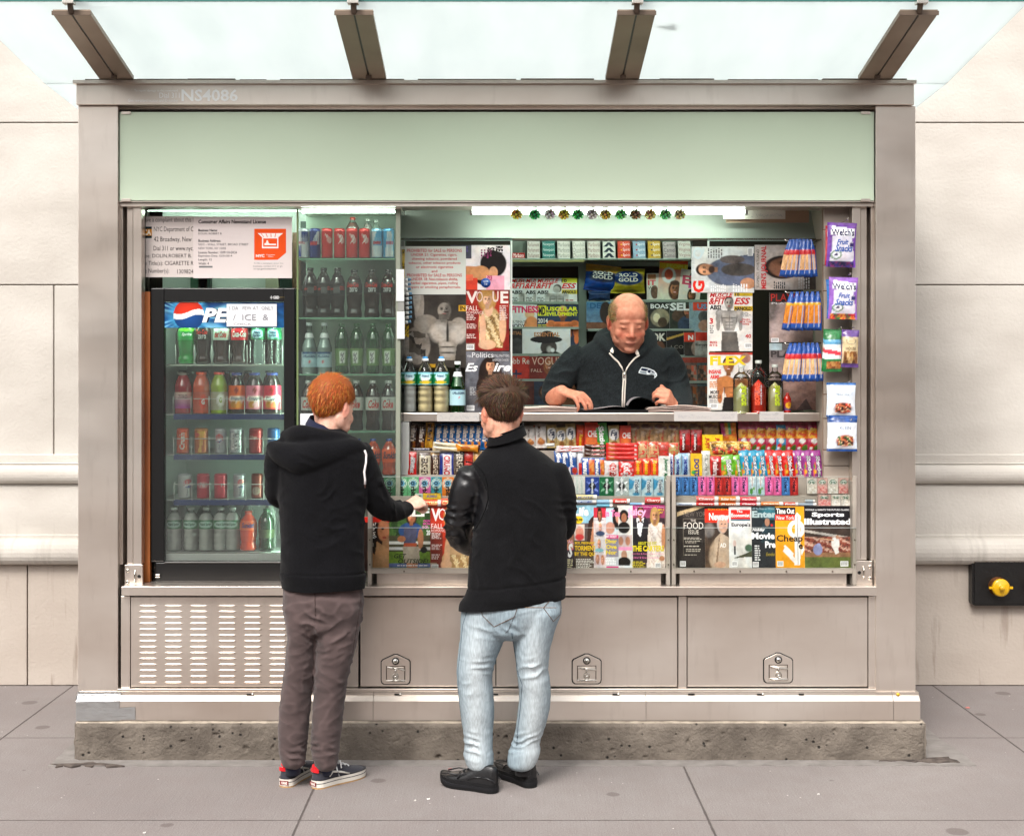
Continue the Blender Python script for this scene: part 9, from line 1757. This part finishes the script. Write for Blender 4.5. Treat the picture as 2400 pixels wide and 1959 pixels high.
# leather sleeve zones, bounded by the armhole seams
sx=xc(330)-.0; seamL=xc(218)+(xc(372)-xc(218))*np.clip((zc(660)-co[:,2])/(zc(660)-zc(880)),0,1)**.6-(xc(372)-xc(262))*sm01(zc(940)-co[:,2],0,zc(940)-zc(1180)); L=(co[:,0]<seamL)&(co[:,2]<zc(655))&(co[:,2]>zc(1390))
seamR=xc(925)-(xc(925)-xc(908))*np.clip((zc(700)-co[:,2])/(zc(700)-zc(820)),0,1); Rr=(co[:,0]>seamR)&(co[:,2]<zc(760))&(co[:,2]>zc(1260))
lm=L; C[lm]=np.array(lin('#0e0e11'))*1.0
zb_=zc(1660)+.10*(co[:,0]-xc(560))+0
co[:,2]=np.maximum(co[:,2],zb_); keep=np.ones(len(co),bool)
def split(mask_faces,name,m):
    f=[x for x in fs if (sum(lm[i] for i in x)>=2)==mask_faces and all(keep[i] for i in x)]
    used=sorted({i for x in f for i in x}); idx={v:k for k,v in enumerate(used)}; mb=MB(); mb.add(co[used].tolist(),[tuple(idx[i] for i in x) for x in f],m,C[used],True); return mk(name,mb,P2)
split(False,'jacket','fleece')
cpt=[x for x in fs if sum(lm[i] for i in x)>=2 and all(keep[i] for i in x)]
for q,nm in ((lambda x:x<xc(560),'leather_sleeve'),):
    f=[x for x in cpt if q(co[x[0]][0])]; used=sorted({i for x in f for i in x}); idx={v:k for k,v in enumerate(used)}; mb=MB(); mb.add(co[used].tolist(),[tuple(idx[i] for i in x) for x in f],'leather',C[used],True); mk(nm,mb,P2)
bvh=BVHTree.FromPolygons([tuple(v) for v in co],fs)
mb=MB(); mb.tube([surf(bvh,R5,a,b,.000) for a,b in dens(((214,664),(262,672),(312,706),(348,762),(368,840),(371,930),(352,1000),(315,1080),(275,1150)))],.0028,'fleece','#08080a',n=6); mk('armhole_seam',mb,P2)
mb=MB(); cc=R5.p(492,500,Y0-.014)
def col(u,v):
    a=2*math.pi*u; rx,ry=.082-.014*v,.078-.014*v; return (cc.x+rx*math.cos(a)+.004,cc.y+ry*math.sin(a)+.012*v,cc.z-.006+.040*v+.022*math.cos(a)+.010*math.sin(a))
mb.grid(56,8,col,lambda U,Vv:np.tile(np.array(lin('#101012')),U.shape+(1,)),'fleece'); mb.tube([col(k/40,1) for k in range(41)],.004,'fleece','#131315',n=6,cap=False); mk('ribbed_collar',mb,P2)
msk=lambda x,y,z:(1 if (z>.05 or (y>.0 and z>-.01) or (y>.03 and z>-.078)) and not (y<-.05 and z<.08) and not(abs(x)>.058 and -.03<y<.028 and z<.02) else 0)
hair_mesh(hM,hs,['#3c281a','#4e3624','#5f4430','#2c1c12'],11,msk,lambda x,y,z:.018 if z<.05 else .040,lambda x,y,z:.25 if z<.06 else .6,lambda x,y,z:(x*2+.15+math.sin(y*60)*.3,-.8 if z>.05 else .1,-.9 if z<.07 else .1),n=8000,parent=P2,capc='#3c281a',vol=lambda x,y,z:.15+1.0*max(0,min(1,(z+.0)/.1)))
# jeans
Y=Y0
f6=lambda a,b,Yq=Y0-.08:tuple(R6.p(a,b,Yq))
F=[(f6(1370,640),(.09,.14,.05),(.15,0,1),130,.0045,1),(f6(1760,640),(.09,.14,.06),(-.25,0,1),115,.0045,2),(f6(1400,1180),(.09,.14,.04),(.2,0,1),150,.009,3),(f6(1700,1170),(.09,.14,.045),(-.3,0,1),140,.009,4),(f6(1460,380),(.12,.1,.03),(.2,0,1),80,.004,5),(f6(1760,320),(.08,.1,.05),(-.25,0,1),90,.005,6),(f6(1620,420),(.06,.1,.08),(1,0,.7),80,.005,9),(f6(1380,900),(.08,.14,.12),(.3,0,1),55,.0028,7)]
def jcol(co):
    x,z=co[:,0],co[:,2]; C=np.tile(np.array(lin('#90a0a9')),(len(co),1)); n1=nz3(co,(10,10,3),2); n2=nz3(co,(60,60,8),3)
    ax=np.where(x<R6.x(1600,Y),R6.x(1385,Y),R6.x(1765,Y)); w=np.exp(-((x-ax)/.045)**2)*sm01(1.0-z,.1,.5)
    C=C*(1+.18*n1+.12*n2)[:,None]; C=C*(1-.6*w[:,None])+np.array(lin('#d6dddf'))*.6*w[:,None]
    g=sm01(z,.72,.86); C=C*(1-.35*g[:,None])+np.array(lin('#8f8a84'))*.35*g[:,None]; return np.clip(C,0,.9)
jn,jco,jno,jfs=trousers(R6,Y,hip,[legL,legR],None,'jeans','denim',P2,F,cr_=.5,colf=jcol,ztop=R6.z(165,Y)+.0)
bt=BVHTree.FromPolygons([tuple(v) for v in jco],jfs)
mb=MB(); sf=lambda L,r,c:mb.tube([surf(bt,R6,a,b,.0008) for a,b in dens(L)],r,'denim',c,n=5)
for L in (((1420,228),(1428,285),(1505,360),(1640,295),(1660,225)),((1870,190),(1830,235),(1895,325),(1940,280),(1945,200))): sf(L,.0016,'#6a5a50')
sf(((1660,240),(1600,380),(1580,400)),.0016,'#6a7076'); sf(((1330,250),(1300,350),(1285,500),(1270,640),(1272,800),(1295,1000)),.0014,'#5a6a74'); sf(((1622,400),(1640,520),(1660,650),(1690,740),(1680,880),(1660,1050),(1655,1140)),.0018,'#4a5a66')
sf(((1520,222),(1540,240),(1580,222)),.0014,'#a86a3a'); sf(((1668,160),(1690,232),(1950,235)),.0014,'#8a6a50')
mk('pocket_stitching',mb,P2)
shoe((R6.x(1462,-.44)+.04,-.455,0),R(-60),.262,None,P2,'runner'); shoe((R6.x(1745,-.38)+.012,-.39,0),R(-33),.262,None,P2,'runner')

for a,yy in ((1410,.045),(1700,.055)):
    mb=MB(); p=R6.p(a,1230,Y0+yy); mb.tube([(p.x,p.y,.05),(p.x,p.y,.17)],[.034,.036],'cloth','#1a1719',n=16); mk('sock',mb,P2)

# ================= vendor
YV=.56
hc=V7.p(878,590,YV-.115); hM=HM(hc,R(6),R(22),R(0))@Matrix.Diagonal((1.07,1,1,1)); hs=1.05
pb=MB(); head_prims(pb,hM,hs)
limb(pb,[(hc+Vector((0,.02,-.03)),.066),(hc+Vector((-.0,.035,-.10)),.070),(V7.p(850,1000,YV+.02),.08),(V7.p(850,1150,YV+.02),.09)])
sL=V7.p(350,1060,YV); sR=V7.p(1280,1070,YV); eL=V7.p(-5,1480,YV-.08); wL=V7.p(90,1415,YV-.20); eR=V7.p(1500,1420,YV-.04); wR=V7.p(1440,1620,YV-.22)
limb(pb,[(sL,.04),(V7.p(70,1270,YV-.03),.045),(eL,.045),(V7.p(40,1470,YV-.15),.043),(wL,.031)]); limb(pb,[(sR,.04),(V7.p(1480,1330,YV-.02),.045),(V7.p(1510,1560,YV-.12),.038),(wR,.03)])
loft(pb,[(Vector((hc.x,YV,.4)),Vector((.17,0,0)),Vector((0,.11,0))),(Vector((hc.x,YV,.95)),Vector((.19,0,0)),Vector((0,.12,0))),(Vector((hc.x,YV,1.4)),Vector((.20,0,0)),Vector((0,.12,0))),(V7.p(850,1050,YV),Vector((.17,0,0)),Vector((0,.09,0)))])
hand(pb,wL,(.80,-.50,-.22),(.1,-.35,.93),-1,1.08,curl=(.42,.38,.42,.5),base=.42,thumb=(.55,.25,.3),spread=.16)
hand(pb,wR,(-.45,-.55,.60),(-.1,-.75,.6),1,1.0,curl=(.75,.75,.75,.75),base=.6,thumb=(.7,.6,.4),spread=.1)
P3=person_body(pb,.0042,hM,hs,'#c8886e',dict(red='#c04e3a',lip='#a85a4c',brow='#7a5a44',stubble='#8a6a5c',fringe='#6f5a30'),'bald vendor in a dark zipped top reading at the counter',(hc.x,YV,.3))
hair_mesh(hM,hs,['#8a7448','#a08a5c','#6e5a34'],5,lambda x,y,z:(1 if ((abs(x)>.052 and y>-.048) or y>.02) and -.012<z<.098-.25*max(0,-y) and not(abs(x)>.066 and -.012<y<.028 and z<.012) else 0)*(1-min(1,max(0,(z-.03)/.085))),lambda x,y,z:.008,lambda x,y,z:.35,lambda x,y,z:(0,.3,-1),n=3600,wd=.0008,parent=P3,vol=lambda x,y,z:0)
jb=MB(); 
def TV(y,a,b,d,Y=YV): return ringz(V7,y,a,b,Y,d)
loft(jb,[(Vector((V7.x(835,YV),YV,.75)),Vector((.23,0,0)),Vector((0,.14,0))),TV(1700,240,1440,.145),TV(1450,250,1440,.145),TV(1200,240,1420,.14),TV(1050,220,1400,.135),TV(950,250,1350,.125),TV(870,350,1250,.115),TV(810,450,1160,.10),TV(770,560,1080,.085)],n=40)
limb(jb,[(V7.p(300,990,YV),.066),(V7.p(175,1120,YV-.01),.068),(V7.p(70,1270,YV-.03),.066),(V7.p(0,1400,YV-.05),.062),(V7.p(-10,1490,YV-.08),.058)],n=22)
limb(jb,[(V7.p(1320,1000,YV),.066),(V7.p(1400,1150,YV-.0),.068),(V7.p(1450,1330,YV-.02),.066),(V7.p(1490,1470,YV-.06),.06),(V7.p(1510,1570,YV-.12),.056),(V7.p(1480,1625,YV-.18),.048),(V7.p(1440,1640,YV-.215),.040)],n=22)
# hood rolled round the neck
limb(jb,[(V7.p(690,960,YV-.125),.020),(V7.p(610,870,YV-.09),.030),(V7.p(550,800,YV-.0),.036),(V7.p(640,745,YV+.09),.038),(V7.p(860,730,YV+.13),.038),(V7.p(1080,745,YV+.09),.038),(V7.p(1140,820,YV-.0),.036),(V7.p(1075,900,YV-.09),.029),(V7.p(1005,985,YV-.125),.018)],n=18)
co,no,fs=fuse(jb,.006,5,.55); zc=lambda b:V7.z(b,YV); xc=lambda a:V7.x(a,YV)
co=folds(co,no,[((xc(150),YV-.06,zc(1180)),(.10,.12,.10),(-.6,0,1),60,.006,1),((xc(20),YV-.06,zc(1320)),(.08,.12,.08),(.4,0,1),90,.006,2),((xc(1450),YV-.06,zc(1350)),(.08,.1,.14),(-.3,0,1),75,.006,3),((xc(600),YV-.1,zc(1450)),(.14,.1,.12),(.6,0,.6),45,.004,4),((xc(1100),YV-.1,zc(1450)),(.14,.1,.12),(-.6,0,.6),45,.004,5),((xc(330),YV-.1,zc(1000)),(.1,.1,.1),(.7,0,-.7),50,.004,6)])
# neckline opening: V with the tee showing
C=cloth_cols(co,'#24292b',.15,12); h=nz3(co,(240,240,600),1); C=np.clip(C*(1+.5*h)[:,None],0,.8)
V3=BVHTree.FromPolygons([tuple(v) for v in co],fs)
solid('zipped_top',co,fs,'fleece',C,P3)
mb=MB(); tee=[(705,905),(760,1010),(835,1165),(905,1040),(975,935),(960,860),(700,860)]
N=14; pts=[]
def teeg(u,v):
    y=880+285*v; hw=(1-v)**.8*142+4; x=842-hw+2*hw*u; p=surf(V3,V7,x,y,.006); return p
mb.grid(16,16,teeg,'#08090a','cloth'); mk('tee_shirt',mb,P3)
mb=MB(); w='#d8d0c4'
def strip(L,r,m='cloth',c=w,off=.004): mb.tube([surf(V3,V7,a,b,off) for a,b in L],r,m,c,n=8)
strip([(655,958),(700,1010),(760,1065),(805,1130),(828,1200)],.0042); strip([(1016,982),(960,1020),(900,1085),(862,1140),(842,1200)],.0042)
strip([(822,1195),(822,1300),(815,1400),(812,1500),(810,1600)],.0036); strip([(846,1195),(846,1300),(840,1400),(836,1500),(832,1600)],.0036)
mk('zip_tape',mb,P3)
mb=MB(); strip([(834,1195),(834,1300),(828,1400),(824,1500),(822,1600)],.0022,'chrome','#fff',.007); strip([(836,1180),(836,1215),(832,1255)],.006,'chrome','#fff',.008); mk('zip',mb,P3)
mb=MB()
for P_ in (((690,888),(708,935),(700,962),(668,945),(662,930)),((988,908),(1012,968),(985,985),(964,962),(970,935))):
    mb.quad([surf(V3,V7,a,b,.011) for a,b in P_],'cloth','#e0d8cc')
mk('hood_tab',mb,P3)
mb=MB()
def pg(L,c,off,m='cloth'): mb.quad([surf(V3,V7,a,b,off) for a,b in L],m,c)
pg(((1042,1124),(1130,1140),(1190,1165),(1222,1200),(1226,1228),(1206,1250),(1188,1260),(1196,1238),(1188,1220),(1160,1214),(1110,1216),(1050,1206),(1004,1196),(1006,1176),(1022,1150)),'#d4dadc',.0035)
pg(((1046,1134),(1128,1150),(1110,1162),(1090,1172),(1030,1160),(1034,1146)),'#122036',.0045)
pg(((1022,1172),(1095,1184),(1105,1208),(1060,1198),(1016,1188)),'#7c8a90',.0045)
pg(((1112,1166),(1140,1156),(1180,1176),(1204,1200),(1172,1192),(1150,1184),(1140,1196),(1118,1190)),'#122036',.0045)
pg(((1132,1206),(1160,1196),(1190,1206),(1214,1224),(1206,1238),(1196,1216),(1166,1208)),'#7c8a90',.0045)
pg(((1148,1172),(1164,1176),(1160,1186),(1146,1182)),'#d4dadc',.0055)
mk('chest_emblem',mb,P3)
